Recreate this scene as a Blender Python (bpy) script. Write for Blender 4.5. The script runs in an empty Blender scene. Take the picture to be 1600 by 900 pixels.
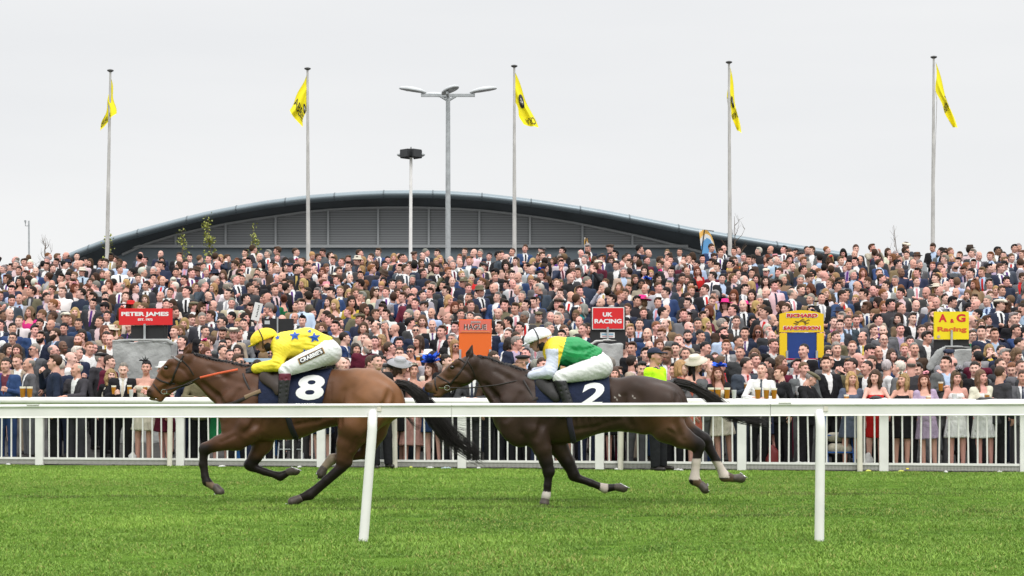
import bpy, bmesh, math, random
import numpy as np
from mathutils import Vector, Matrix
random.seed(7); RNG = np.random.default_rng(11)
scn = bpy.context.scene
COL = scn.collection
R = math.radians
# ------------------------------------------------------------------ camera
CAMZ, FPX, HY = 1.234, 2820.0, 619.0          # eye height, focal length and horizon in photo pixels (1600 wide)
cam = bpy.data.cameras.new('camera'); camo = bpy.data.objects.new('camera', cam); COL.objects.link(camo)
camo.location = (0, 0, CAMZ); camo.rotation_euler = (R(90), 0, 0)
cam.lens = 36 * FPX / 1600; cam.sensor_width = 36; cam.shift_y = (HY - 450) / 1600
cam.clip_start = .1; cam.clip_end = 3000
scn.camera = camo
# ------------------------------------------------------------------ world, sun, exposure
SUN_EL, SUN_ROT = 52, 160
w = bpy.data.worlds.new('World'); scn.world = w; w.use_nodes = True
nt = w.node_tree; nt.nodes.clear()
def N(nt, t, **kw):
    n = nt.nodes.new(t)
    for k, v in kw.items(): setattr(n, k, v)
    return n
out = N(nt, 'ShaderNodeOutputWorld'); bg = N(nt, 'ShaderNodeBackground')
sky = N(nt, 'ShaderNodeTexSky', sky_type='NISHITA', sun_disc=False, sun_elevation=R(SUN_EL), sun_rotation=R(SUN_ROT))
tc = N(nt, 'ShaderNodeTexCoord'); mp = N(nt, 'ShaderNodeMapping'); mp.inputs['Scale'].default_value = (1.2, 1.2, 7)
nz = N(nt, 'ShaderNodeTexNoise'); nz.inputs['Scale'].default_value = 1.6; nz.inputs['Detail'].default_value = 5; nz.inputs['Roughness'].default_value = .5
nt.links.new(tc.outputs['Generated'], mp.inputs[0]); nt.links.new(mp.outputs[0], nz.inputs[0])
cr = N(nt, 'ShaderNodeValToRGB'); cr.color_ramp.elements[0].position = .3; cr.color_ramp.elements[1].position = .7
cr.color_ramp.elements[0].color = (8.35, 8.45, 8.6, 1); cr.color_ramp.elements[1].color = (9.2, 9.23, 9.25, 1)
nt.links.new(nz.outputs['Fac'], cr.inputs[0])
# overcast: brighter towards the zenith
sx = N(nt, 'ShaderNodeSeparateXYZ'); nt.links.new(tc.outputs['Generated'], sx.inputs[0])
mr = N(nt, 'ShaderNodeMapRange'); mr.inputs['From Min'].default_value = 0.22; mr.inputs['From Max'].default_value = 1
mr.inputs['To Min'].default_value = 1; mr.inputs['To Max'].default_value = 2.9
nt.links.new(sx.outputs['Z'], mr.inputs['Value'])
vm = N(nt, 'ShaderNodeVectorMath', operation='SCALE'); nt.links.new(cr.outputs[0], vm.inputs[0]); nt.links.new(mr.outputs[0], vm.inputs['Scale'])
mx = N(nt, 'ShaderNodeMix', data_type='RGBA'); mx.inputs[0].default_value = .96       # thick cloud over the clear sky
nt.links.new(sky.outputs[0], mx.inputs[6]); nt.links.new(vm.outputs[0], mx.inputs[7])
nt.links.new(mx.outputs[2], bg.inputs[0]); bg.inputs[1].default_value = .1
nt.links.new(bg.outputs[0], out.inputs[0])
sun = bpy.data.lights.new('sun', 'SUN'); suno = bpy.data.objects.new('sun', sun); COL.objects.link(suno)
sun.energy = 1.5; sun.angle = R(25); sun.color = (1, .97, .93)
suno.rotation_euler = (R(90 - SUN_EL), 0, R(-SUN_ROT + 180) + R(0))
scn.view_settings.view_transform = 'Standard'; scn.view_settings.look = 'None'
scn.view_settings.exposure = 0.0; scn.view_settings.gamma = 1; scn.view_settings.use_curve_mapping = False
scn.cycles.max_bounces = 5; scn.cycles.diffuse_bounces = 2; scn.cycles.glossy_bounces = 2; scn.cycles.transparent_max_bounces = 6
scn.cycles.use_adaptive_sampling = True

def W(px, py, Y):                              # photo pixel at a chosen distance -> world point
    return Vector(((px - 800) / FPX * Y, Y, CAMZ - (py - HY) / FPX * Y))
# ------------------------------------------------------------------ materials
MATS = {}
def srgb(r, g, b):
    f = lambda c: (c / 255 / 12.92) if c / 255 <= .04045 else ((c / 255 + .055) / 1.055) ** 2.4
    return (f(r), f(g), f(b), 1)
def mat(name, col=None, rough=.7, src='flat', noise=0, nscale=8, bump=0, bscale=60, metal=0, spec=.4, sheen=0, stretch=(1, 1, 1)):
    """src: flat colour, 'object' colour or 'attr' face colour; noise = tonal variation, bump = relief"""
    if name in MATS: return MATS[name]
    m = bpy.data.materials.new(name); MATS[name] = m; m.use_nodes = True; t = m.node_tree
    b = t.nodes['Principled BSDF']; b.inputs['Roughness'].default_value = rough; b.inputs['Metallic'].default_value = metal
    b.inputs['Specular IOR Level'].default_value = spec
    if sheen: b.inputs['Sheen Weight'].default_value = sheen
    if src == 'flat':
        c = N(t, 'ShaderNodeRGB'); c.outputs[0].default_value = tuple(col[:3]) + (1,); co = c.outputs[0]
        m.diffuse_color = tuple(col[:3]) + (1,)
    elif src == 'object': co = N(t, 'ShaderNodeObjectInfo').outputs['Color']
    else: co = N(t, 'ShaderNodeAttribute', attribute_name='col').outputs['Color']
    tcn = N(t, 'ShaderNodeTexCoord'); mpn = N(t, 'ShaderNodeMapping'); mpn.inputs['Scale'].default_value = stretch
    t.links.new(tcn.outputs['Object'], mpn.inputs[0])
    if noise:
        n = N(t, 'ShaderNodeTexNoise'); n.inputs['Scale'].default_value = nscale; n.inputs['Detail'].default_value = 4
        t.links.new(mpn.outputs[0], n.inputs[0])
        r = N(t, 'ShaderNodeMapRange'); r.inputs['From Min'].default_value = .3; r.inputs['From Max'].default_value = .7
        r.inputs['To Min'].default_value = 1 - noise; r.inputs['To Max'].default_value = 1 + noise
        t.links.new(n.outputs['Fac'], r.inputs['Value'])
        v = N(t, 'ShaderNodeVectorMath', operation='SCALE'); t.links.new(co, v.inputs[0]); t.links.new(r.outputs[0], v.inputs['Scale'])
        co = v.outputs[0]
    t.links.new(co, b.inputs['Base Color'])
    if bump:
        n2 = N(t, 'ShaderNodeTexNoise'); n2.inputs['Scale'].default_value = bscale; n2.inputs['Detail'].default_value = 3
        t.links.new(mpn.outputs[0], n2.inputs[0])
        bn = N(t, 'ShaderNodeBump'); bn.inputs['Strength'].default_value = bump; bn.inputs['Distance'].default_value = .02 if bscale > 25 else .06
        t.links.new(n2.outputs['Fac'], bn.inputs['Height']); t.links.new(bn.outputs[0], b.inputs['Normal'])
    return m
M_white = mat('white_plastic', (.80, .785, .765), .35, noise=.07, nscale=3.5, spec=.5)
M_cream = mat('aged_white_paint', (.70, .66, .57), .5, noise=.1, nscale=4)
M_black = mat('black_paint', (.018, .018, .02), .45)
M_fabric = mat('cloth', src='object', rough=.85, noise=.12, nscale=9, bump=.35, bscale=14, spec=.15)
M_skin = mat('skin', src='object', rough=.55, noise=.05, nscale=30, spec=.3)
M_hair = mat('hair', src='object', rough=.6, noise=.3, nscale=40, bump=.6, bscale=70, stretch=(1, 1, .3), spec=.3)
M_lip = mat('lips', (.34, .12, .10), .5); M_dark = mat('eye_dark', (.035, .025, .02), .3); M_brow = mat('brow', (.10, .065, .045), .8)
M_teeth = mat('teeth', (.6, .57, .5), .4)
# ------------------------------------------------------------------ mesh helpers
def mk(name, V, F, mats, parent=None, mi=None, smooth=True, cols=None, loc=None):
    V = np.asarray(V, np.float32)
    me = bpy.data.meshes.new(name)
    if isinstance(F, np.ndarray):
        n, k = F.shape
        me.vertices.add(len(V)); me.vertices.foreach_set('co', V.ravel())
        me.loops.add(n * k); me.loops.foreach_set('vertex_index', F.astype(np.int32).ravel())
        me.polygons.add(n); me.polygons.foreach_set('loop_start', np.arange(0, n * k, k, dtype=np.int32))
        me.update(calc_edges=True)
    else:
        me.from_pydata([tuple(v) for v in V], [], [tuple(f) for f in F]); me.update()
    for m in (mats if isinstance(mats, (list, tuple)) else [mats]): me.materials.append(m)
    n = len(me.polygons)
    if mi is not None: me.polygons.foreach_set('material_index', np.asarray(mi, np.int32))
    me.polygons.foreach_set('use_smooth', np.full(n, smooth))
    if cols is not None:
        a = me.attributes.new('col', 'FLOAT_COLOR', 'FACE' if len(cols) == n else 'POINT')
        c = np.ones((len(cols), 4), np.float32); c[:, :3] = np.asarray(cols)[:, :3]; a.data.foreach_set('color', c.ravel())
    me.update()
    return link(name, me, parent, loc)
def link(name, me, parent=None, loc=None):
    o = bpy.data.objects.new(name, me); COL.objects.link(o)
    if parent: o.parent = parent
    if loc is not None: o.location = loc
    return o
def tag(o, label, cat, group=None):
    o['label'] = label; o['category'] = cat
    if group: o['group'] = group
    return o
def thing(name, label, cat, loc=(0, 0, 0), group=None):
    o = bpy.data.objects.new(name, None); COL.objects.link(o); o.location = loc; o.empty_display_size = .2
    return tag(o, label, cat, group)
class MB:                                      # collects simple solids into one mesh
    def __init__(s): s.V = []; s.F = []; s.m = []
    def add(s, V, F, m=0):
        b = len(s.V); s.V += [tuple(v) for v in V]; s.F += [tuple(b + i for i in f) for f in F]; s.m += [m] * len(F)
    def box(s, c, h, m=0, rot=None, bev=0):
        vs = []
        for k in range(8):
            v = Vector(((k & 1 or -1) * h[0] if k & 1 else -h[0], h[1] if k & 2 else -h[1], h[2] if k & 4 else -h[2]))
            if rot: v = rot @ v
            vs.append(v + Vector(c))
        s.add(vs, [(0, 2, 3, 1), (4, 5, 7, 6), (0, 1, 5, 4), (2, 6, 7, 3), (0, 4, 6, 2), (1, 3, 7, 5)], m)
    def tube(s, pts, r, n=8, m=0, cap=True, flat=1):
        pts = [Vector(p) for p in pts]; rs = r if isinstance(r, (list, tuple)) else [r] * len(pts)
        V = []; F = []; up = Vector((0, 1, 0))
        for i, p in enumerate(pts):
            t = (pts[min(i + 1, len(pts) - 1)] - pts[max(i - 1, 0)]).normalized()
            u = t.cross(up)
            if u.length < .1: u = t.cross(Vector((1, 0, 0)))
            u.normalize(); v = u.cross(t)
            for k in range(n):
                a = 2 * math.pi * k / n
                V.append(p + u * math.cos(a) * rs[i] + v * math.sin(a) * rs[i] * flat)
        for i in range(len(pts) - 1):
            for k in range(n): F.append((i * n + k, i * n + (k + 1) % n, (i + 1) * n + (k + 1) % n, (i + 1) * n + k))
        if cap: F.append(tuple(range(n))[::-1]); F.append(tuple((len(pts) - 1) * n + k for k in range(n)))
        s.add(V, F, m)
    def lathe(s, prof, c=(0, 0, 0), n=16, m=0):
        V = []; F = []
        for r, z in prof:
            for k in range(n):
                a = 2 * math.pi * k / n; V.append((c[0] + r * math.cos(a), c[1] + r * math.sin(a), c[2] + z))
        for i in range(len(prof) - 1):
            for k in range(n): F.append((i * n + k, i * n + (k + 1) % n, (i + 1) * n + (k + 1) % n, (i + 1) * n + k))
        F.append(tuple(range(n))[::-1]); F.append(tuple((len(prof) - 1) * n + k for k in range(n)))
        s.add(V, F, m)
    def build(s, name, mats, parent=None, smooth=True, bevel=0):
        me = bpy.data.meshes.new(name); me.from_pydata(s.V, [], s.F)
        for m in (mats if isinstance(mats, (list, tuple)) else [mats]): me.materials.append(m)
        me.polygons.foreach_set('material_index', s.m)
        bm = bmesh.new(); bm.from_mesh(me)
        bmesh.ops.recalc_face_normals(bm, faces=bm.faces)
        if bevel:
            es = [e for e in bm.edges if len(e.link_faces) == 2 and e.calc_face_angle(0) > .5]
            bmesh.ops.bevel(bm, geom=es, offset=bevel, segments=2, affect='EDGES', clamp_overlap=True)
        bm.to_mesh(me); bm.free()
        me.polygons.foreach_set('use_smooth', np.full(len(me.polygons), smooth))
        if smooth: me.set_sharp_from_angle(angle=R(40))
        return link(name, me, parent)
# ------------------------------------------------------------------ signed-distance modelling
class Field:
    def __init__(s, xs, ys, zs):
        s.ax = [np.asarray(a, np.float32) for a in (xs, ys, zs)]
        s.d = np.full([len(a) for a in s.ax], 9., np.float32)
    def copy(s):
        f = Field(*s.ax); f.d = s.d.copy(); return f
    def full(s): return s.ax[0][:, None, None], s.ax[1][None, :, None], s.ax[2][None, None, :]
    def _g(s, lo, hi):
        sl = tuple(slice(max(0, int(np.searchsorted(a, l)) - 1), int(np.searchsorted(a, h)) + 1) for a, l, h in zip(s.ax, lo, hi))
        return sl, s.ax[0][sl[0]][:, None, None], s.ax[1][sl[1]][None, :, None], s.ax[2][sl[2]][None, None, :]
    def _c(s, sl, e, k, op):
        d = s.d[sl]
        if d.size == 0: return
        if op == 'u':
            h = np.maximum(k - np.abs(d - e), 0) / max(k, 1e-6); s.d[sl] = np.minimum(d, e) - h * h * k * .25
        else:
            e = -e; h = np.maximum(k - np.abs(d - e), 0) / max(k, 1e-6); s.d[sl] = np.maximum(d, e) + h * h * k * .25
    def cap(s, a, b, ra, rb, k=.02, sq=1., op='u'):   # tapered capsule, y thinned by sq
        a = np.array(a, float); b = np.array(b, float); r = max(ra, rb); mg = k + .06
        ry = r / min(sq, 1.) if sq < 1 else r
        lo = np.minimum(a, b) - [r + mg, ry + mg, r + mg]; hi = np.maximum(a, b) + [r + mg, ry + mg, r + mg]
        sl, X, Y, Z = s._g(lo, hi)
        px, py, pz = X - a[0], (Y - a[1]) * sq, Z - a[2]
        bx, by, bz = b[0] - a[0], (b[1] - a[1]) * sq, b[2] - a[2]
        L = bx * bx + by * by + bz * bz + 1e-9
        h = np.clip((px * bx + py * by + pz * bz) / L, 0, 1)
        e = np.sqrt((px - h * bx) ** 2 + (py - h * by) ** 2 + (pz - h * bz) ** 2) - (ra + (rb - ra) * h)
        s._c(sl, e, k, op)
    def ell(s, c, r, k=.02, op='u', tilt=0):          # ellipsoid, tilt about the y axis
        m = max(r) + k + .06
        sl, X, Y, Z = s._g([c[0] - m, c[1] - m, c[2] - m], [c[0] + m, c[1] + m, c[2] + m])
        x, y, z = X - c[0], Y - c[1], Z - c[2]
        if tilt: x, z = x * math.cos(tilt) + z * math.sin(tilt), -x * math.sin(tilt) + z * math.cos(tilt)
        k0 = np.sqrt((x / r[0]) ** 2 + (y / r[1]) ** 2 + (z / r[2]) ** 2)
        k1 = np.sqrt((x / r[0] ** 2) ** 2 + (y / r[1] ** 2) ** 2 + (z / r[2] ** 2) ** 2) + 1e-9
        s._c(sl, k0 * (k0 - 1) / k1, k, op)
    def cut(s, fn):                                    # keep where fn(X,Y,Z) < 0
        s.d = np.maximum(s.d, np.broadcast_to(fn(*s.full()), s.d.shape).astype(np.float32)); return s
    def front(s, x, z, side=-1):                       # y of the first surface met coming from -y (or +y)
        i = np.clip(np.searchsorted(s.ax[0], x) - 1, 0, len(s.ax[0]) - 2); k = np.clip(np.searchsorted(s.ax[2], z) - 1, 0, len(s.ax[2]) - 2)
        fx = (x - s.ax[0][i]) / (s.ax[0][i + 1] - s.ax[0][i]); fz = (z - s.ax[2][k]) / (s.ax[2][k + 1] - s.ax[2][k])
        col = s.d[i, :, k] * (1 - fx) * (1 - fz) + s.d[i + 1, :, k] * fx * (1 - fz) + s.d[i, :, k + 1] * (1 - fx) * fz + s.d[i + 1, :, k + 1] * fx * fz
        ys = s.ax[1]
        if side > 0: col = col[::-1]; ys = ys[::-1]
        w = np.nonzero(col < 0)[0]
        if len(w) == 0: return None
        j = w[0]
        if j == 0: return ys[0]
        t = col[j - 1] / (col[j - 1] - col[j]); return ys[j - 1] + t * (ys[j] - ys[j - 1])
    def mesh(s):
        d = s.d; I = (d < 0)
        c = np.zeros([n - 1 for n in d.shape], np.int8)
        for i in (0, 1):
            for j in (0, 1):
                for k in (0, 1): c += I[i:d.shape[0] - 1 + i, j:d.shape[1] - 1 + j, k:d.shape[2] - 1 + k]
        act = np.argwhere((c > 0) & (c < 8)); n = len(act)
        ids = np.full(c.shape, -1, np.int32); ids[tuple(act.T)] = np.arange(n)
        cor = {}
        for o in [(i, j, k) for i in (0, 1) for j in (0, 1) for k in (0, 1)]:
            q = act + o; cor[o] = (d[tuple(q.T)], np.stack([s.ax[a][q[:, a]] for a in range(3)], 1))
        acc = np.zeros((n, 3)); cnt = np.zeros(n)
        for o in cor:
            for a in range(3):
                if o[a] == 0:
                    p = list(o); p[a] = 1; v0, x0 = cor[o]; v1, x1 = cor[tuple(p)]
                    m = (v0 < 0) != (v1 < 0); t = np.where(m, v0 / np.where(m, v0 - v1, 1), 0)[:, None]
                    acc += np.where(m[:, None], x0 + t * (x1 - x0), 0); cnt += m
        V = acc / np.maximum(cnt, 1)[:, None]
        Fs = []
        for a in range(3):
            b, e = (a + 1) % 3, (a + 2) % 3
            s0 = [slice(None)] * 3; s1 = [slice(None)] * 3; s0[a] = slice(0, -1); s1[a] = slice(1, None)
            A, B = I[tuple(s0)], I[tuple(s1)]
            for fl, M in ((0, A & ~B), (1, ~A & B)):
                q = np.argwhere(M); q = q[(q[:, b] > 0) & (q[:, e] > 0) & (q[:, b] < c.shape[b]) & (q[:, e] < c.shape[e])]
                if len(q) == 0: continue
                def cell(db, de):
                    r = q.copy(); r[:, b] += db; r[:, e] += de; return ids[tuple(r.T)]
                f = np.stack([cell(-1, -1), cell(0, -1), cell(0, 0), cell(-1, 0)], 1)
                Fs.append(f[:, ::-1] if fl else f)
        F = np.concatenate(Fs) if Fs else np.zeros((0, 4), np.int32)
        F = F[(F >= 0).all(1)]
        return V, F
def rng(lo, hi, st): return np.arange(lo, hi + st, st)
def grid3(*segs):                              # [(lo,hi,step),...] joined
    o = []
    for lo, hi, st in segs: o.append(np.arange(lo, hi - 1e-6, st))
    o.append([segs[-1][1]]); return np.concatenate(o)
def centres(V, F): return V[F].mean(1)
def smooth_mesh(V, F, it=1, lam=.5):
    for _ in range(it):
        acc = np.zeros_like(V); cnt = np.zeros(len(V))
        for a, b in ((0, 1), (1, 2), (2, 3), (3, 0)):
            np.add.at(acc, F[:, a], V[F[:, b]]); np.add.at(cnt, F[:, a], 1); np.add.at(acc, F[:, b], V[F[:, a]]); np.add.at(cnt, F[:, b], 1)
        V = V + lam * (acc / np.maximum(cnt, 1)[:, None] - V)
    return V
# ------------------------------------------------------------------ lettering
_txt = {}
def text_mesh(s, cut=None, bold=.034):                    # flat outline mesh of a string, height about 1, centred; returns V (n,2), F
    key = (s, cut, bold)
    if key in _txt: return _txt[key]
    cu = bpy.data.curves.new('t', 'FONT'); cu.body = s; cu.size = 1; cu.align_x = 'CENTER'; cu.align_y = 'CENTER'; cu.offset = bold; cu.resolution_u = 4
    o = bpy.data.objects.new('t', cu); COL.objects.link(o)
    dg = bpy.context.evaluated_depsgraph_get(); dg.update()
    me = bpy.data.meshes.new_from_object(o.evaluated_get(dg)); bpy.data.objects.remove(o); bpy.data.curves.remove(cu)
    bm = bmesh.new(); bm.from_mesh(me); bpy.data.meshes.remove(me)
    xs = [v.co.x for v in bm.verts]; ys = [v.co.y for v in bm.verts]; x0, x1, y0, y1 = min(xs), max(xs), min(ys), max(ys)
    if cut:
        for ax, lo, hi in ((0, x0, x1), (1, y0, y1)):
            n = max(1, int((hi - lo) / cut))
            for i in range(1, n):
                p = [0, 0, 0]; p[ax] = lo + (hi - lo) * i / n; nn = [0, 0, 0]; nn[ax] = 1
                bmesh.ops.bisect_plane(bm, geom=bm.verts[:] + bm.edges[:] + bm.faces[:], plane_co=p, plane_no=nn)
    bm.verts.ensure_lookup_table()
    V = np.array([((v.co.x - (x0 + x1) / 2) / (y1 - y0), (v.co.y - (y0 + y1) / 2) / (y1 - y0)) for v in bm.verts])
    F = [[v.index for v in f.verts] for f in bm.faces]; wd = (x1 - x0) / (y1 - y0); bm.free()
    _txt[key] = (V, F, wd); return _txt[key]
def write(name, s, m, parent, cx, cz, width, height, y, slant=0, rot=0, bold=.034):   # lettering on a board facing -y, in the parent's local frame
    V, F, wd = text_mesh(s, None, bold)
    P = []
    for a, b in V:
        x = a / wd * width + slant * b * height; z = b * height
        x, z = x * math.cos(rot) - z * math.sin(rot), x * math.sin(rot) + z * math.cos(rot)
        P.append((cx + x, y, cz + z))
    return mk(name, P, F, m, parent, smooth=False)
# ================================================================== setting
FENCE = lambda X: 30.63 - .187 * X                 # line of the far fence
def gz(X, Y):                                      # height of the ground
    return min(max(0., .153 * (Y - (31.9 - .072 * X)) - .07), 4.45)
def ground_mesh():
    xs = np.concatenate([[-600, -250, -120, -70], np.arange(-45, 46, 2.5), [70, 120, 250, 600]])
    ys = np.concatenate([[-60, -20, 0, 10, 20, 25], np.arange(27, 70, .8), [75, 90, 120, 200, 400, 900]])
    V = [(x, y, gz(x, y)) for x in xs for y in ys]; n = len(ys)
    F = np.array([(i * n + j, (i + 1) * n + j, (i + 1) * n + j + 1, i * n + j + 1) for i in range(len(xs) - 1) for j in range(n - 1)])
    o = mk('ground', V, F, mat('paving', (.07, .067, .064), .9, noise=.25, nscale=2, bump=.3, bscale=20)); o['kind'] = 'structure'
ground_mesh()
def turf():
    m = mat('turf_soil', (.085, .155, .024), 1., spec=.0, noise=.35, nscale=3, bump=.8, bscale=40)
    xs = np.arange(-60, 61, 4.); V = []; F = []
    for x in xs: V += [(x, -55, .006), (x, FENCE(x) - .02, .006)]
    F = np.array([(2 * i, 2 * i + 2, 2 * i + 3, 2 * i + 1) for i in range(len(xs) - 1)])
    o = mk('racecourse', V, F, m, smooth=False); o['kind'] = 'structure'
    # blades
    def vn(x, y, s, seed):                         # value noise
        r = np.random.default_rng(seed).random((64, 64)); u, v = x / s, y / s
        i, j = np.floor(u).astype(int), np.floor(v).astype(int); fu, fv = u - i, v - j; fu = fu * fu * (3 - 2 * fu); fv = fv * fv * (3 - 2 * fv)
        g = lambda a, b: r[a % 64, b % 64]
        return (g(i, j) * (1 - fu) + g(i + 1, j) * fu) * (1 - fv) + (g(i, j + 1) * (1 - fu) + g(i + 1, j + 1) * fu) * fv
    n = 900000
    Y = 11.3 + (RNG.random(n) ** 1.25) * 21.; hw = .284 * Y + 1.3; X = (RNG.random(n) * 2 - 1) * hw
    keep = Y < FENCE(X) - .03; X, Y = X[keep], Y[keep]
    c1 = vn(X, Y, .16, 1); c2 = vn(X, Y, .9, 2); c3 = vn(X, Y * 1.6, 3.1, 3)
    keep = RNG.random(len(X)) < .6 + .4 * (c1 * .6 + c2 * .4 > .42); X, Y, c1, c2, c3 = [a[keep] for a in (X, Y, c1, c2, c3)]
    n = len(X); H = (.010 + .020 * RNG.random(n)) * (.30 + 1.0 * c1 ** 1.6 + .9 * c2); Wd = .0022 + .0026 * RNG.random(n)
    edge = FENCE(X) - Y; H *= np.clip(.45 + edge * 1.2, .5, 1)
    a = RNG.random(n) * 6.283; lean = H * (.2 + .9 * RNG.random(n)); b = RNG.random(n) * 6.283
    dx, dy = np.cos(a) * Wd, np.sin(a) * Wd; lx, ly = np.cos(b) * lean, np.sin(b) * lean
    z0 = np.full(n, .004)
    P = np.stack([np.stack([X - dx, Y - dy, z0], 1), np.stack([X + dx, Y + dy, z0], 1),
                  np.stack([X + dx * .8 + lx * .35, Y + dy * .8 + ly * .35, H * .6], 1), np.stack([X - dx * .8 + lx * .35, Y - dy * .8 + ly * .35, H * .6], 1),
                  np.stack([X + lx, Y + ly, H], 1)], 1).reshape(-1, 3)
    i = np.arange(n) * 5
    F = np.concatenate([np.stack([i, i + 1, i + 2], 1), np.stack([i, i + 2, i + 3], 1), np.stack([i + 3, i + 2, i + 4], 1)])
    t = (RNG.random(n) * .40 + c1 * .12 + c2 * .26 + c3 * .22)[:, None]; dry = (RNG.random(n) < .05 + .10 * (c3 < .3))[:, None]  # random blade tone, with tuft shading darkened into the colour by clump noise
    t = np.clip(t * 1.5 - .28, 0, 1); t = np.clip(t + (.30 * (vn(X * .5 + 40, Y * 1.7, 1.9, 9) - .5) + .16 * (vn(X, Y * 2.2, .55, 12) - .5))[:, None], 0, 1); C = np.array([.070, .150, .020]) * (1 - t) + np.array([.272, .432, .066]) * t
    C = np.where(dry, np.array([.34, .33, .10]), C)
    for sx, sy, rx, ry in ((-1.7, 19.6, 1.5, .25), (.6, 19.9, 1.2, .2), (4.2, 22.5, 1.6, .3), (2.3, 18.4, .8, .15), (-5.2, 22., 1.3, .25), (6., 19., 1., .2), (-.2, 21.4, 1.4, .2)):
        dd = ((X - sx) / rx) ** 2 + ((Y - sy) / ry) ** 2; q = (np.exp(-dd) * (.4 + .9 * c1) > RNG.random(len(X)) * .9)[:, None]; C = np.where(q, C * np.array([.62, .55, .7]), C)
    worn = (np.clip(1 - edge / .55, 0, 1) * RNG.random(n) > .45)[:, None]; C = np.where(worn, np.array([.30, .29, .11]), C)
    # hoof scrapes in the ground under the runners: short, dark patches
    o = mk('grass', P, F, mat('grass_blade', src='attr', rough=.6, spec=.25), cols=np.concatenate([C, C, C]), smooth=False); o['kind'] = 'stuff'
turf()
# ------------------------------------------------------------------ near running rail
def near_rail():
    t = thing('running_rail', 'nearest white plastic running rail crossing the whole photo in front of the horses', 'rail')
    Yr = 15.4; prof = []
    for a in range(0, 181, 20): prof.append((-.018 - .030 * math.sin(R(a)) , .1 - .014 + .014 * math.cos(R(a))))
    prof = [(.03, .112), (.015, .116), (-.03, .116), (-.046, .112), (-.052, .104), (-.051, .096), (-.040, .0905), (-.036, .088),
            (-.036, .012), (-.040, .009), (-.042, .003), (-.036, 0), (.03, 0), (.036, .01), (.036, .1)]
    zb = lambda X: 1.046 + (X + 4.4) * .0026
    cuts = [-13, -8.2, -.513, 2.2, 8.5, 13]
    for x0, x1 in zip(cuts, cuts[1:]):
        mb = MB(); V = []; n = len(prof)
        for x in (x0 + .002, x1 - .002): V += [(x, Yr + p, zb(x) + q) for p, q in prof]
        F = [(i, (i + 1) % n, n + (i + 1) % n, n + i) for i in range(n)] + [tuple(range(n))[::-1], tuple(range(n, 2 * n))]
        mb.add(V, F); o = mb.build('rail_section', M_white, t)
    sl = MB()                                      # joint sleeves on the top lip
    for px in (54, 1225): 
        x = (px - 800) / FPX * Yr; sl.box((x, Yr - .01, zb(x) + .113), (.055, .048, .005))
    sl.build('joint_sleeve', M_white, t, bevel=.002)
    for pt, pb in ((-118, -134), (583, 569), (1279, 1276), (1985, 1990)):
        xt, xb = (pt - 800) / FPX * Yr, (pb - 800) / FPX * Yr
        L = []
        for i in range(9): L.append((xb + (xt - xb) * i / 8, Yr - .10 - .03 * (1 - i / 8), -.05 + 1.0 * i / 8))
        for k in range(1, 8):
            a = R(k * 12); L.append((xt, Yr - .10 + .13 * (1 - math.cos(a)), .95 + .15 * math.sin(a)))
        mb = MB(); mb.tube(L, .041, 16); o = mb.build('leg', M_white, t)
        mb = MB(); mb.box((xt + .055, Yr - .040, 1.125), (.018, .006, .022)); mb.build('bracket', M_cream, t, bevel=.003)
near_rail()
# ------------------------------------------------------------------ far fence: tubular running rail on its own legs, and picket panels
def far_fence():
    t = thing('picket_fence', 'white metal picket fence panels between the turf and the front row of the crowd', 'fence')
    r = thing('running_rail', 'thick round white rail on cream legs running along the crowd side of the course', 'rail')
    dirv = Vector((1, -.187, 0)).normalized()
    def FP(px, off=0):                             # point of the fence line under a photo column
        k = (px - 800) / FPX; X = k * (30.63 + off) / (1 + .187 * k); return Vector((X, FENCE(X) + off, 0))
    # tubular rail, drawn lengths between joints
    ztop = lambda X: 1.234 - (-.03 + (X + 8.5) * -.0016)
    js = [-260, 157, 196, 466, 776, 1120, 1480, 1880]
    for a, b in zip(js, js[1:]):
        p, q = FP(a, -.10), FP(b, -.10); mb = MB()
        p.z = 1.152 - .0018 * (p.x + 8.5); q.z = 1.152 - .0018 * (q.x + 8.5); d = (q - p).normalized() * .002
        mb.tube([p + d, q - d], .066, 20); mb.build('rail_tube', M_white, r)
    for px in (-82, 266, 616, 971, 1343, 1715):
        p = FP(px, -.10); mb = MB(); ln = random.uniform(-.02, .03)
        mb.tube([p + Vector((ln, 0, -.05)), p + Vector((0, 0, 1.11))], .046, 12); mb.build('leg', M_cream, r)
    posts = [-158, 62, 282, 502, 722, 937, 1159, 1381, 1601, 1822]
    for px in posts:
        p = FP(px, .02); mb = MB(); mb.box(p + Vector((0, 0, .55)), (.075, .035, .6), rot=Matrix.Rotation(math.atan(-.187), 3, 'Z'))
        mb.build('post', M_white, t, bevel=.006)
    for a, b in zip(posts, posts[1:]):
        p, q = FP(a, .02), FP(b, .02); L = (q - p).length; d = (q - p) / L; ang = math.atan2(d.y, d.x); rm = Matrix.Rotation(ang, 3, 'Z'); mid = (p + q) / 2
        mb = MB()
        for z in (.125, 1.09): mb.box(mid + Vector((0, 0, z)), (L / 2 - .078, .018, .019), rot=rm)
        n = 15
        for i in range(1, n):
            c = p + d * (L * i / n); tw = random.gauss(0, .006)
            mb.tube([c + Vector((tw, 0, .14)), c + Vector((random.gauss(0, .004), 0, 1.08))], .0145, 8)
        mb.build('picket_panel', M_white, t)
        mb = MB(); mb.box(mid + Vector((0, 0, .065)), (L / 2 - .078, .006, .040), rot=rm); mb.build('mesh_kickboard', M_mesh, t, smooth=False)
    return FP
M_mesh = mat('wire_mesh', (.4, .39, .37), .6)
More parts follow.
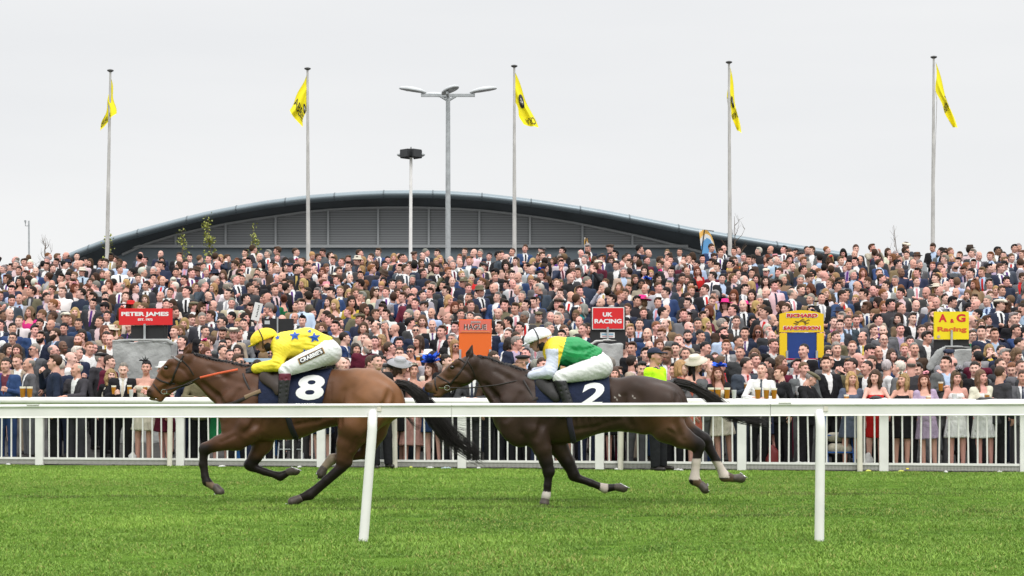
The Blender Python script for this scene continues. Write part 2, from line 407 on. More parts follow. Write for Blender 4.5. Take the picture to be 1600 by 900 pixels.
def setup_mesh():
    t = M_mesh.node_tree; b = t.nodes['Principled BSDF']
    tcn = N(t, 'ShaderNodeTexCoord'); sp = N(t, 'ShaderNodeSeparateXYZ'); t.links.new(tcn.outputs['Object'], sp.inputs[0]); outs = []
    for ax in ('X', 'Z'):
        a = N(t, 'ShaderNodeMath', operation='MULTIPLY'); a.inputs[1].default_value = 1 / .022; t.links.new(sp.outputs[ax], a.inputs[0])
        f = N(t, 'ShaderNodeMath', operation='FRACT'); t.links.new(a.outputs[0], f.inputs[0])
        l = N(t, 'ShaderNodeMath', operation='LESS_THAN'); l.inputs[1].default_value = .38; t.links.new(f.outputs[0], l.inputs[0]); outs.append(l.outputs[0])
    m = N(t, 'ShaderNodeMath', operation='MAXIMUM'); t.links.new(outs[0], m.inputs[0]); t.links.new(outs[1], m.inputs[1])
    x = N(t, 'ShaderNodeMix', data_type='RGBA'); x.inputs[6].default_value = (.04, .036, .03, 1); x.inputs[7].default_value = (.5, .49, .46, 1)
    t.links.new(m.outputs[0], x.inputs[0]); t.links.new(x.outputs[2], b.inputs['Base Color'])
setup_mesh()
FP = far_fence()
# ------------------------------------------------------------------ arched building
def building():
    D = 150.; s = D / FPX
    O = [(96, 398), (120, 387.6), (165, 370.5), (230, 352), (275, 340), (319, 329), (365, 320), (412, 311.8), (479, 303), (520, 299.7), (560, 297), (600, 295.5), (650, 295), (696, 296),
         (753, 299.7), (806, 305.7), (850, 311.5), (900, 319), (945, 326.5), (990, 335), (1035, 344), (1080, 353), (1125, 361), (1172, 369), (1225, 377.5), (1282, 386), (1330, 394)]
    I = [(191, 397), (230, 380), (275, 366), (314, 357), (353, 349), (392, 342.5), (431, 337), (472, 331), (513, 327), (556, 324.5), (600, 323.5), (645, 323.3), (690, 324.5), (722, 326), (753, 328), (790, 332),
         (828, 337), (865, 342), (900, 348), (945, 357), (988, 366), (1028, 375.5), (1066, 385), (1110, 397)]
    P = lambda px, py, Y: W(px, py, Y) if Y == D else Vector((W(px, py, D).x * Y / D, Y, CAMZ + (HY - py) * s * Y / D))
    t = thing('arched_building', 'large grey arched building with curved metal roof and louvred gable behind the crowd', 'building', (W(640, 400, D).x, D, 4.6))
    off = t.location.copy()
    ox = [p[0] for p in O]; oy = [p[1] for p in O]; ix = [p[0] for p in I]; iy = [p[1] for p in I]
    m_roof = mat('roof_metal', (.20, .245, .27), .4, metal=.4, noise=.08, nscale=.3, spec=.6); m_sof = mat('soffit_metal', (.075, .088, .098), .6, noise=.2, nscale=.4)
    m_seam = mat('seam_metal', (.11, .135, .15), .5)
    xs = np.linspace(96, 1330, 90)
    # rounded fascia following the arch, then the roof running back
    prof = [(9.0, 46., 0.4), (5., 4., .15), (2.2, 1.6, -.0), (.9, .5, .06), (.25, .05, .30), (.05, -.12, .55), (.0, -.1, .75), (.25, .1, .95), (.8, .45, 1.1)]
    V = []; n = 8
    ringdef = [(0.0, 48.0), (0.0, 2.0), (.0, .9), (.05, .45), (.18, .12), (.38, 0), (.58, .1), (.68, .4), (.68, .9)]   # (drop m, back m)
    for x in xs:
        y = np.interp(x, ox, oy)
        for dr, bk in ringdef:
            p = P(x, y, D); V.append((p.x, p.y + bk, p.z - dr - off.z * 0))
    k = len(ringdef); V = np.array(V) - np.array(off)
    F = np.array([(i * k + j, (i + 1) * k + j, (i + 1) * k + j + 1, i * k + j + 1) for i in range(len(xs) - 1) for j in range(k - 1)])
    mk('roof', V, F, m_roof, t)
    # standing seams across the fascia
    mb = MB()
    for i in range(16):
        x = 137 + i * 77; 
        if x > 1290: continue
        y = np.interp(x, ox, oy); p = P(x, y, D)
        mb = MB(); mb.tube([Vector((p.x, p.y + bk - .03, p.z - dr)) - off for dr, bk in ringdef[2:8]], .06, 5, flat=.6); mb.build('roof_seam', m_seam, t)
    # soffit from the fascia back to the wall line
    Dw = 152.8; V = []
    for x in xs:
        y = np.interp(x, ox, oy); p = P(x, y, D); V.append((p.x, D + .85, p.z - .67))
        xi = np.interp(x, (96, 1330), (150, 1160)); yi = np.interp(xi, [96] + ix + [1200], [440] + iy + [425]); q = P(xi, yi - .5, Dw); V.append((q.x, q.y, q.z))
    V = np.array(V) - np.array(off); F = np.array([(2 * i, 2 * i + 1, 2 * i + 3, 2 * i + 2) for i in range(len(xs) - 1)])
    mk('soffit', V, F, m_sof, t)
    # louvred gable wall
    m_l = mat('louvre', (.13, .14, .145), .55); tt = m_l.node_tree; b = tt.nodes['Principled BSDF']
    wv = N(tt, 'ShaderNodeTexWave', wave_type='BANDS', bands_direction='Z'); wv.inputs['Scale'].default_value = 1.55; wv.inputs['Distortion'].default_value = 0
    tcn = N(tt, 'ShaderNodeTexCoord'); tt.links.new(tcn.outputs['Object'], wv.inputs[0])
    x_ = N(tt, 'ShaderNodeMix', data_type='RGBA'); x_.inputs[6].default_value = (.125, .132, .136, 1); x_.inputs[7].default_value = (.225, .235, .24, 1)
    tt.links.new(wv.outputs['Fac'], x_.inputs[0]); tt.links.new(x_.outputs[2], b.inputs['Base Color'])
    V = []; xs2 = np.linspace(215, 1066, 70)
    for x in xs2: V += [P(x, min(385, np.interp(x, ix, iy)), Dw), P(x, 385.5, Dw)]
    V = np.array(V) - np.array(off); F = np.array([(2 * i + 1, 2 * i + 3, 2 * i + 2, 2 * i) for i in range(len(xs2) - 1)])
    mk('louvred_wall', V, F, m_l, t, smooth=False)
    m_tr = mat('trim_metal', (.30, .315, .32), .5); m_bw = mat('lower_cladding', (.12, .15, .17), .5, noise=.1, nscale=.5)
    mb = MB()
    for a, b_ in zip(I, I[1:]):
        p, q = P(a[0], a[1] + 1, Dw) - off, P(b_[0], b_[1] + 1, Dw) - off
        if min(a[1], b_[1]) > 392: continue
        p.y -= .1; q.y -= .1; mb.tube([p, q], .13, 6)
    mb.build('arch_trim', m_tr, t)
    for x in (275, 353, 431, 513, 591, 670, 749, 828, 910, 988):
        y = np.interp(x, ix, iy); p, q = P(x, y + 1.5, Dw) - off, P(x, 384, Dw) - off; mb = MB(); mb.box(((p.x + q.x) / 2, p.y - .12, (p.z + q.z) / 2), (.085, .08, abs(p.z - q.z) / 2)); mb.build('mullion', m_tr, t)
    mb = MB(); p, q = P(195, 384, Dw) - off, P(1075, 386, Dw) - off; mb.box(((p.x + q.x) / 2, p.y - .14, (p.z + q.z) / 2), ((q.x - p.x) / 2, .14, .12)); mb.build('wall_rail', m_tr, t)
    mb = MB(); p, q = P(150, 386, Dw) - off, P(1160, 386, Dw) - off; mb.box(((p.x + q.x) / 2, p.y + 18.1, (p.z + .6) / 2 - .4), ((q.x - p.x) / 2, 18, (p.z) / 2 + .1)); mb.build('lower_wall', m_bw, t)
building()
# ------------------------------------------------------------------ poles and lights on the crest
M_galv = mat('galvanised_steel', (.40, .42, .43), .45, metal=.3, noise=.15, nscale=6); M_pole = mat('weathered_pole', (.50, .49, .47), .6, noise=.22, nscale=5, stretch=(1, 1, .4))
M_flag = mat('yellow_flag', (.90, .78, .008), .6, noise=.04, nscale=3)
M_fin = mat('finial_dark', (.09, .09, .09), .5)
def flagpole(pxb, pxt, pyt, corners, text, label, emblem, Y=66.):
    b = W(pxb, 392, Y); b.z = 4.6; tp = W(pxt, pyt, Y)
    t = thing('flagpole', 'tall pale flagpole ' + label, 'flagpole', b, 'flagpoles along the crest of the bank')
    mb = MB(); mb.tube([(0, 0, -.2), (tp - b) * .5 , (tp - b)], [.085, .066, .038], 14); mb.build('pole', M_pole, t)
    mb = MB(); c = tp - b; mb.lathe([(.05, -.06), (.12, -.02), (.12, .012), (.05, .04)], c, 14); mb.build('finial', M_fin, t)
    H0, H1, F0, F1 = [W(x, y, Y) for x, y in corners]
    def S(u, v):
        p = (H0 * (1 - v) + H1 * v) * (1 - u) + (F0 * (1 - v) + F1 * v) * u
        sag = math.sin(u * math.pi) * .05
        return Vector((p.x + .03 * math.sin(u * 9 + v * 5), p.y + (.065 * math.sin(v * 8.5 + u * 3) + .02 * math.sin(v * 17 + 2 + u * 5)) * (.2 + u), p.z - sag)) 
    f = tag(bpy.data.objects.new('tmp', None), '', ''); bpy.data.objects.remove(f)
    nu, nv = 26, 20; V = [S(i / nu, j / nv) for i in range(nu + 1) for j in range(nv + 1)]; o = b
    F = np.array([(i * (nv + 1) + j, (i + 1) * (nv + 1) + j, (i + 1) * (nv + 1) + j + 1, i * (nv + 1) + j + 1) for i in range(nu) for j in range(nv)])
    fl = thing('flag', 'yellow flag with black lettering ' + label.replace('carrying', 'hanging').replace('with', 'hanging'), 'flag', b, 'yellow flags on the flagpoles')
    V = np.array([v - o for v in V]); back = V + [0, .006, 0]
    n0 = len(V); nvp = nv + 1
    rim = [i * nvp for i in range(nu + 1)] + [nu * nvp + j for j in range(1, nvp)] + [i * nvp + nv for i in range(nu - 1, -1, -1)] + [j for j in range(nv - 1, 0, -1)]
    R_ = np.array([(rim[i], rim[(i + 1) % len(rim)], rim[(i + 1) % len(rim)] + n0, rim[i] + n0) for i in range(len(rim))])
    mk('cloth', np.concatenate([V, back]), np.concatenate([F, F[:, ::-1] + n0, R_]), M_flag, fl)
    def put(nm, A, Fa, m, g):                       # something printed on the cloth
        P = [S(*g(a, c)) + Vector((0, -.03, 0)) - o for a, c in A]; mk(nm, P, Fa, m, fl, smooth=False)
    for s_, u0, u1, v0, v1 in text:
        A, Fa, wd = text_mesh(s_, .12, .0); flip = -1
        put('lettering', A, Fa, M_black, lambda a, c: (min(1, max(0, (u0 + u1) / 2 + (u1 - u0) * c * (1 if F0.x > H0.x + .01 and emblem != 0 and corners[3][0] > pxb else -1))), min(1, max(0, v0 + (v1 - v0) * (a / wd + .5)))))
    if emblem:
        u0, v0, ru, rv = emblem; A = [(0, 0)] + [(math.cos(i / 24 * 6.283), math.sin(i / 24 * 6.283)) for i in range(24)]
        put('emblem', A, [(0, i + 1, (i + 1) % 24 + 1) for i in range(24)], M_black, lambda a, c: (u0 + a * ru, v0 + c * rv))
        B = []; Fb = []
        for cx, cz, rr in ((-.1, .1, .36), (.3, .25, .22), (.42, -.12, .12), (-.3, -.35, .14), (.05, -.38, .13)):
            k = len(B); B += [(cx + rr * math.cos(i / 10 * 6.283), cz + rr * math.sin(i / 10 * 6.283)) for i in range(10)]; Fb.append(tuple(range(k, k + 10)))
        P = [S(u0 + a * ru, v0 - c * rv) + Vector((0, -.042, 0)) - o for a, c in B]; mk('emblem', P, Fb, mat('emblem_grey', (.45, .45, .4), .7), fl, smooth=False)
    mb = MB(); mb.tube([S(0, 1) - o + Vector((.0, 0, 0)), S(0, 1) - o + Vector((.05, 0, -.35)), Vector((.02, -.06, (tp.z - b.z) * .35)), ], .012, 5); mb.build('halyard', M_pole, t)
flagpole(166, 172.5, 110, [(173.5, 122), (169, 158), (181.5, 177), (156, 205)], [("ABB", .72, .92, .30, .95)], 'with a flag hanging in a thin strip, far left', None)
flagpole(482, 480.5, 107, [(480, 113), (480.5, 156), (452, 172), (472, 199)], [("ABBIE", .58, .80, .02, .99)], 'second from left, carrying a flag blown open to the left', (.44, .80, .10, .17))
flagpole(804, 803.5, 103, [(803.5, 110), (803.5, 153), (841, 199), (817, 195)], [("CRA", .80, .95, .05, .62)], 'third from left, right of the lamp post', (.42, .42, .12, .30))
flagpole(1141, 1139, 97, [(1141, 105), (1137, 151), (1158, 208), (1148, 198)], [("CRABB", .58, .74, .05, .95)], 'fourth from left, near the roof end', (.40, .5, .09, .26))
flagpole(1457, 1459, 89, [(1462, 97), (1463, 142), (1496, 200), (1486, 197)], [("CRABBI", .46, .62, .02, .98)], 'at far right against bare sky', None)
def floodlight():
    Y = 75.; b = W(700, 395, Y); b.z = 4.6; tp = W(701, 146, Y); h = tp.z - b.z
    t = thing('lamp_post', 'tall galvanised lamp post with four wide lamp heads on a cross arm', 'lamp post', b)
    mb = MB(); mb.tube([(0, 0, -.2), (0, 0, h * .45), (.0, 0, h)], [.115, .105, .09], 12); mb.build('pole', M_galv, t)
    mb = MB(); mb.box((0, 0, h - .08), (1.12, .05, .06)); mb.box((0, .0, h - .12), (.05, .9, .05)); mb.tube([(-.35, 0, h - .1), (0, 0, h - .32), (.35, 0, h - .1)], .05, 6); mb.build('cross_arm', M_galv, t)
    for dx, dy, rz, yl in ((-1.5, 0, 0, .14), (1.5, 0, math.pi, .14), (.12, -.75, math.pi * .70, .02), (-.55, .75, -math.pi * .20, .04)):
        f = Field(rng(-.62, .62, .035), rng(-.3, .3, .035), rng(-.2, .2, .035)); f.ell((0, 0, 0), (.55, .24, .14), .02); f.cut(lambda X, Y_, Z: -(Z + .045 + 0 * X)); f.ell((.46, 0, -.01), (.16, .10, .07), .04)
        V, F = f.mesh(); rm = np.array(Matrix.Rotation(rz, 3, 'Z') @ Matrix.Rotation(R(9), 3, 'Y')); V = V @ rm.T + [dx, dy, h + yl]
        hd = mk('lamp_head', V, F, mat('lamp_casing', (.5, .52, .53), .4, noise=.08, nscale=5), t)
        mb = MB(); c = rm @ np.array([-.1, 0, -.042]) + [dx, dy, h + yl]; mb.lathe([(.05, -.02), (.17, 0), (.17, .02)], c, 12); mb.build('lens', mat('lamp_glass', (.55, .57, .58), .15), hd)
floodlight()
def speaker_pole():
    Y = 72.; b = W(641, 395, Y); b.z = 4.6; tp = W(643.5, 246, Y); h = tp.z - b.z
    t = thing('loudspeaker_pole', 'slim white pole topped by a cluster of black horn loudspeakers', 'loudspeaker', b)
    mb = MB(); mb.tube([(0, 0, -.2), (.03, 0, h)], [.075, .06], 10); mb.build('pole', M_white, t)
    for k in range(4):
        a = R(45 + 90 * k); mb = MB(); c = Vector((.03 + .2 * math.cos(a), .2 * math.sin(a), h + .14)); rm = Matrix.Rotation(a - math.pi / 2, 3, 'Z')
        mb.box(c, (.2, .14, .12), rot=rm); mb.box(c + rm @ Vector((0, .16, 0)), (.24, .03, .16), rot=rm); mb.build('horn', mat('horn_plastic', (.035, .037, .04), .5), t, bevel=.015)
    mb = MB(); mb.box((.03, 0, h + .3), (.1, .1, .04)); mb.tube([(.03, 0, h + .3), (.03, 0, h + .42)], .02, 6); mb.build('mast_cap', M_black, t)
    for s in (-1, 1):
        mb = MB(); mb.tube([(.03 + s * .2, 0, h + .05), (.03 + s * .42, 0, h + .1)], .025, 6); mb.lathe([(.02, -.05), (.1, .0), (.1, .05), (.04, .08)], (.03 + s * .46, 0, h + .08), 10); mb.build('lamp', M_galv, t)
speaker_pole()
def cctv_pole():
    Y = 90.; b = W(46, 400, Y); b.z = 4.6; h = W(46, 345, Y).z - 4.6
    t = thing('camera_pole', 'thin grey pole with small camera bracket at far left horizon', 'pole', b)
    mb = MB(); mb.tube([(0, 0, -.2), (-.03, 0, h)], [.06, .04], 8); mb.build('pole', M_galv, t)
    mb = MB(); mb.tube([(-.03, 0, h - .25), (-.2, 0, h - .25), (-.2, 0, h - .05)], .025, 6); mb.box((-.2, -.04, h - .03), (.03, .08, .05)); mb.build('camera_bracket', M_galv, t)
cctv_pole()
# ------------------------------------------------------------------ saplings
M_bark = mat('bark', (.12, .085, .06), .9, noise=.3, nscale=20); M_leaf = mat('spring_leaf', src='attr', rough=.6)
def sapling(px, ytop, leafy, spread, label, seed, Y=70.):
    r = random.Random(seed); b = W(px, 396, Y); b.z = 4.6; h = W(px, ytop, Y).z - 4.6
    t = thing('sapling', label, 'tree', b)
    mb = MB(); tips = []
    pts = [(0, 0, -.1)]; x = 0
    for i in range(1, 6): x += r.uniform(-.08, .08); pts.append((x, r.uniform(-.05, .05), h * i / 5))
    mb.tube(pts, [.035, .03, .025, .02, .014, .006], 6); mb.build('trunk', M_bark, t); br = MB()
    for k in range(11 if leafy else 14):
        z = h * r.uniform(.25, .92); a = r.uniform(0, 6.28); L = spread * (1.15 - z / h) * r.uniform(.6, 1.2); p = Vector((x * z / h, 0, z)); q = p + Vector((math.cos(a) * L * .6, math.sin(a) * L * .6, L * .5)); e = q + Vector((math.cos(a) * L * .3, math.sin(a) * L * .3, L * .55))
        br.tube([p, q, e], [.014, .009, .004], 4); tips += [q, e, (q + e) / 2, (p + q) / 2]
        if not leafy:
            for _ in range(3):
                s_ = q.lerp(e, r.random()); br.tube([s_, s_ + Vector((r.uniform(-.2, .2), r.uniform(-.2, .2), r.uniform(.1, .35)))], [.006, .003], 3)
    br.build('branches', M_bark, t)
    if leafy:
        V = []; F = []; C = []
        for c in tips + [Vector(p) for p in pts[3:]]:
            for _ in range(leafy):
                o = c + Vector((r.gauss(0, .09), r.gauss(0, .09), r.gauss(0, .11))); u = Vector((r.gauss(0, 1), r.gauss(0, 1), r.gauss(0, 1))).normalized() * .05; v = u.cross(Vector((r.gauss(0, 1), r.gauss(0, 1), 1))).normalized() * .032
                k = len(V); V += [o - u, o + v, o + u, o - v]; F.append((k, k + 1, k + 2, k + 3)); g = r.random(); C.append((.20 + .1 * g, .22 + .1 * g, .05))
        mk('crown', V, np.array(F), M_leaf, t, cols=C, smooth=False)
sapling(172, 366, 6, .45, 'thin leafy sapling behind the leftmost flagpole', 1)
sapling(282, 354, 4, .25, 'thin leaning sapling with few leaves, first in front of the left gable', 2)
sapling(331, 341, 7, .38, 'tallest leafy sapling, in front of the left part of the gable', 3)
sapling(397, 353, 8, .42, 'bushy sapling in front of the gable, nearest the second flagpole', 4)
sapling(68, 372, 0, .6, 'bare twiggy tree beside the thin camera pole', 5)
sapling(1150, 338, 0, 1.1, 'bare twiggy tree behind the fourth flagpole', 6)
sapling(1402, 352, 0, .8, 'bare twiggy tree left of the far right flagpole', 7)
# ------------------------------------------------------------------ feather banners on the crest
def feather(px, ytop, wpx, label, Y=65., tilt=0.):
    b = W(px, 396, Y); b.z = 4.6; h = W(px, ytop, Y).z - 4.6; wd = wpx / FPX * Y
    t = thing('feather_banner', label, 'banner', b)
    mb = MB(); mb.tube([(0, 0, 0), (0, 0, h * .6), (wd * .2, 0, h), (wd * .7, 0, h * .98)], .02, 6); mb.build('pole', M_black, t)
    def arc(u, v): return Vector((wd * (u - .1) + tilt * (1 - v) * wd - v * .0, .05 * math.sin(u * 4), h * (.45 + .55 * (v * math.sqrt(max(0, 1 - (1.6 * max(0, u - .35)) ** 2)))) ))
    cols = [(.75, .76, .75), (.16, .36, .62), (.75, .76, .75), (.80, .45, .08), (.78, .78, .76)]; n = 30; V = []; F = []; C = []
    for i in range(n + 1):
        for j in range(n + 1): V.append(arc(i / n, j / n))
    for i in range(n):
        for j in range(n):
            F.append((i * (n + 1) + j, (i + 1) * (n + 1) + j, (i + 1) * (n + 1) + j + 1, i * (n + 1) + j + 1)); rr = math.hypot((i / n - .45) * .9, max(0, j / n - .42) * 1.25)
            C.append((.12, .33, .60) if rr < .45 else (.75, .75, .74) if rr < .58 else (.82, .48, .12) if rr < .74 else (.74, .75, .75))
    mk('banner_cloth', V, np.array(F), mat('banner_print', src='attr', rough=.7), t, cols=C, smooth=True)
feather(914, 371, 9, 'small feather banner with blue and orange arcs above the crowd right of centre')
feather(1095, 359, 29, 'larger feather banner with blue and orange arcs left of the fourth flagpole', tilt=.25)
# ================================================================== horses and riders (modelled in photo pixels / S metres, local x,z; y = depth)
YH = 20.4; S = FPX / YH; GY = HY + CAMZ * S          # GY: photo row of the ground at the runners
PX = lambda px, ox: (px - ox) / S
PZ = lambda py: (GY - py) / S
def coat(name, rough=.42):
    m = mat(name, src='attr', rough=rough, noise=.10, nscale=5, bump=.12, bscale=90, spec=.2, sheen=0, stretch=(1, 1, 1)); return m
M_coat = coat('horse_coat'); M_hoof = mat('hoof_horn', (.07, .055, .045), .5, noise=.3, nscale=30)
M_tack = mat('tack_leather', (.022, .016, .014), .45, noise=.2, nscale=30); M_brown_tack = mat('brown_leather', (.065, .035, .024), .45)
M_navy = mat('navy_cloth', (.006, .012, .040), .85, noise=.15, nscale=12, bump=.25, bscale=18)
M_numw = mat('white_print', (.8, .8, .8), .7); M_steel = mat('bit_steel', (.6, .6, .58), .25, metal=1)
M_orange = mat('orange_rubber', (.62, .10, .035), .6, noise=.15, nscale=60); M_mane = mat('mane_hair', (.014, .011, .010), .45, noise=.3, nscale=60)
class Horse:
    def __init__(s, ox, label):
        s.ox = ox; s.X0 = (ox - 800) / S
        s.f = Field(rng(-1.75, 2.05, .0125), rng(-.45, .45, .0125), rng(-.03, 1.72, .0125))
        s.label = label
    def P(s, p): return (PX(p[0], s.ox), p[2] if len(p) > 2 else 0., PZ(p[1]))
    def cap(s, a, b, ra, rb, k=4, sq=1., op='u', f=None): (f or s.f).cap(s.P(a), s.P(b), ra / S, rb / S, k / S, sq, op)
    def ell(s, c, r, k=4, op='u', tilt=0, f=None): (f or s.f).ell(s.P(c), [v / S for v in r], k / S, op, tilt)
def strands(name, guides, n, spread, r0, parent, m, seed=1, seg=9):
    """hair: tubes following one guide curve (list of points), with growing spread"""
    r = np.random.default_rng(seed); G = np.array(guides, float); t = np.linspace(0, 1, len(G)); V = []; F = []
    tt = np.linspace(0, 1, seg)
    for i in range(n):
        o = r.normal(size=3) * [1, .55, 1]; L = r.uniform(.68, 1.08); ph = r.uniform(0, 6.28); amp = r.uniform(0, .02); w2 = r.normal(size=3) * .35
        q = np.stack([np.interp(tt * L, t, G[:, a]) for a in range(3)], 1); sp = np.interp(tt * L, np.linspace(0, 1, len(spread)), spread)[:, None]
        q = q + (o + w2 * .5 * tt[:, None]) * sp; q[:, 2] += amp * np.sin(ph + tt * 7)
        b = len(V)
        for j in range(seg):
            rr = r0 * (1 - .75 * tt[j]); V += [q[j] + [rr, 0, 0], q[j] + [-rr * .5, rr * .8, 0], q[j] + [-rr * .3, -rr * .8, rr * .5]] if abs(q[-1][2] - q[0][2]) > abs(q[-1][0] - q[0][0]) else [q[j] + [0, 0, rr], q[j] + [0, rr * .8, -rr * .5], q[j] + [0, -rr * .8, -rr * .5]]
        for j in range(seg - 1):
            for k in range(3): F.append((b + 3 * j + k, b + 3 * j + (k + 1) % 3, b + 3 * j + 3 + (k + 1) % 3, b + 3 * j + 3 + k))
    return mk(name, V, np.array(F), m, parent)
def horse_leg(h, pts, rs, y, k=3, y2=None):
    """chain of tapered capsules; pts in photo px from the top of the leg down"""
    n = len(pts)
    for i in range(n - 1):
        ya = y[i] if isinstance(y, (list, tuple)) else y; yb = y[i + 1] if isinstance(y, (list, tuple)) else y
        h.cap((*pts[i], ya), (*pts[i + 1], yb), rs[i], rs[i + 1], k)
def hoof(h, root, a, b, y, ra, rb, sole):
    """horn capsule a->b cut flat by the sole plane (two photo px of the sole, horn on its left side)"""
    f = Field(rng(-.12, .12, .006), rng(-.09, .09, .006), rng(-.12, .12, .006)); c = ((a[0] + b[0]) / 2, (a[1] + b[1]) / 2)
    L = lambda p: ((p[0] - c[0]) / S, 0, -(p[1] - c[1]) / S)
    f.cap(L(a), L(b), ra / S, rb / S, .01, .85)
    s0, s1 = L(sole[0]), L(sole[1]); nx, nz_ = -(s1[2] - s0[2]), (s1[0] - s0[0]); ln = math.hypot(nx, nz_); nx, nz_ = nx / ln, nz_ / ln
    sg = 1 if (L(a)[0] - s0[0]) * nx + (L(a)[2] - s0[2]) * nz_ > 0 else -1
    f.cut(lambda X, Y, Z: -sg * ((X - s0[0]) * nx + (Z - s0[2]) * nz_) + 0 * Y)
    V, F = f.mesh(); C = h.P((c[0], c[1], y)); o = mk('hoof', V + np.array(C), F, M_hoof, root)
    mb = MB(); P0, P1 = h.P((*sole[0], y)), h.P((*sole[1], y)); mid = (Vector(P0) + Vector(P1)) / 2; d = Vector(P1) - Vector(P0); pts = []
    n_ = Vector((nx, 0, nz_)) * sg
    for i in range(11):
        a_ = R(-60 + 300 * i / 10); pts.append(mid + d * .40 * math.cos(a_) + Vector((0, 1, 0)) * .042 * math.sin(a_) - n_ * .003)
    mb.tube(pts, .0055, 5); mb.build('horseshoe', M_steel, o); return o
def ears(h, root, base, mid, tip, w, col):
    for s in (-1, 1):
        c = h.P((*mid, s * .052)); f = Field(rng(c[0] - .12, c[0] + .12, .006), rng(c[1] - .08, c[1] + .08, .006), rng(c[2] - .15, c[2] + .15, .006))
        f.cap(h.P((*base, s * .045)), c, w / S, w * 1.1 / S, .02, 1.1); f.cap(c, h.P((*tip, s * .060)), w * 1.1 / S, .7 / S, .015, 1.25)
        f.cap(h.P((base[0] - 3, base[1] - 3, s * .07)), h.P((mid[0] - 2.2, mid[1], s * .082)), 1.6 / S, 2.6 / S, .012, 1, 's'); f.cap(h.P((mid[0] - 2.2, mid[1], s * .082)), h.P((tip[0] - .5, tip[1] + 4, s * .078)), 2.6 / S, .6 / S, .01, 1, 's')
        V, F = f.mesh(); px = V[:, 0] * S + h.ox; py = GY - V[:, 2] * S; C = np.tile(np.array(col), (len(V), 1)); C = mixc(C, (.015, .01, .009), ss(-py, -(tip[1] + 5), -tip[1]) * .9); mk('ear', V, F, M_coat, root, cols=C)
def groove(h, pts, r=2., k=8., both=True):
    for sd in ((-1, 1) if both else (-1,)):
        q = []
        for x, y in pts:
            v = h.f.front(PX(x, h.ox), PZ(y), sd)
            if v is not None: q.append((x, y, v + sd * .006))
        for a, b in zip(q, q[1:]): h.cap(a, b, r, r, k, 1, 's')
def bulge(h, a, b, ra, rb, lift, k=9.):
    for sd in (-1, 1):
        va, vb = h.f.front(PX(a[0], h.ox), PZ(a[1]), sd), h.f.front(PX(b[0], h.ox), PZ(b[1]), sd)
        if va is None or vb is None: continue
        h.cap((*a, va - sd * (ra / S - lift)), (*b, vb - sd * (rb / S - lift)), ra, rb, k)
def eyeball(h, root, p, r=4.0):
    for s in (-1, 1):
        f = MB(); C = h.P((p[0], p[1], s * p[2])); f.lathe([(math.sin(a) * r / S, -math.cos(a) * r / S * .85) for a in np.linspace(.05, 3.09, 9)], C, 12); f.build('eye', mat('horse_eye', (.008, .005, .004), .08, spec=.8), root)
def strap(h, root, name, pts, w, m, th=.004, side=None):
    """flat strap lying along the surface through px points (x, y, depth)"""
    mb = MB(); P = [Vector(h.P(p)) for p in pts]; mb.tube(P, w / 2 / S, 8, flat=.45 if side else 1.); return mb.build(name, m, root)
def onskin(h, f, px, py, side=-1, lift=.004):
    y = f.front(PX(px, h.ox), PZ(py), side); 
    return (px, py, (y if y is not None else 0) + side * lift)
def skinstrap(h, root, name, f, px_pts, w, m, lift=.003, sides=(-1, 1), n=14):
    mb = MB()
    for sd in sides:
        q = []; L = [math.hypot(b[0] - a[0], b[1] - a[1]) for a, b in zip(px_pts, px_pts[1:])]; T = sum(L)
        for i in range(n):
            d = T * i / (n - 1); k = 0
            while k < len(L) - 1 and d > L[k]: d -= L[k]; k += 1
            u = min(1, d / L[k]); a, b = px_pts[k], px_pts[k + 1]; q.append(Vector(h.P(onskin(h, f, a[0] + (b[0] - a[0]) * u, a[1] + (b[1] - a[1]) * u, sd, lift))))
        mb.tube(q, w / 2 / S, 8, flat=.8)
    return mb.build(name, m, root)
def decal(name, f, h, s, cx, cy, wpx, hpx, m, parent, slant=0., rot=0., lift=.004, cut=.12, clip=None):
    V, F, wd = text_mesh(s, cut); P = []
    for a, b in V:
        x = a / wd * wpx + slant * b * hpx; z = b * hpx; x, z = x * math.cos(rot) - z * math.sin(rot), x * math.sin(rot) + z * math.cos(rot)
        P.append(h.P(onskin(h, f, cx + x, cy - z, -1, lift)))
    return mk(name, P, F, m, parent, smooth=False)
def trunk_cloth(h, T, root, poly, name, m, lift, t=.016):
    """a shell over the trunk: poly = (front line, rear line) as two px points each, bottom py"""
    (a0, a1), (b0, b1), top_z, bot = poly
    c = T.copy(); base = T.d.copy(); c.d = np.maximum(base - lift, -(base + t))
    X, Y, Z = c.full()
    la = (X - PX(a0[0], h.ox)) - (PX(a1[0], h.ox) - PX(a0[0], h.ox)) * (Z - PZ(a0[1])) / (PZ(a1[1]) - PZ(a0[1]))
    lb = (X - PX(b0[0], h.ox)) - (PX(b1[0], h.ox) - PX(b0[0], h.ox)) * (Z - PZ(b0[1])) / (PZ(b1[1]) - PZ(b0[1]))
    c.d = np.maximum(np.maximum(c.d, -la), lb); c.d = np.maximum(c.d, PZ(bot) - Z); c.d = c.d.astype(np.float32)
    V, F = c.mesh(); o = mk(name, V, F, m, root); return o, c
def rump_detail(h, x, y, near=True):
    pass
def colour_horse(V, h, base, dark, fn):
    px = V[:, 0] * S + h.ox; py = GY - V[:, 2] * S; C = np.tile(np.array(base), (len(V), 1)); return fn(px, py, V[:, 1], C, np.array(dark))
def mixc(C, c, w): w = np.clip(w, 0, 1)[:, None]; return C * (1 - w) + np.array(c) * w
def ss(x, a, b): t = np.clip((x - a) / (b - a), 0, 1); return t * t * (3 - 2 * t)
NZ = lambda a, b, s: np.sin(a * s + 1.3 * np.sin(b * s * .7)) * np.cos(b * s * 1.1 + np.sin(a * s * .5))
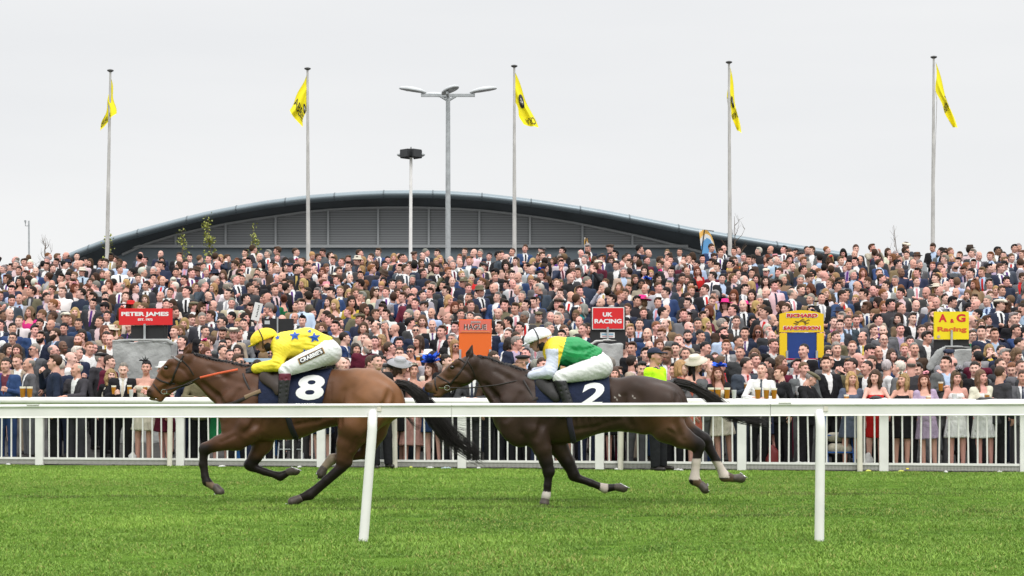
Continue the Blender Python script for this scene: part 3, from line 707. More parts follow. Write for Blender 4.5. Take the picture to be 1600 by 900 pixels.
# ------------------------------------------------------------------ horse 8 (bay)
def topz(f, x):
    i = int(np.clip(np.searchsorted(f.ax[0], x), 0, len(f.ax[0]) - 1)); j = int(np.searchsorted(f.ax[1], 0.)); c = f.d[i, j]; w_ = np.nonzero(c < 0)[0]
    return float(f.ax[2][w_[-1]]) + .006 if len(w_) else 1.5
def horse_one():
    h = Horse(440, 'bay'); f = h.f; ny, fy = -.12, .12
    h.cap((394, 637), (455, 634), 54, 51, 4, 1.45); h.cap((455, 634), (520, 621), 51, 43, 8, 1.3); h.cap((520, 621), (572, 622), 42, 47, 8, 1.25)
    for y in (-.09, .09):
        h.cap((556, 618, y), (596, 626, y), 40, 35, 10, 1.75)
        h.cap((598, 622, y * .9), (612, 634, y), 22, 20, 6)
    h.cap((402, 590), (452, 592), 16, 12, 14, 1.4)
    h.cap((310, 577), (350, 599), 21, 31, 8, 2.0); h.cap((350, 599), (388, 619), 31, 45, 10, 1.9); h.cap((372, 588), (404, 596), 12, 16, 14, 2.)
    for y in (-1, 1):                                 # shoulder and breast muscle
        h.cap((400, 606, y * .12), (372, 668, y * .13), 22, 24, 9, 1.7); h.cap((362, 640, y * .07), (378, 676, y * .1), 20, 17, 8, 1.2)
        h.cap((402, 650, y * .17), (388, 676, y * .13), 20, 19, 8, 1.4)
    T = f.copy()
    # neck groove
    h.cap((322, 603, -.085), (362, 642, -.14), 3, 5, 7, 1, 's'); h.cap((322, 603, .085), (362, 642, .14), 3, 5, 7, 1, 's')
    h.cap((432, 622, -.275), (414, 668, -.245), 1.5, 3, 9, 1, 's')
    # head
    h.cap((291, 561), (262, 583), 14, 12.5, 6, 1.05); h.ell((285, 581), (20.5, 11, 20), 6); h.cap((262, 585), (242, 611), 14, 9.6, 6, 1.5); h.ell((239.5, 616, 0), (10.5, 8.6, 10), 5)
    h.cap((247, 621), (250, 624), 6, 4.5, 4, 1.2); h.cap((283, 595), (252, 619), 8, 6, 5, 1.6)
    for y in (-1, 1):
        h.ell((284, 583, y * .062), (15, 5.5, 16), 5); h.cap((268, 566, y * .07), (258, 577, y * .066), 5.5, 4.5, 4)
        h.ell((236, 612, y * .05), (5.5, 3.2, 6), 3); h.ell((234.3, 613.5, y * .078), (2.6, 3.2, 3.4), 2, 's'); h.cap((268, 594, y * .058), (250, 604, y * .045), 2.5, 2, 5)
        h.ell((261.5, 574.5, y * .098), (4.2, 3, 3.2), 1.5, 's')
    h.cap((227, 619.5), (247, 623.5), .8, .8, 2, .2, 's')
    # legs
    horse_leg(h, [(392, 668), (372, 685), (345, 692), (325, 700)], [22, 18.5, 12, 9.2], [-.14, -.13, -.12, -.12]); h.ell((323, 701, -.12), (9.5, 8, 9.5), 4)
    horse_leg(h, [(321.5, 706), (319.5, 725), (323, 744), (326, 752), (336, 760)], [7, 5.6, 5.6, 6.8, 5.5], ny); h.cap((323, 706, ny), (325.5, 744, ny), 3, 3, 3)
    horse_leg(h, [(412, 676), (408, 694), (397, 714), (389, 726)], [20, 15.5, 10.5, 9.2], [.12, .12, .11, .11]); h.ell((388.5, 727, .11), (9.5, 8, 9), 4)
    horse_leg(h, [(393, 731), (412, 738), (431, 743.5), (436, 745), (448, 739)], [6.8, 5.6, 5.6, 6.8, 5.5], .11)
    horse_leg(h, [(580, 632), (557, 668), (546, 692), (538, 716)], [40, 27, 18, 12], [-.11, -.14, -.13, -.12], k=5); h.cap((547, 700, -.12), (546, 722, -.12), 6, 6.5, 4)
    h.ell((538, 723, -.12), (11, 8.5, 11.5), 4); horse_leg(h, [(534, 730), (512, 749), (491, 767), (486, 772), (472, 777)], [8, 6.4, 6.4, 8, 6], ny); h.cap((538, 733, ny), (495, 770, ny), 3.5, 3.5, 3)
    horse_leg(h, [(584, 640), (580, 672), (572, 704)], [34, 23, 12], [.11, .13, .12], k=5); h.ell((571, 708, .12), (10.5, 8, 11), 4)
    horse_leg(h, [(566, 710), (540, 715), (521, 716), (517, 718), (506, 730)], [8, 6.6, 6.6, 8, 6.4], .12)
    # muscle relief over the quarters and flank
    h.cap((534, 615, -.31), (530, 655, -.27), 2, 3, 10, 1, 's'); h.cap((604, 622, -.275), (590, 660, -.235), 1, 2, 9, 1, 's'); h.cap((571, 655, -.26), (556, 682, -.22), 1.2, 1.6, 8, 1, 's'); h.cap((384, 655, -.225), (376, 672, -.205), 1, 2, 6, 1, 's')
    for i in range(5): h.cap((468 + i * 11, 606, -.29 + i * .004), (463 + i * 13, 650, -.275 + i * .01), .3, .5, 5, 1, 's')
    bulge(h, (556, 596), (600, 616), 15, 14, .012, 12); bulge(h, (545, 625), (552, 662), 13, 13, .010, 12); bulge(h, (600, 630), (580, 668), 12, 11, .012, 10); bulge(h, (398, 622), (388, 660), 12, 12, .010, 10); bulge(h, (362, 622), (358, 648), 10, 10, .012, 9)
    groove(h, [(612, 612), (603, 636), (588, 664), (572, 686)], 2.2, 9); groove(h, [(540, 612), (534, 636), (535, 660)], 2.4, 10); groove(h, [(414, 600), (412, 632), (404, 662), (390, 676)], 2.2, 9); groove(h, [(378, 610), (366, 634), (352, 650)], 2.2, 8)
    groove(h, [(330, 575), (356, 590), (384, 598)], 1.6, 9); groove(h, [(318, 599), (342, 618), (358, 636)], 2, 7); groove(h, [(560, 684), (552, 702)], 1.4, 5); groove(h, [(372, 680), (350, 690)], 1.2, 5)
    for i in range(6): groove(h, [(470 + i * 10, 600), (464 + i * 11, 630), (466 + i * 11, 662 - i * 2)], 1.1, 6)
    groove(h, [(466, 664), (500, 658), (528, 646)], 1.4, 7); groove(h, [(276, 572), (290, 578), (298, 590)], 1.2, 5); groove(h, [(252, 586), (262, 594), (272, 592)], 1.2, 5)
    V, F = f.mesh(); V = smooth_mesh(V, F, 1, .4)
    def col(px, py, y, C, dk):
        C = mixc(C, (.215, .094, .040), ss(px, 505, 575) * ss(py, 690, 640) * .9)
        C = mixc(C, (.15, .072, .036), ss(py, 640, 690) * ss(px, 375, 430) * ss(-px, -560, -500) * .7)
        C = mixc(C, (.135, .058, .025), ss(-px, -300, -250) * ss(py, 545, 580) * .8)
        C = C * (1 + .10 * NZ(px, py, .09)[:, None] + .05 * NZ(px, py, .31)[:, None])
        leg = np.maximum.reduce([ss(-px, -348, -326) * ss(py, 688, 697), ss(py, 706, 722) * ss(-px, -480, -440), ss(py, 706, 735)])
        C = mixc(C, dk, leg); C = mixc(C, dk, ss(-px, -246, -236) * ss(py, 600, 612) * .8)
        C = mixc(C, dk, ((py < 549) & (px < 305)) * .75)
        C = mixc(C, (.33, .26, .19), ((y > .03) & (px > 490) & (px < 524) & (py > 708) & (py < 748)) * .9 * ss(-px, -526, -518))
        C = mixc(C, (.22, .15, .10), ((y < 0) & (px > 326) & (px < 350) & (py > 752)) * .8)
        C = mixc(C, (.26, .17, .14), ((px > 234) & (px < 249) & (py > 622.5)) * .8)
        return C
    root = mk('racehorse', V, F, M_coat, None, cols=colour_horse(V, h, (.088, .039, .021), (.013, .009, .008), col))
    root.location = (h.X0, YH, 0)
    tag(root, 'leading bay racehorse at full gallop with number 8 on its navy saddle cloth', 'horse')
    hoof(h, root, (340, 761), (346, 768), ny, 6.3, 7.5, [(336, 771), (351, 771)]); hoof(h, root, (449, 738), (460, 736), .11, 5.8, 7.5, [(451, 730), (470.5, 737)])
    hoof(h, root, (471, 778), (459, 783), ny, 6.4, 7.4, [(446, 785.5), (471, 789.5)]); hoof(h, root, (504, 733), (500, 741), .12, 6.6, 8, [(493, 738), (496, 750)])
    eyeball(h, root, (261.5, 574.5, .078)); ears(h, root, (291, 555), (293.5, 547), (299, 535), 4.6, (.10, .042, .022))
    fs = f
    # tack
    skinstrap(h, root, 'cheekpiece', fs, [(289, 556), (283, 566), (277, 580), (272, 592), (266, 602)], 3.2, M_tack); skinstrap(h, root, 'browband', fs, [(268, 556), (276, 560), (286, 565)], 3.2, mat('grey_browband', (.22, .2, .2), .5))
    skinstrap(h, root, 'throatlash', fs, [(287, 563), (297, 574), (304, 586)], 2.2, M_tack); skinstrap(h, root, 'noseband', fs, [(244.5, 590), (255, 596), (266, 599), (274, 600)], 2.8, M_tack)
    skinstrap(h, root, 'lower_noseband', fs, [(241, 600), (247, 608), (253, 615)], 2.2, M_tack)
    for s in (-1, 1):
        mb = MB(); C = Vector(h.P((258, 612, s * .062))); mb.tube([C + Vector((.032 * math.cos(a), 0, .026 * math.sin(a))) for a in np.linspace(0, 6.283, 17)], .0045, 6); mb.build('bit_ring', M_steel, root)
    mb = MB(); mb.tube([Vector(h.P((258, 614, -.064))), Vector(h.P((272, 617, -.06))), Vector(h.P((276, 614, -.055)))], .004, 5); mb.build('bit_cheek', M_steel, root)
    for s, nm in ((-1, 'rein'), (1, 'rein')):
        mb = MB(); mb.tube([Vector(h.P(p)) for p in ((260, 610, s * .066), (272, 607, s * .075), (290, 602, s * .10), (314, 591, s * .14), (316, 590.3, s * .14))], .008, 8, flat=.5); rn = mb.build(nm, M_tack, root)
        mb = MB(); mb.tube([Vector(h.P(p)) for p in ((316, 590.3, s * .141), (345, 583.5, s * .155), (374, 577.5, s * .11))], .0125, 8, flat=.5); mb.build('rubber_grip', M_orange, rn)
    # saddle cloth, saddle, girth, breastgirth
    (cl, cf) = trunk_cloth(h, T, root, (((407, 580), (409, 655)), ((520, 575), (502, 655)), 0, 650), 'saddle_cloth', M_navy, .014)
    decal('number', cf, h, '8', 489, 605.5, 43, 39, M_numw, cl, slant=.13, cut=.1); decal('lettering', cf, h, "CRABBIE'S", 481, 633, 32, 6.4, M_numw, cl, slant=.1, cut=.3)
    fsd = T.copy(); fsd.d = fsd.d - .016
    sd = Field(rng(-.32, .70, .014), rng(-.36, .36, .014), rng(.8, 1.75, .014))
    for y in (-1, 1):
        hh = h; sd.cap(h.P((419, 590, y * .205)), h.P((437, 606, y * .285)), 11 / S, 6 / S, .03, 3.6); sd.cap(h.P((437, 594, y * .235)), h.P((440, 612, y * .29)), 10 / S, 7 / S, .03, 3.6)
        sd.cap(h.P((420, 588, y * .15)), h.P((505, 572, y * .06)), 6 / S, 3.5 / S, .04)
    sd.cap(h.P((425, 578)), h.P((505, 568)), 7 / S, 4.5 / S, .05, .55); V, F = sd.mesh(); mk('saddle', V, F, mat('saddle_leather', (.045, .03, .024), .5, noise=.15, nscale=10), root)
    skinstrap(h, root, 'girth', T, [(452, 640), (458, 665), (464, 684)], 9, mat('girth_webbing', (.014, .012, .018), .7), lift=.006)
    skinstrap(h, root, 'breastgirth', T, [(407, 616), (390, 622), (370, 630), (352, 634)], 6, M_tack, lift=.006)
    skinstrap(h, root, 'breastgirth_pad', T, [(412, 611), (402, 615), (388, 621)], 6.5, mat('tan_pad', (.22, .15, .09), .7), lift=.012)
    skinstrap(h, root, 'martingale', T, [(382, 584), (390, 600), (395, 609)], 3, M_tack, lift=.008); 
    # mane and tail
    g = [h.P(p) for p in ((300, 551), (318, 559), (345, 571), (372, 582), (392, 585))]; G = np.array(g)
    r = np.random.default_rng(3); mb = []; Vv = []; Ff = []
    for i in range(420):
        u = r.random(); b = np.array([np.interp(u, np.linspace(0, 1, 5), G[:, a]) for a in range(3)]); b[2] = topz(f, b[0]) - .004; L = r.uniform(.03, .085); b[1] = r.uniform(-.02, .02)
        e = b + [L * r.uniform(.5, 1.2), r.uniform(-.05, .03), r.uniform(-.01, .02)]; m_ = (b + e) / 2 + [0, 0, .012]; k = len(Vv); w_ = .005
        Vv += [b - [0, w_, w_], b + [0, w_, w_], m_ + [0, w_, w_], m_ - [0, w_, w_], e]; Ff += [(k, k + 1, k + 2, k + 3), (k + 3, k + 2, k + 4, k + 4)]
    Ff = [f_ if f_[2] != f_[3] else f_[:3] for f_ in Ff]; mk('mane', Vv, Ff, M_mane, root)
    gd = [h.P((*p, y)) for *p, y in ((620, 600, 0), (638, 604, 0), (658, 620, -.02), (678, 650, -.02), (705, 685, 0), (748, 714, .02))]
    strands('tail', gd, 800, [.014, .020, .030, .042, .050, .042], .0056, root, M_mane, 5, 11)
    gd = [h.P((*p, y)) for *p, y in ((670, 640, .04), (700, 668, .05), (730, 676, .05), (770, 682, .05))]; strands('tail_wisps', gd, 46, [.03, .05, .08, .09], .0022, root, M_mane, 8, 8)
    gd = [h.P((*p, y)) for *p, y in ((622, 612, -.05), (634, 646, -.06), (650, 668, -.06), (664, 668, -.05))]; strands('tail_lock', gd, 26, [.006, .012, .012, .02], .003, root, M_mane, 9, 8)
    return h, T, root
# ------------------------------------------------------------------ horse 2 (dark brown)
def horse_two():
    h = Horse(880, 'dark'); f = h.f
    h.cap((822, 641), (885, 639), 54, 52, 4, 1.45); h.cap((885, 639), (950, 632), 52, 41, 8, 1.3); h.cap((950, 632), (1005, 633), 40, 45, 8, 1.25)
    for y in (-.09, .09):
        h.cap((990, 630, y), (1036, 632, y), 41, 37, 10, 1.75); h.cap((1042, 628, y * .9), (1052, 640, y), 24, 22, 6)
    h.cap((832, 596), (885, 600), 14, 12, 14, 1.4)
    h.cap((757, 578), (787, 603), 20, 31, 8, 2.); h.cap((787, 603), (818, 624), 31, 45, 10, 1.9); h.cap((802, 596), (834, 601), 11, 14, 14, 2.)
    for y in (-1, 1):
        h.cap((830, 612, y * .12), (806, 668, y * .13), 22, 24, 9, 1.7); h.cap((796, 645, y * .07), (812, 680, y * .1), 20, 18, 8, 1.2)
        h.cap((836, 655, y * .17), (836, 680, y * .13), 20, 18, 8, 1.4)
    T = f.copy()
    h.cap((762, 603, -.085), (796, 646, -.14), 3, 5, 7, 1, 's'); h.cap((762, 603, .085), (796, 646, .14), 3, 5, 7, 1, 's'); h.cap((862, 626, -.275), (852, 672, -.245), 1.5, 3, 9, 1, 's')
    h.cap((737, 567), (708, 581), 14, 12, 6, 1.05); h.ell((724, 584), (19, 11, 19), 6); h.cap((709, 583), (680, 602), 13.5, 9.5, 6, 1.5); h.ell((673, 606, 0), (10.5, 8.6, 10), 5)
    h.cap((682, 615), (686, 617), 6, 4.5, 4, 1.2); h.cap((717, 598), (688, 612), 8, 6, 5, 1.6)
    for y in (-1, 1):
        h.ell((724, 585, y * .062), (15, 5.5, 15), 5); h.cap((715, 566, y * .07), (704, 575, y * .066), 5.5, 4.5, 4)
        h.ell((669, 603, y * .05), (5.5, 3.2, 6), 3); h.ell((667.5, 604.5, y * .078), (3, 3.4, 4), 2, 's'); h.cap((712, 594, y * .058), (690, 601, y * .045), 2.5, 2, 5)
        h.ell((707, 574, y * .098), (4.2, 3, 3.2), 1.5, 's')
    h.cap((660, 613), (682, 615.5), .8, .8, 2, .2, 's')
    # fore legs: near straight and grounded, far one folded
    horse_leg(h, [(836, 672), (847, 700), (853, 720), (857, 735)], [22, 14.5, 10.5, 9], [-.13, -.13, -.12, -.12]); h.ell((857, 737, -.12), (9, 8, 9.5), 4)
    horse_leg(h, [(856.5, 742), (855, 758), (853.5, 770), (853, 774), (851, 781)], [6.6, 5.6, 5.6, 6.6, 5.6], -.12); h.cap((859, 742, -.12), (857, 770, -.12), 3, 3, 3)
    horse_leg(h, [(852, 672), (874, 700), (887, 722), (896, 739)], [22, 15, 11, 9.2], [.12, .13, .12, .12]); h.ell((897, 744, .12), (9, 8, 9.2), 4)
    horse_leg(h, [(903, 748), (923, 755), (941, 762), (946, 764), (962, 762)], [6.6, 5.6, 5.8, 7, 5.4], .12)
    # hind legs trailing
    horse_leg(h, [(1030, 640), (1042, 666), (1062, 682), (1082, 692)], [40, 26, 17, 12.5], [-.11, -.14, -.13, -.12], k=5); h.ell((1089, 696, -.12), (11.5, 8.5, 11.5), 4)
    horse_leg(h, [(1090, 702), (1086, 722), (1084, 742), (1083.5, 749), (1092, 756)], [8, 6.6, 6.8, 8.4, 6.2], -.12)
    horse_leg(h, [(1040, 640), (1062, 668), (1082, 680), (1100, 687)], [34, 23, 15, 12], [.11, .13, .12, .12], k=5); h.ell((1105, 692, .12), (11, 8, 10), 4)
    horse_leg(h, [(1109, 699), (1121, 720), (1131, 739), (1134, 745), (1148, 748)], [8, 6.6, 6.8, 8.4, 6.2], .12)
    h.cap((976, 620, -.31), (978, 655, -.27), 2, 3, 10, 1, 's'); h.cap((1046, 622, -.275), (1050, 650, -.235), 1, 2, 9, 1, 's'); h.cap((1022, 650, -.27), (1046, 682, -.21), 1.2, 1.6, 8, 1, 's'); h.cap((820, 655, -.225), (816, 676, -.205), 1, 2, 6, 1, 's')
    for i in range(5): h.cap((900 + i * 11, 612, -.29 + i * .004), (896 + i * 13, 656, -.275 + i * .01), .3, .5, 5, 1, 's')
    bulge(h, (990, 606), (1040, 622), 15, 14, .012, 12); bulge(h, (986, 632), (1006, 664), 13, 13, .010, 12); bulge(h, (1046, 634), (1044, 664), 12, 11, .012, 10); bulge(h, (828, 628), (826, 664), 12, 12, .010, 10); bulge(h, (792, 628), (794, 656), 10, 10, .012, 9)
    groove(h, [(1054, 618), (1050, 640), (1052, 662), (1060, 680)], 2.2, 9); groove(h, [(972, 620), (974, 644), (984, 664)], 2.4, 10); groove(h, [(846, 606), (848, 636), (846, 664), (838, 684)], 2.2, 9); groove(h, [(812, 616), (802, 640), (790, 656)], 2.2, 8)
    groove(h, [(775, 580), (796, 592), (820, 602)], 1.6, 9); groove(h, [(756, 600), (776, 620), (790, 640)], 2, 7); groove(h, [(1040, 672), (1066, 688)], 1.4, 5)
    for i in range(6): groove(h, [(900 + i * 10, 606), (896 + i * 11, 636), (898 + i * 11, 670 - i * 2)], 1.1, 6)
    groove(h, [(896, 672), (930, 668), (966, 656)], 1.4, 7); groove(h, [(716, 574), (730, 580), (738, 590)], 1.2, 5); groove(h, [(690, 586), (700, 594), (712, 592)], 1.2, 5)
    V, F = f.mesh(); V = smooth_mesh(V, F, 1, .4)
    def col(px, py, y, C, dk):
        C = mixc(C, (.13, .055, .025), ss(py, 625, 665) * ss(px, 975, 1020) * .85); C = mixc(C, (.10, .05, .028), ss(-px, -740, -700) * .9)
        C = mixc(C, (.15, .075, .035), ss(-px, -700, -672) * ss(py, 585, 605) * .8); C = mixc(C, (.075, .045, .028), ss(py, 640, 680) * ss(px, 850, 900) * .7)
        C = C * (1 + .10 * NZ(px, py, .09)[:, None] + .05 * NZ(px, py, .31)[:, None])
        C = mixc(C, dk, np.maximum(ss(py, 700, 726), ss(px, 1062, 1090) * ss(py, 662, 672)))
        C = mixc(C, (.55, .48, .42), ((y < 0) & (px > 1070) & (px < 1100) & (py > 716) & (py < 748)) * 1.); C = mixc(C, (.55, .48, .42), ((y > 0) & (px > 1112) & (px < 1140) & (py > 722) & (py < 747)) * 1.)
        C = mixc(C, (.13, .085, .055), ((px > 1080) & (py > 748)) * .9 + ((px > 1140) & (py > 740)) * .6)
        C = mixc(C, (.5, .43, .38), ((px > 938) & (px < 950) & (py > 750)) * .9); C = mixc(C, (.55, .50, .45), ((px > 838) & (px < 868) & (py > 767)) * .95)
        C = mixc(C, (.03, .02, .018), ((px < 676) & (py > 598) & (py < 610)) * .6)
        for cx, cy in ((959, 621), (962, 625), (986, 619), (988.5, 622), (966, 618)): C = mixc(C, (.35, .31, .28), (np.hypot(px - cx, (py - cy)) < 1.5) & (y < 0))
        return C
    root = mk('racehorse', V, F, M_coat, None, cols=colour_horse(V, h, (.040, .023, .0165), (.011, .0075, .007), col)); root.location = (h.X0, YH, 0)
    tag(root, 'second racehorse, dark brown with white hind socks and number 2 on its saddle cloth', 'horse')
    hoof(h, root, (851.5, 780), (850.5, 785), -.12, 6.4, 8, [(840, 790.5), (862, 790.5)]); hoof(h, root, (964, 762), (975, 763), .12, 5.8, 7.4, [(968, 755.5), (986.5, 765)])
    hoof(h, root, (1094, 757), (1100, 763), -.12, 6.3, 7.6, [(1103, 752.5), (1106, 771)]); hoof(h, root, (1150, 748), (1160, 748), .12, 6, 7.6, [(1157, 738.5), (1171, 749)])
    eyeball(h, root, (707, 574, .078)); ears(h, root, (734, 562), (734, 553), (738, 539), 5.2, (.045, .026, .02))
    skinstrap(h, root, 'cheekpiece', f, [(733, 558), (727, 570), (719, 582), (709, 594), (703, 602)], 3.2, M_tack); skinstrap(h, root, 'browband', f, [(716, 561), (723, 564), (730, 568)], 3, M_tack)
    skinstrap(h, root, 'throatlash', f, [(731, 564), (738, 576), (742, 588)], 2.2, M_tack); skinstrap(h, root, 'noseband', f, [(683, 587), (691, 592), (700, 597), (706, 601)], 2.8, M_tack)
    skinstrap(h, root, 'lower_noseband', f, [(680, 590), (680, 600), (683, 610)], 2.4, M_tack)
    for s in (-1, 1):
        mb = MB(); C = Vector(h.P((699, 606, s * .062))); mb.tube([C + Vector((.032 * math.cos(a), 0, .026 * math.sin(a))) for a in np.linspace(0, 6.283, 17)], .0045, 6); mb.build('bit_ring', M_steel, root)
        mb = MB(); mb.tube([Vector(h.P(p)) for p in ((703, 606, s * .066), (735, 606, s * .11), (775, 602, s * .14), (812, 594, s * .12))], .0065, 8, flat=.5); mb.build('rein', M_tack, root)
    mb = MB(); mb.tube([Vector(h.P((686, 606, -.06))), Vector(h.P((699, 606, -.064)))], .0055, 5); mb.build('bit_cheek', M_steel, root)
    (cl, cf) = trunk_cloth(h, T, root, (((834, 580), (838, 655)), ((951, 575), (953, 655)), 0, 650), 'saddle_cloth', M_navy, .014)
    decal('number', cf, h, '2', 925, 617, 37, 38, M_numw, cl, slant=.35, cut=.1)
    sd = Field(rng(-.4, .70, .014), rng(-.36, .36, .014), rng(.8, 1.75, .014))
    for y in (-1, 1):
        sd.cap(h.P((846, 600, y * .205)), h.P((862, 618, y * .285)), 11 / S, 6 / S, .03, 3.6); sd.cap(h.P((862, 606, y * .235)), h.P((868, 622, y * .29)), 10 / S, 7 / S, .03, 3.6); sd.cap(h.P((850, 598, y * .15)), h.P((935, 592, y * .06)), 6 / S, 3.5 / S, .04)
    sd.cap(h.P((850, 590)), h.P((935, 589)), 7 / S, 4.5 / S, .05, .55); V, F = sd.mesh(); mk('saddle', V, F, mat('black_saddle', (.02, .018, .018), .5), root)
    skinstrap(h, root, 'girth', T, [(886, 640), (890, 665), (896, 690)], 9, mat('striped_webbing', (.03, .024, .045), .7), lift=.006)
    skinstrap(h, root, 'breastgirth', T, [(840, 622), (822, 630), (802, 640), (786, 646)], 5, M_tack, lift=.006); skinstrap(h, root, 'martingale', T, [(818, 594), (828, 612), (834, 626)], 3, M_tack, lift=.008)
    g = [h.P(p) for p in ((744, 557), (760, 566), (780, 577), (802, 589), (818, 592))]; G = np.array(g); r = np.random.default_rng(4); Vv = []; Ff = []
    for i in range(420):
        u = r.random(); b = np.array([np.interp(u, np.linspace(0, 1, 5), G[:, a]) for a in range(3)]); b[2] = topz(f, b[0]) - .004; L = r.uniform(.03, .075); b[1] = r.uniform(-.02, .02)
        e = b + [L * r.uniform(.5, 1.2), r.uniform(-.06, .03), r.uniform(-.02, .01)]; m_ = (b + e) / 2 + [0, 0, .01]; k = len(Vv); w_ = .005
        Vv += [b - [0, w_, w_], b + [0, w_, w_], m_ + [0, w_, w_], m_ - [0, w_, w_], e]; Ff += [(k, k + 1, k + 2, k + 3), (k + 3, k + 2, k + 4)]
    mk('mane', Vv, Ff, M_mane, root)
    gd = [h.P((*p, y)) for *p, y in ((1056, 598, 0), (1078, 603, 0), (1096, 613, 0), (1116, 626, -.01), (1140, 648, -.02), (1192, 660, 0))]
    strands('tail', gd, 480, [.015, .018, .018, .024, .032, .03], .006, root, M_mane, 6, 11)
    gd = [h.P((*p, y)) for *p, y in ((1120, 632, .02), (1145, 652, .03), (1185, 655, .04), (1215, 655, .04))]; strands('tail_wisps', gd, 30, [.02, .03, .04, .05], .002, root, M_mane, 12, 8)
    return h, T, root
# ------------------------------------------------------------------ hands
def hand_mesh(kind):
    f = Field(rng(-.09, .09, .0055), rng(-.10, .06, .0055), rng(-.20, .03, .0055))
    f.cap((0, 0, .02), (0, 0, -.02), .026, .028, .01, 1.25); f.cap((-.018, 0, -.03), (-.02, 0, -.085), .022, .019, .01, 1.35); f.cap((.018, 0, -.03), (.02, 0, -.085), .022, .019, .01, 1.35)
    L = [.062, .074, .070, .054]
    for i, x in enumerate((-.031, -.0105, .0105, .031)):
        l = L[i]; z = -.09
        if kind == 'fist': p = [(x, -.002, z), (x, -.030, z - .020), (x, -.052, z + .005), (x * .95, -.040, z + .028)]
        else: p = [(x, -.002, z), (x * 1.08, -.012, z - l * .45), (x * 1.06, -.030, z - l * .8), (x, -.046, z - l * .95)]
        for a, b in zip(p, p[1:]): f.cap(a, b, .0098, .0088, .004)
    if kind == 'fist': f.cap((.036, -.008, -.03), (.046, -.036, -.06), .012, .011, .008); f.cap((.046, -.036, -.06), (.020, -.060, -.082), .011, .009, .006)
    else: f.cap((.034, -.005, -.03), (.056, -.020, -.06), .012, .011, .008); f.cap((.056, -.020, -.06), (.056, -.036, -.088), .010, .009, .006)
    return f.mesh()
HANDS = {k: hand_mesh(k) for k in ('fist', 'relaxed')}
def place_hand(kind, wrist, d, palm=(0, -1, 0), mirror=1, s=1.):
    V, F = HANDS[kind]; V = V * [mirror * s, s, s]; d = Vector(d).normalized(); p = Vector(palm); z = -d; y = -(p - d * p.dot(d))
    if y.length < .05: y = Vector((1, 0, 0)) - d * d.x
    y.normalize(); x = y.cross(z); M = np.array([x, y, z]).T
    return V @ M.T + np.array(wrist), (F[:, ::-1] if mirror < 0 else F)
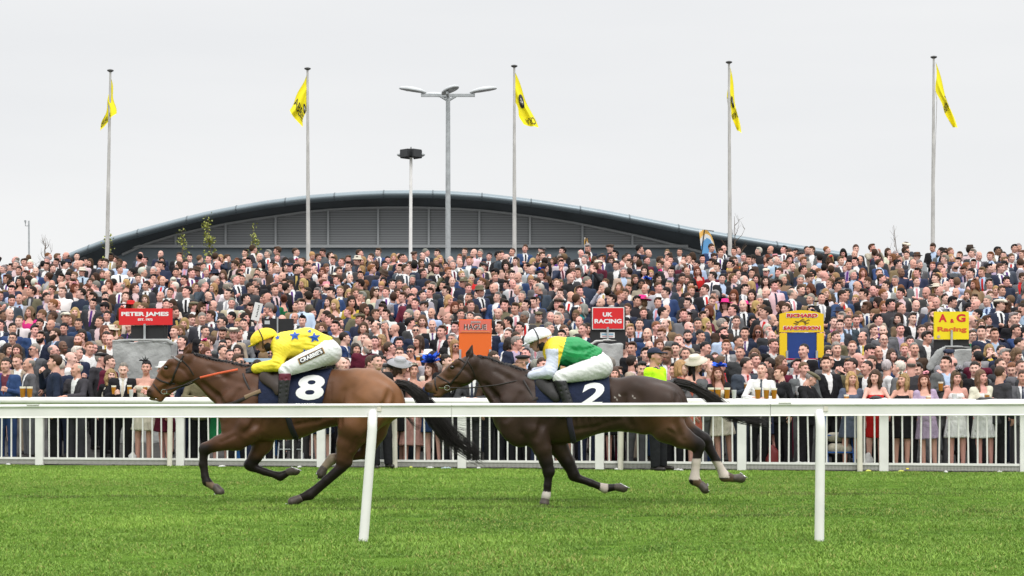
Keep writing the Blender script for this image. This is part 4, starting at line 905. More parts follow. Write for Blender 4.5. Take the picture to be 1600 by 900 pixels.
# ------------------------------------------------------------------ riders
def rider(h, d, root_label):
    """d: dictionary of photo-pixel joints"""
    def lim(f, a, b, ra, rb, k=3, sq=1., op='u'): f.cap(h.P(a), h.P(b), ra / S, rb / S, k / S, sq, op)
    xs = rng(PX(d['x0'], h.ox), PX(d['x1'], h.ox), .011); ys = rng(-.40, .40, .011); zs = rng(PZ(665), PZ(d['ztop']), .011)
    B = Field(xs, ys, zs); J = Field(xs, ys, zs); T = Field(xs, ys, zs); K = Field(xs, ys, zs); HM = Field(xs, ys, zs)
    sh, hip, waist = d['shoulder'], d['hip'], d['waist']
    def torso(f, g): m_ = d['mid']; lim(f, (*sh, 0), (*m_[:2], 0), d['rs'] + g, m_[2] + g, 6, .78); lim(f, (*m_[:2], 0), (*waist, 0), m_[2] + g, d['rw'] + g, 6, .82)
    def arms(f, g, lo=0):
        for s, el, ha in ((-1, d['el'], d['ha']), (1, d['el2'], d['ha2'])):
            lim(f, (sh[0] + 2, sh[1] + 2, s * .12), (sh[0] - 2, sh[1] + 4, s * .17), 14 + g, 13 + g, 6); lim(f, (sh[0] - 2, sh[1] + 4, s * .17), (*el, s * .24), 10.5 + g, 7.6 + g, 4); u_ = 1 if not lo else .86; hb = (el[0] + (ha[0] - el[0]) * u_, el[1] + (ha[1] - el[1]) * u_, s * (.24 - .12 * u_)); lim(f, (*el, s * .24), hb, (8.6 if lo else 7.4) + g, (6.0 if lo else 5.0) + g, 4)
    def legs(f, g, low=True):
        for s in (-1, 1):
            lim(f, (*hip, s * .09), (*d['knee'], s * .27), d['rh'] + g, 9.5 + g, 6); 
            if low: lim(f, (*d['knee'], s * .27), (*d['ankle'], s * .315), 7.5 + g, 5.5 + g, 4); lim(f, (*d['ankle'], s * .315), (d['ankle'][0] - 16, d['ankle'][1] + 7, s * .33), 5 + g, 4.5 + g, 3)
    # body: one figure
    torso(B, -5); arms(B, -1.8); legs(B, -2.6); lim(B, (*waist, 0), (*hip, 0), d['rw'] - 5, d['rh'] - 4, 6, .8)
    hc = d['head']; lim(B, (sh[0] - 4, sh[1] - 2, 0), (hc[0] + 6, hc[1] + 2, 0), 8.5, 8, 5); a = d['tilt']
    def hp(x, y, z):                                   # head frame: x forward(left), z up, tilted
        return (hc[0] - (x * math.cos(a) + z * math.sin(a)), hc[1] + (x * math.sin(a) - z * math.cos(a)), y)
    def hcap(f, p, q, ra, rb, k=2, sq=1., op='u'): lim(f, hp(*p), hp(*q), ra, rb, k, sq, op)
    hcap(B, (-3, 0, 3), (2, 0, 4), 12, 11.5, 4); hcap(B, (4, 0, -2), (6, 0, -8), 8.5, 6, 4); hcap(B, (6, 0, -10), (-2, 0, -8), 5, 5, 4); hcap(B, (12, 0, 1), (14.5, 0, -4), 1.5, 2.2, 2)
    hcap(B, (10.5, -.03, 4), (10.5, .03, 4), 2, 2, 2); 
    for s in (-1, 1): hcap(B, (12.2, s * .032, 1.8), (12.2, s * .034, 1.8), 1.9, 1.9, 1.2, 1, 's'); hcap(B, (0, s * .082, 0), (0, s * .084, -3), 2.6, 2, 1.5)
    hcap(B, (12, -.018, -7), (12, .018, -7), 1.2, 1.2, 1.5); 
    V, F = B.mesh(); V = smooth_mesh(V, F, 1, .3)
    C = centres(V, F); q = lambda p: np.linalg.norm(C - np.array(h.P(p)), axis=1)
    mi = np.zeros(len(F), int)
    for s in (-1, 1): mi[q(hp(11.5, s * .034, 2)) < .012] = 1
    mi[(q(hp(13, 0, -7)) < .02)] = 2
    Vs, Fs, ms = [V], [F], [mi]; n = len(V)
    for s, el, ha in ((-1, d['el'], d['ha']), (1, d['el2'], d['ha2'])):
        e_, w_ = Vector(h.P((*el, s * .24))), Vector(h.P((*ha, s * .12))); dd = (w_ - e_).normalized(); hv, hf = place_hand('fist', w_ - dd * .01, dd + Vector((0, 0, -.15)), (0, -s, -.6), s, 1.0)
        Vs.append(hv); Fs.append(hf + n); ms.append(np.full(len(hf), 3)); n += len(hv)
    skin = mat('rider_skin', (.42, .23, .17), .55); glove = mat('black_glove', (.015, .015, .017), .6)
    root = mk('person', np.concatenate(Vs), np.concatenate(Fs), [skin, M_dark, M_lip, glove if d['glove'] else mat('white_glove', (.7, .7, .7), .7)], None, np.concatenate(ms)); root.location = (h.X0, YH, 0); tag(root, root_label, 'jockey')
    # silks
    torso(J, 1.4); arms(J, 1.6, 1); X, Yy, Z = J.full(); wx, wz = PX(d['cut'][0], h.ox), PZ(d['cut'][1]); nx, nz_ = d['cutn']
    J.d = np.maximum(J.d, (X - wx) * nx + (Z - wz) * nz_ + 0 * Yy).astype(np.float32)
    JJ = J.d.copy()
    for s, ha in ((-1, d['ha']), (1, d['ha2'])):
        c = h.P((*ha, s * .12)); J.d = np.where((np.sqrt((X - c[0]) ** 2 + (Yy - c[1]) ** 2 + (Z - c[2]) ** 2) < .012 + 0 * J.d), np.maximum(J.d, .01), J.d)
    # soft creases
    r = random.Random(d['seed'])
    for _ in range(16):
        x = r.uniform(sh[0], waist[0]); y = sh[1] + (waist[1] - sh[1]) * (x - sh[0]) / max(1, waist[0] - sh[0]) + r.uniform(-14, 18); x2, y2 = x + r.uniform(6, 22), y + r.uniform(-9, 9); v1, v2 = J.front(PX(x, h.ox), PZ(y)), J.front(PX(x2, h.ox), PZ(y2))
        if v1 is not None and v2 is not None: J.cap(h.P((x, y, v1 - .006)), h.P((x2, y2, v2 - .006)), .012, .006, .035, 1, 's')
    for _ in range(5):
        u = r.random(); x = sh[0] - 4 + r.uniform(-4, 6); y = sh[1] + 8 + u * (d['el'][1] - sh[1]); J.cap(h.P((x - 6, y, -.31)), h.P((x + 7, y + r.uniform(-5, 5), -.31)), .004, .002, .03, 1, 's')
    fo = np.sin(78 * Z + 30 * X + 2.6 * np.sin(X * 13 + Z * 5 + d['seed']) + Yy * 8); J.d = (J.d + .0034 * (1 - 2 * np.abs(fo)) * (.55 + .45 * np.sin(X * 17 - Z * 9 + Yy * 7))).astype(np.float32)
    V, F = J.mesh(); Cc = centres(V, F); mi = d['silkmat'](Cc[:, 0] * S + h.ox, GY - Cc[:, 2] * S, Cc[:, 1]); jk = mk('silks', V, F, d['silks'], root, mi)
    # breeches
    legs(T, 1.0, False); lim(T, (*waist, 0), (*hip, 0), d['rw'], d['rh'] + 1, 6, .8); 
    for s in (-1, 1): lim(T, (*d['knee'], s * .27), (d['knee'][0] + .5, d['knee'][1] + 8, s * .285), 8.6, 7.6, 3)
    for _ in range(10):
        u = r.random(); x = hip[0] + (d['knee'][0] - hip[0]) * u; y = hip[1] + (d['knee'][1] - hip[1]) * u; T.cap(h.P((x - 5, y - 8 + r.uniform(-4, 4), -.30 - .05 * u)), h.P((x + 7, y + 8, -.29 - .05 * u)), .004, .002, .035, 1, 's')
    T.d = (T.d + .0026 * (1 - 2 * np.abs(np.sin(46 * X + 58 * Z + 2.2 * np.sin(X * 17 + Z * 6)))) * (.5 + .5 * np.sin(X * 15 - Z * 12 + 1))).astype(np.float32); T.d = np.maximum(T.d, -(J.d - .004)).astype(np.float32); T.d = np.maximum(T.d, PZ(d['knee'][1] + 8) - Z).astype(np.float32)
    V, F = T.mesh(); br = mk('breeches', V, F, mat('white_breeches', (.70, .71, .70), .8, noise=.05, nscale=9, bump=.3, bscale=16), root)
    # boots
    for s in (-1, 1):
        K = Field(xs, ys[ys * s > 0], zs); lim(K, (d['knee'][0] + .5, d['knee'][1] + 4, s * .285), (*d['ankle'], s * .315), 9.6, 7.4, 3); lim(K, (*d['ankle'], s * .315), (d['ankle'][0] - 17, d['ankle'][1] + 8, s * .33), 6.4, 5.2, 3)
        for i in range(5): yy = d['knee'][1] + 14 + i * 7; xx = d['knee'][0] + (d['ankle'][0] - d['knee'][0]) * (i * 7 + 14) / 60; K.cap(h.P((xx - 8, yy + 2, s * .345)), h.P((xx + 8, yy - 2, s * .345)), .003, .003, .012, 1, 's')
        K.d = np.maximum(K.d, Z - PZ(d['knee'][1] + 5)).astype(np.float32); V, F = K.mesh(); Cc = centres(V, F); mi = ((GY - Cc[:, 2] * S) < d['knee'][1] + d['top']).astype(int)
        bt = mk('boot', V, F, [mat('black_boot', (.02, .02, .021), .4, noise=.2, nscale=15), d['topmat']], root, mi)
    # helmet with peak
    f = HM; a_ = d['tilt']; c = hp(-1, 0, 4.5); k = -a_
    f.ell(h.P(c), (d['hr'][0] / S, .118, d['hr'][1] / S), 0, 'u', a_)
    pk = Field(xs, ys, zs); p1, p2 = hp(10, 0, 4), hp(23, 0, 1.2); pk.cap(h.P(p1), h.P(p2), 8 / S, 4 / S, .01, .55)
    up = Vector(h.P(hp(0, 0, 1))) - Vector(h.P(hp(0, 0, 0))); up.normalize(); c0 = Vector(h.P(hp(0, 0, 1.5))); s1 = (X - c0.x) * up.x + (Z - c0.z) * up.z + 0 * Yy
    f.d = np.maximum(f.d, -s1).astype(np.float32); pk.d = np.maximum(pk.d, np.abs(s1 - .004) - .007).astype(np.float32); f.d = np.minimum(f.d, pk.d)
    V, F = f.mesh(); hm = mk('helmet', V, F, d['hat'], root)
    mb = MB()
    for s in (-1, 1):
        mb.tube([Vector(h.P(hp(*p))) for p in [(1.5 - 3 * math.cos(R(a)), s * .124 * math.cos(R(a)), 4.5 + 17.4 * math.sin(R(a))) for a in (90, 75, 60, 45, 30, 15, 0)] + [(0, s * .112, 0), (4, s * .078, -8), (6, 0, -12)]], .0062, 6)
    mb.build('helmet_strap', M_black, root)
    mb = MB(); mb.tube([Vector(h.P(hp(13.2 - 700 * y * y, y, 2.2))) for y in (-.085, -.06, -.03, 0, .03, .06, .085)], .021, 8, flat=.5); mb.build('goggles', mat('dark_goggles', (.02, .014, .012), .15, spec=.7), root)
    f = Field(xs, ys, zs); lim(f, hp(-3, 0, 0), hp(-4, 0, -7), 11.5, 9, 3); lim(f, hp(2, 0, -9), hp(-4, 0, -8), 7, 8, 4); X, Yy, Z = f.full(); q0 = Vector(h.P(hp(3, 0, 0))); fw = Vector(h.P(hp(1, 0, 0))) - Vector(h.P(hp(0, 0, 0))); fw.normalize()
    f.d = np.maximum(f.d, (X - q0.x) * fw.x + (Z - q0.z) * fw.z + 0 * Yy).astype(np.float32); f.d = np.maximum(f.d, s1).astype(np.float32); V, F = f.mesh(); mk('neck_protector', V, F, mat('dark_snood', (.016, .014, .015), .8), root)
    return root, J, T, jk, br
M_yel = mat('yellow_silk', (.90, .72, .045), .55, noise=.06, nscale=7, bump=.3, bscale=13); M_blue = mat('blue_star', (.02, .09, .42), .6)
M_green = mat('green_silk', (.012, .27, .075), .5, noise=.1, nscale=7, bump=.3, bscale=13); M_lilac = mat('pale_silk', (.60, .64, .76), .55, noise=.04, nscale=7, bump=.3, bscale=13)
def star(h, f, cx, cy, r, m, parent, rot=0):
    while f.front(PX(cx, h.ox), PZ(cy - r - 1), -1) is None and r > 1: cy += .5
    P = [h.P(onskin(h, f, cx, cy, -1, .012))]; n = 5
    ring = []
    for k in range(10):
        a = rot + math.pi / 2 + k * math.pi / 5; q = r if k % 2 == 0 else r * .42; ring.append((cx + q * math.cos(a) * 1.08, cy - q * math.sin(a)))
    for u in (.25, .5, .75, 1.):
        for x, y in ring: P.append(h.P(onskin(h, f, cx + (x - cx) * u, cy + (y - cy) * u, -1, .012)))
    F = [(0, 1 + k, 1 + (k + 1) % 10) for k in range(10)] + [(b + k, b + 10 + k, b + 10 + (k + 1) % 10, b + (k + 1) % 10) for b in (1, 11, 21) for k in range(10)]
    mk('star', P, F, m, parent, smooth=False)
h1, T1, horse1 = horse_one()
d1 = dict(x0=362, x1=556, ztop=503, shoulder=(446, 541), mid=(480, 536, 21.5), waist=(508, 542), hip=(513, 551), rs=21.5, rw=17, rh=18.5, el=(437, 571), ha=(397, 577), el2=(446, 568), ha2=(400, 573), knee=(450, 579), ankle=(447, 636), head=(413, 534), tilt=.38,
          glove=True, cut=(516, 540), cutn=(.96, -.28), seed=3, silks=[M_yel], silkmat=lambda x, y, z: np.zeros(len(x), int), hat=mat('yellow_cap', (.88, .66, .03), .6, noise=.06, nscale=9, bump=.35, bscale=20), hr=(22, 16.5), top=16, topmat=mat('maroon_boot_top', (.13, .018, .035), .45))
r1, J1, TR1, jk1, br1 = rider(h1, d1, 'jockey in yellow silks with blue stars crouched on the leading bay horse')
for x, y, q, ro in ((463.5, 524, 8.6, .1), (494, 528, 9, .15), (486, 518, 3.6, .3), (436.5, 528, 4.6, .2)): star(h1, J1, x, y, q, M_blue, jk1, ro)
star(h1, J1, 480, 551, 6, M_blue, jk1, .4)
# sponsor patch on the breeches
def patch():
    P = []; F = []; n = 16; m = 5; rot = math.radians(26)
    def g(u, v, cx=490.5, cy=557, w=42, hh=10.5): x = u * w; z = v * hh; return (cx + x * math.cos(rot) - z * math.sin(rot), cy - (x * math.sin(rot) + z * math.cos(rot)))
    for nm, k, mt, lf in (('patch_border', 1.0, mat('patch_gold', (.35, .2, .06), .6), .008), ('patch', .93, M_black, .012)):
        P = []; F = []
        for i in range(n + 1):
            for j in range(m + 1): x, y = g((i / n - .5) * k, (j / m - .5) * (k if k == 1 else .84)); P.append(h1.P(onskin(h1, TR1, x, y, -1, lf)))
        F = [(i * (m + 1) + j, (i + 1) * (m + 1) + j, (i + 1) * (m + 1) + j + 1, i * (m + 1) + j + 1) for i in range(n) for j in range(m)]; o = mk(nm, P, F, mt, br1, smooth=False)
    decal('lettering', TR1, h1, "CRABBIE'S", 490.5, 557, 36, 6.6, M_numw, br1, rot=rot, lift=.016, cut=.2)
patch()
h2, T2, horse2 = horse_two()
M_y2 = mat('yellow_yoke', (.84, .60, .03), .55, noise=.06, nscale=7, bump=.3, bscale=13)
d2 = dict(x0=790, x1=980, ztop=503, shoulder=(870, 548), mid=(898, 551, 22), waist=(927, 559), hip=(937, 573), rs=21, rw=17.5, rh=18.5, el=(858, 582), ha=(827, 588), el2=(866, 578), ha2=(832, 582), knee=(873, 590), ankle=(890, 640), head=(841, 533), tilt=.34,
          glove=True, cut=(936, 556), cutn=(.84, -.54), seed=5, silks=[M_green, M_y2, M_lilac], hat=mat('white_cap', (.78, .79, .83), .6, noise=.04, nscale=9, bump=.3, bscale=20), hr=(22.5, 16.5), top=2, topmat=mat('black_boot', (.02, .02, .021), .4),
          silkmat=lambda x, y, z: np.where(((np.abs(z) > .13) & (x < 871) & (y > 546)) | ((x < 852) & (y > 562)) | ((y > 570) & (x < 868)), 2, np.where((x < 884 - (y - 530) * .28) , 1, 0)))
r2, J2, TR2, jk2, br2 = rider(h2, d2, 'jockey in green and yellow silks with white sleeves and cap on the second horse')
# ================================================================== people
COLR = dict(navy=(.022, .029, .056), blue=(.028, .055, .14), black=(.015, .015, .017), charcoal=(.043, .043, .047), grey=(.115, .117, .122), lightgrey=(.27, .27, .28), brown=(.06, .038, .026), tan=(.21, .14, .08),
    beige=(.38, .32, .24), maroon=(.10, .012, .028), khaki=(.13, .115, .07), red=(.50, .018, .018), white=(.72, .72, .71), cream=(.62, .57, .47), pink=(.62, .26, .30), palepink=(.62, .46, .47), rose=(.46, .25, .22), nude=(.48, .30, .24),
    green=(.015, .16, .06), purple=(.10, .03, .19), teal=(.015, .20, .21), yellow=(.70, .52, .06), orange=(.62, .16, .04), magenta=(.70, .03, .22), paleblue=(.42, .52, .68), lilac=(.42, .33, .46), coral=(.62, .17, .12), silver=(.38, .38, .40), cyan=(.03, .32, .42), mint=(.32, .5, .4), floral=(.10, .12, .17), hivis=(.48, .85, .02), gold=(.45, .33, .1), slate=(.05, .065, .085), peach=(.66, .40, .28))
HAIRC = dict(dark=(.020, .013, .009), black=(.009, .008, .008), brown=(.055, .030, .017), light=(.13, .075, .04), blonde=(.36, .23, .10), grey=(.22, .20, .18), white=(.52, .48, .43), ginger=(.17, .07, .028), auburn=(.11, .035, .017), bald=(.12, .09, .07))
SKINS = [(.66, .38, .30), (.62, .34, .265), (.70, .43, .35), (.58, .31, .235), (.64, .34, .275), (.72, .37, .315), (.68, .40, .325)]
M_shirt = mat('shirt_cotton', src='object', rough=.75, bump=.3, bscale=16, noise=.05, nscale=10); M_tie = mat('tie_silk', src='object', rough=.45)
M_shoe = mat('shoe_leather', (.02, .016, .014), .35); M_lens = mat('dark_lens', (.008, .008, .009), .12, spec=.7); M_glass = mat('spectacle_frame', (.03, .025, .02), .3); M_felt = mat('hat_felt', src='object', rough=.9, bump=.2, bscale=80)
PIV = np.array([0, .02, 1.50])
def rotm(hy, hp=0):
    a, b = R(hy), R(hp); Z = np.array([[math.cos(a), -math.sin(a), 0], [math.sin(a), math.cos(a), 0], [0, 0, 1]]); X = np.array([[1, 0, 0], [0, math.cos(b), -math.sin(b)], [0, math.sin(b), math.cos(b)]]); return Z @ X
def turn(V, hy, hp=0, full=False):
    w = np.ones(len(V)) if full else ss(V[:, 2], 1.455, 1.545)
    return V * (1 - w[:, None]) + ((V - PIV) @ rotm(hy, hp).T + PIV) * w[:, None]
def joints(pose):
    J = {}
    for s in (-1, 1):
        e, w_ = (s * .255, .02, 1.14), (s * .25, -.05, .90)
        if pose == 'drink' and s == -1: e, w_ = (-.25, -.03, 1.15), (-.11, -.27, 1.23)
        if pose == 'drink2': e, w_ = (s * .25, -.03, 1.15), (s * .12, -.27, 1.22)
        if pose == 'clasp': e, w_ = (s * .245, -.03, 1.14), (s * .045, -.24, 1.03)
        if pose == 'cross': e, w_ = (s * .235, -.08, 1.15), (-s * .07, -.215 - .02 * s, 1.20 + .02 * s)
        if pose == 'lean': e, w_ = (s * .26, -.16, 1.17), (s * .10, -.36, 1.165)
        if pose == 'face' and s == -1: e, w_ = (-.27, -.15, 1.22), (-.10, -.20, 1.46)
        if pose == 'cam': e, w_ = (s * .25, -.20, 1.27), (s * .075, -.25, 1.52)
        if pose == 'up' and s == 1: e, w_ = (.30, -.06, 1.60), (.24, -.08, 1.86)
        J[s] = (e, w_)
    return J
ARML = {'down': 1, 'drink': 1, 'drink2': 1, 'clasp': 1, 'cross': 1, 'lean': 1, 'face': 1, 'cam': 1, 'up': 1}
HEADC = np.array([0, 0, 1.625])
def arm(f, pose, s, sx, g0, g1, g2, k=.03, end=1.):
    e, w_ = joints(pose)[s]; w_ = tuple(np.array(e) + (np.array(w_) - e) * end); f.cap((s * sx, .01, 1.405), e, g0, g1, k); f.cap(e, w_, g1, g2, .02)
def headsdf(f, sex):
    c = HEADC; m = sex == 'm'; P = lambda x, y, z: tuple(c + [x, y, z])
    f.ell(P(0, .018, .034), (.074, .094, .088), .01); f.ell(P(0, -.028, -.024), (.065 if m else .060, .066, .078), .03)
    f.ell(P(0, -.048, -.078 if m else -.072), (.045 if m else .036, .042, .034), .03); f.cap(P(0, -.086, .020), P(0, -.106, -.022), .008, .0125, .012); f.cap(P(-.013, -.102, -.026), P(.013, -.102, -.026), .009, .009, .008)
    f.cap(P(-.034, -.084, .036), P(.034, -.084, .036), .011, .011, .015)
    for s in (-1, 1):
        f.ell(P(s * .033, -.105, .010), (.019, .015, .011), .014, 's'); f.ell(P(s * .078, .012, -.005), (.010, .020, .030), .01); f.ell(P(s * .042, -.072, -.018), (.02, .02, .018), .02)
    f.cap(P(-.020, -.096, -.054), P(.020, -.096, -.054), .008, .008, .008); f.cap(P(0, .018, -.06), (0, .03, 1.43), .055 if m else .046, .060 if m else .050, .02)
def headroles(C, sex, smile=False):
    x, y, z = (C - HEADC).T; r = np.zeros(len(C), int); fr = y < -.06
    r[(np.hypot((np.abs(x) - .033) / .0125, (z - .010) / .0062) < 1) & fr] = 1
    r[(np.abs(np.abs(x) - .033) < .020) & (np.abs(z - .036) < .0052) & (y < -.07)] = 2
    r[(np.abs(x) < .024) & (np.abs(z + .055) < .0085) & (y < -.085)] = 3
    return r
GX = grid3((-.42, -.12, .026), (-.12, .12, .0105), (.12, .44, .026)); GY_ = grid3((-.48, -.14, .026), (-.14, .14, .0115), (.14, .24, .026)); GZ = grid3((-.02, 1.44, .026), (1.44, 1.80, .0105))
CACHE = {}
def cached(fn):
    def g(*a):
        k = (fn.__name__,) + a
        if k not in CACHE: CACHE[k] = fn(*a)
        return CACHE[k]
    return g
@cached
def body0(sex, pose):
    gz = GZ if pose != 'up' else grid3((-.02, 1.44, .026), (1.44, 1.80, .0105), (1.80, 2.1, .026))
    f = Field(GX, GY_, gz); m = sex == 'm'; headsdf(f, sex); sw = .165 if m else .145
    f.ell((0, .01, 1.26), (.165 if m else .135, .105, .20), .02); f.cap((-sw, .01, 1.405), (sw, .01, 1.405), .052 if m else .044, .052 if m else .044, .05, 1.1); f.cap((0, .01, 1.42), (0, .025, 1.49), .075 if m else .06, .056 if m else .047, .04)
    f.cap((0, .01, 1.15), (0, .01, .95), .125 if m else .11, .14 if m else .145, .05, 1.3)
    if not m:
        for s in (-1, 1): f.ell((s * .065, -.075, 1.29), (.062, .06, .062), .04)
    for s in (-1, 1):
        arm(f, pose, s, sw, .050 if m else .040, .037 if m else .030, .027 if m else .023)
        f.cap((s * .09, .01, .92), (s * .10, .0, .50), .085, .052, .04); f.cap((s * .10, 0, .50), (s * .10, .015, .09), .053, .034, .02); f.cap((s * .10, .03, .045), (s * .115, -.12, .03), .036, .028, .02)
    V, F = f.mesh(); roles = headroles(centres(V, F), sex); Vs, Fs, rs = [V], [F], [roles]; n = len(V)
    for s in (-1, 1):
        e, w_ = joints(pose)[s]; d = np.array(w_) - e; d = d / np.linalg.norm(d); up = pose in ('drink', 'drink2', 'face', 'cam'); kind = 'fist' if up and (s == -1 or pose in ('drink2', 'cam')) or pose in ('clasp',) else 'relaxed'
        palm = (-s, 0, 0) if pose in ('down', 'drink') and not (pose == 'drink' and s == -1) else (0, .3, -1) if pose in ('lean', 'cross') else (-s * .6, .8, 0) if up else (0, 1, -.3)
        hv, hf = place_hand(kind, np.array(w_) - d * .015, d, palm, s, .95 if m else .85); Vs.append(hv); Fs.append(hf + n); rs.append(np.zeros(len(hf), int)); n += len(hv)
    return np.concatenate(Vs), np.concatenate(Fs), np.concatenate(rs)
def simple(nm, build): CACHE[nm] = build; return build
def torso_field(g, sex, res=.02, z0=.7):
    f = Field(rng(-.46, .46, res), rng(-.50, .26, res), rng(z0, 1.56 if res > .015 else 1.6, res)); return f
def creases(f, seed, n=14, y=-.15, z0=.9, z1=1.38):
    r = random.Random(seed)
    for _ in range(n):
        x = r.uniform(-.2, .2); z = r.uniform(z0, z1); v = f.front(x, z)
        if v is not None: f.cap((x, v - .004, z), (x + r.uniform(-.09, .09), v + .006, z + r.uniform(-.10, .04)), .005, .002, .022, 1, 's')
@cached
def jacket(sex, pose, kind):
    f = Field(rng(-.46, .46, .019), rng(-.46, .24, .019), rng(.70, 1.56 if pose != 'up' else 1.92, .019)); m = sex == 'm'; sw = .172 if m else .150
    f.ell((0, .012, 1.26), (.187 if m else .156, .132, .22), .02); f.cap((-sw, .015, 1.41), (sw, .015, 1.41), .064 if m else .054, .064 if m else .054, .05, .95)
    f.cap((0, .01, 1.16), (0, .01, .82), .148 if m else .128, .170 if m else .165, .05, 1.22)
    if not m:
        for s in (-1, 1): f.ell((s * .068, -.085, 1.29), (.066, .064, .066), .04)
    for s in (-1, 1): arm(f, pose, s, sw, .066 if m else .055, .052 if m else .043, .040 if m else .034, .04, .96)
    creases(f, pose + kind)
    if kind == 'open':
        X, Y, Z = f.full(); w_ = .004 + .062 * np.clip((Z - 1.12) / .34, 0, 1.2) + (0 if m else .02); d = np.maximum(np.maximum(np.abs(X) - w_, Y - .0), 1.12 - Z) + 0 * X; f.d = np.maximum(f.d, -d).astype(np.float32)
        d = np.maximum(np.maximum(np.abs(X) - .05 * np.clip((.98 - Z) / .25, 0, 1), Y + .02), Z - .98) + 0 * X; f.d = np.maximum(f.d, -d).astype(np.float32)
    X, Y, Z = f.full(); f.d = (f.d + .0035 * np.sin(X * 30 + Z * 22 + 2 * np.sin(Z * 13)) * np.sin(Z * 27 - X * 11 + Y * 9)).astype(np.float32); nk = np.sqrt(X ** 2 + (Y - .01) ** 2) - (.066 if kind != 'jumper' else .062); f.d = np.maximum(f.d, -np.maximum(nk, 1.40 - Z) + 0 * X).astype(np.float32)
    f.d = np.maximum(f.d, (.78 if kind != 'jumper' else .86) - Z + 0 * X + 0 * Y).astype(np.float32)
    f.d = np.maximum(f.d, Z - 1.512 + .15 * np.abs(X) - (9 if pose == 'up' else 0) * (np.abs(X) > .16) + 0 * Y).astype(np.float32)
    return f.mesh() + (f,)
@cached
def lapels(sex):
    _, _, f = jacket(sex, 'down', 'open'); V = []; F = []
    for s in (-1, 1):
        k = len(V); P = []
        for t in np.linspace(0, 1, 9):
            z = 1.13 + t * .325; w_ = .010 + .062 * t * .96 + (0 if sex == 'm' else .02); wd = .012 + .04 * math.sin(min(1, t * 1.15) * 2.2) * (1 if t < .82 else .6)
            for x in (w_ - .004, w_ + wd):
                v = f.front(s * x, z); v = -.10 if v is None else v; P.append((s * x, v - .008, z))
        V += P; n = 9
        for i in range(n - 1): q = (k + 2 * i, k + 2 * i + 1, k + 2 * i + 3, k + 2 * i + 2); F.append(q if s > 0 else q[::-1])
    V = np.array(V); n = len(V); F = np.array(F); B = V + [0, .006, 0]
    return np.concatenate([V, B]), np.concatenate([F, F[:, ::-1] + n])
@cached
def shirt(sex, pose, full):
    z1 = 1.545 if pose != 'up' else 1.92
    f = Field(rng(-.46, .46, .018), rng(-.46, .24, .018), rng(.84, z1, .0135)); m = sex == 'm'; sw = .167
    f.ell((0, .012, 1.26), (.174, .119, .21), .02); f.cap((0, .01, 1.16), (0, .01, .90), .134, .15, .05, 1.25)
    if full:
        f.cap((-sw, .012, 1.408), (sw, .012, 1.408), .058, .058, .05, 1.); 
        for s in (-1, 1): arm(f, pose, s, sw, .058, .045, .034, .04, .97)
        creases(f, 'shirt' + pose, 18)
    else: f.cap((-.10, .012, 1.40), (.10, .012, 1.40), .056, .056, .05, 1.)
    f.cap((0, .012, 1.42), (0, .018, 1.50), .078, .064, .03); X, Y, Z = f.full()
    f.d = np.maximum(f.d, -(np.maximum(np.sqrt(X ** 2 + (Y - .02) ** 2) - .055, 1.48 - Z))).astype(np.float32)
    n_ = np.maximum(np.maximum(np.abs(X) - .9 * (Z - 1.452), Y), 1.452 - Z) + 0 * X; f.d = np.maximum(f.d, -n_).astype(np.float32)
    f.d = np.maximum(f.d, Z - 1.508 - .25 * (Y - .02) - (9 if pose == 'up' and full else 0) * (np.abs(X) > .12) + 0 * X).astype(np.float32); f.d = np.maximum(f.d, .88 - Z + 0 * X + 0 * Y).astype(np.float32)
    return f.mesh() + (f,)
@cached
def tie(kind):
    _, _, f = shirt('m', 'down', False)
    g = Field(rng(-.07, .07, .008), rng(-.19, -.03, .008), rng(.98, 1.50, .009)); pr = None
    fy = lambda z, d=-.13: (lambda v: d if v is None else v)(f.front(0., z))
    if kind == 'bow':
        y = fy(1.452) - .012
        for s in (-1, 1): g.cap((0, y, 1.462), (s * .038, y, 1.464), .009, .021, .003, 1.4)
    else:
        pts = [(0, fy(z) - .004, z) for z in (1.450, 1.40, 1.32, 1.24, 1.14, 1.04)]; ws = [.010, .017, .022, .025, .029, .031]
        g.cap((0, fy(1.45) - .010, 1.462), (0, fy(1.44) - .008, 1.440), .020, .014, .004, 1.4)
        for a, b, u, v in zip(pts, pts[1:], ws, ws[1:]): g.cap(a, b, u, v, .004, 2.4)
    return g.mesh()
@cached
def trousers(sex, wide):
    f = Field(rng(-.28, .28, .024), rng(-.20, .24, .024), rng(.02, 1.08, .024))
    f.cap((0, .01, 1.03), (0, .01, .93), .145, .155, .03, 1.25)
    for s in (-1, 1): f.cap((s * .085, .01, .92), (s * .10, .0, .50), .098, .078, .03); f.cap((s * .10, 0, .50), (s * .10, .01, .07), .076, .066, .02)
    f.d = np.maximum(f.d, .06 - f.full()[2] + 0 * f.d).astype(np.float32); return f.mesh()
@cached
def shoes(sex):
    f = Field(rng(-.20, .20, .012), rng(-.20, .14, .012), rng(-.02, .14, .012))
    for s in (-1, 1): f.cap((s * .10, .05, .045), (s * .12, -.13, .035), .042, .034, .02); f.cap((s * .10, .04, .05), (s * .10, .04, .09), .04, .04, .02)
    f.d = np.maximum(f.d, .002 - f.full()[2] + 0 * f.d).astype(np.float32); return f.mesh()
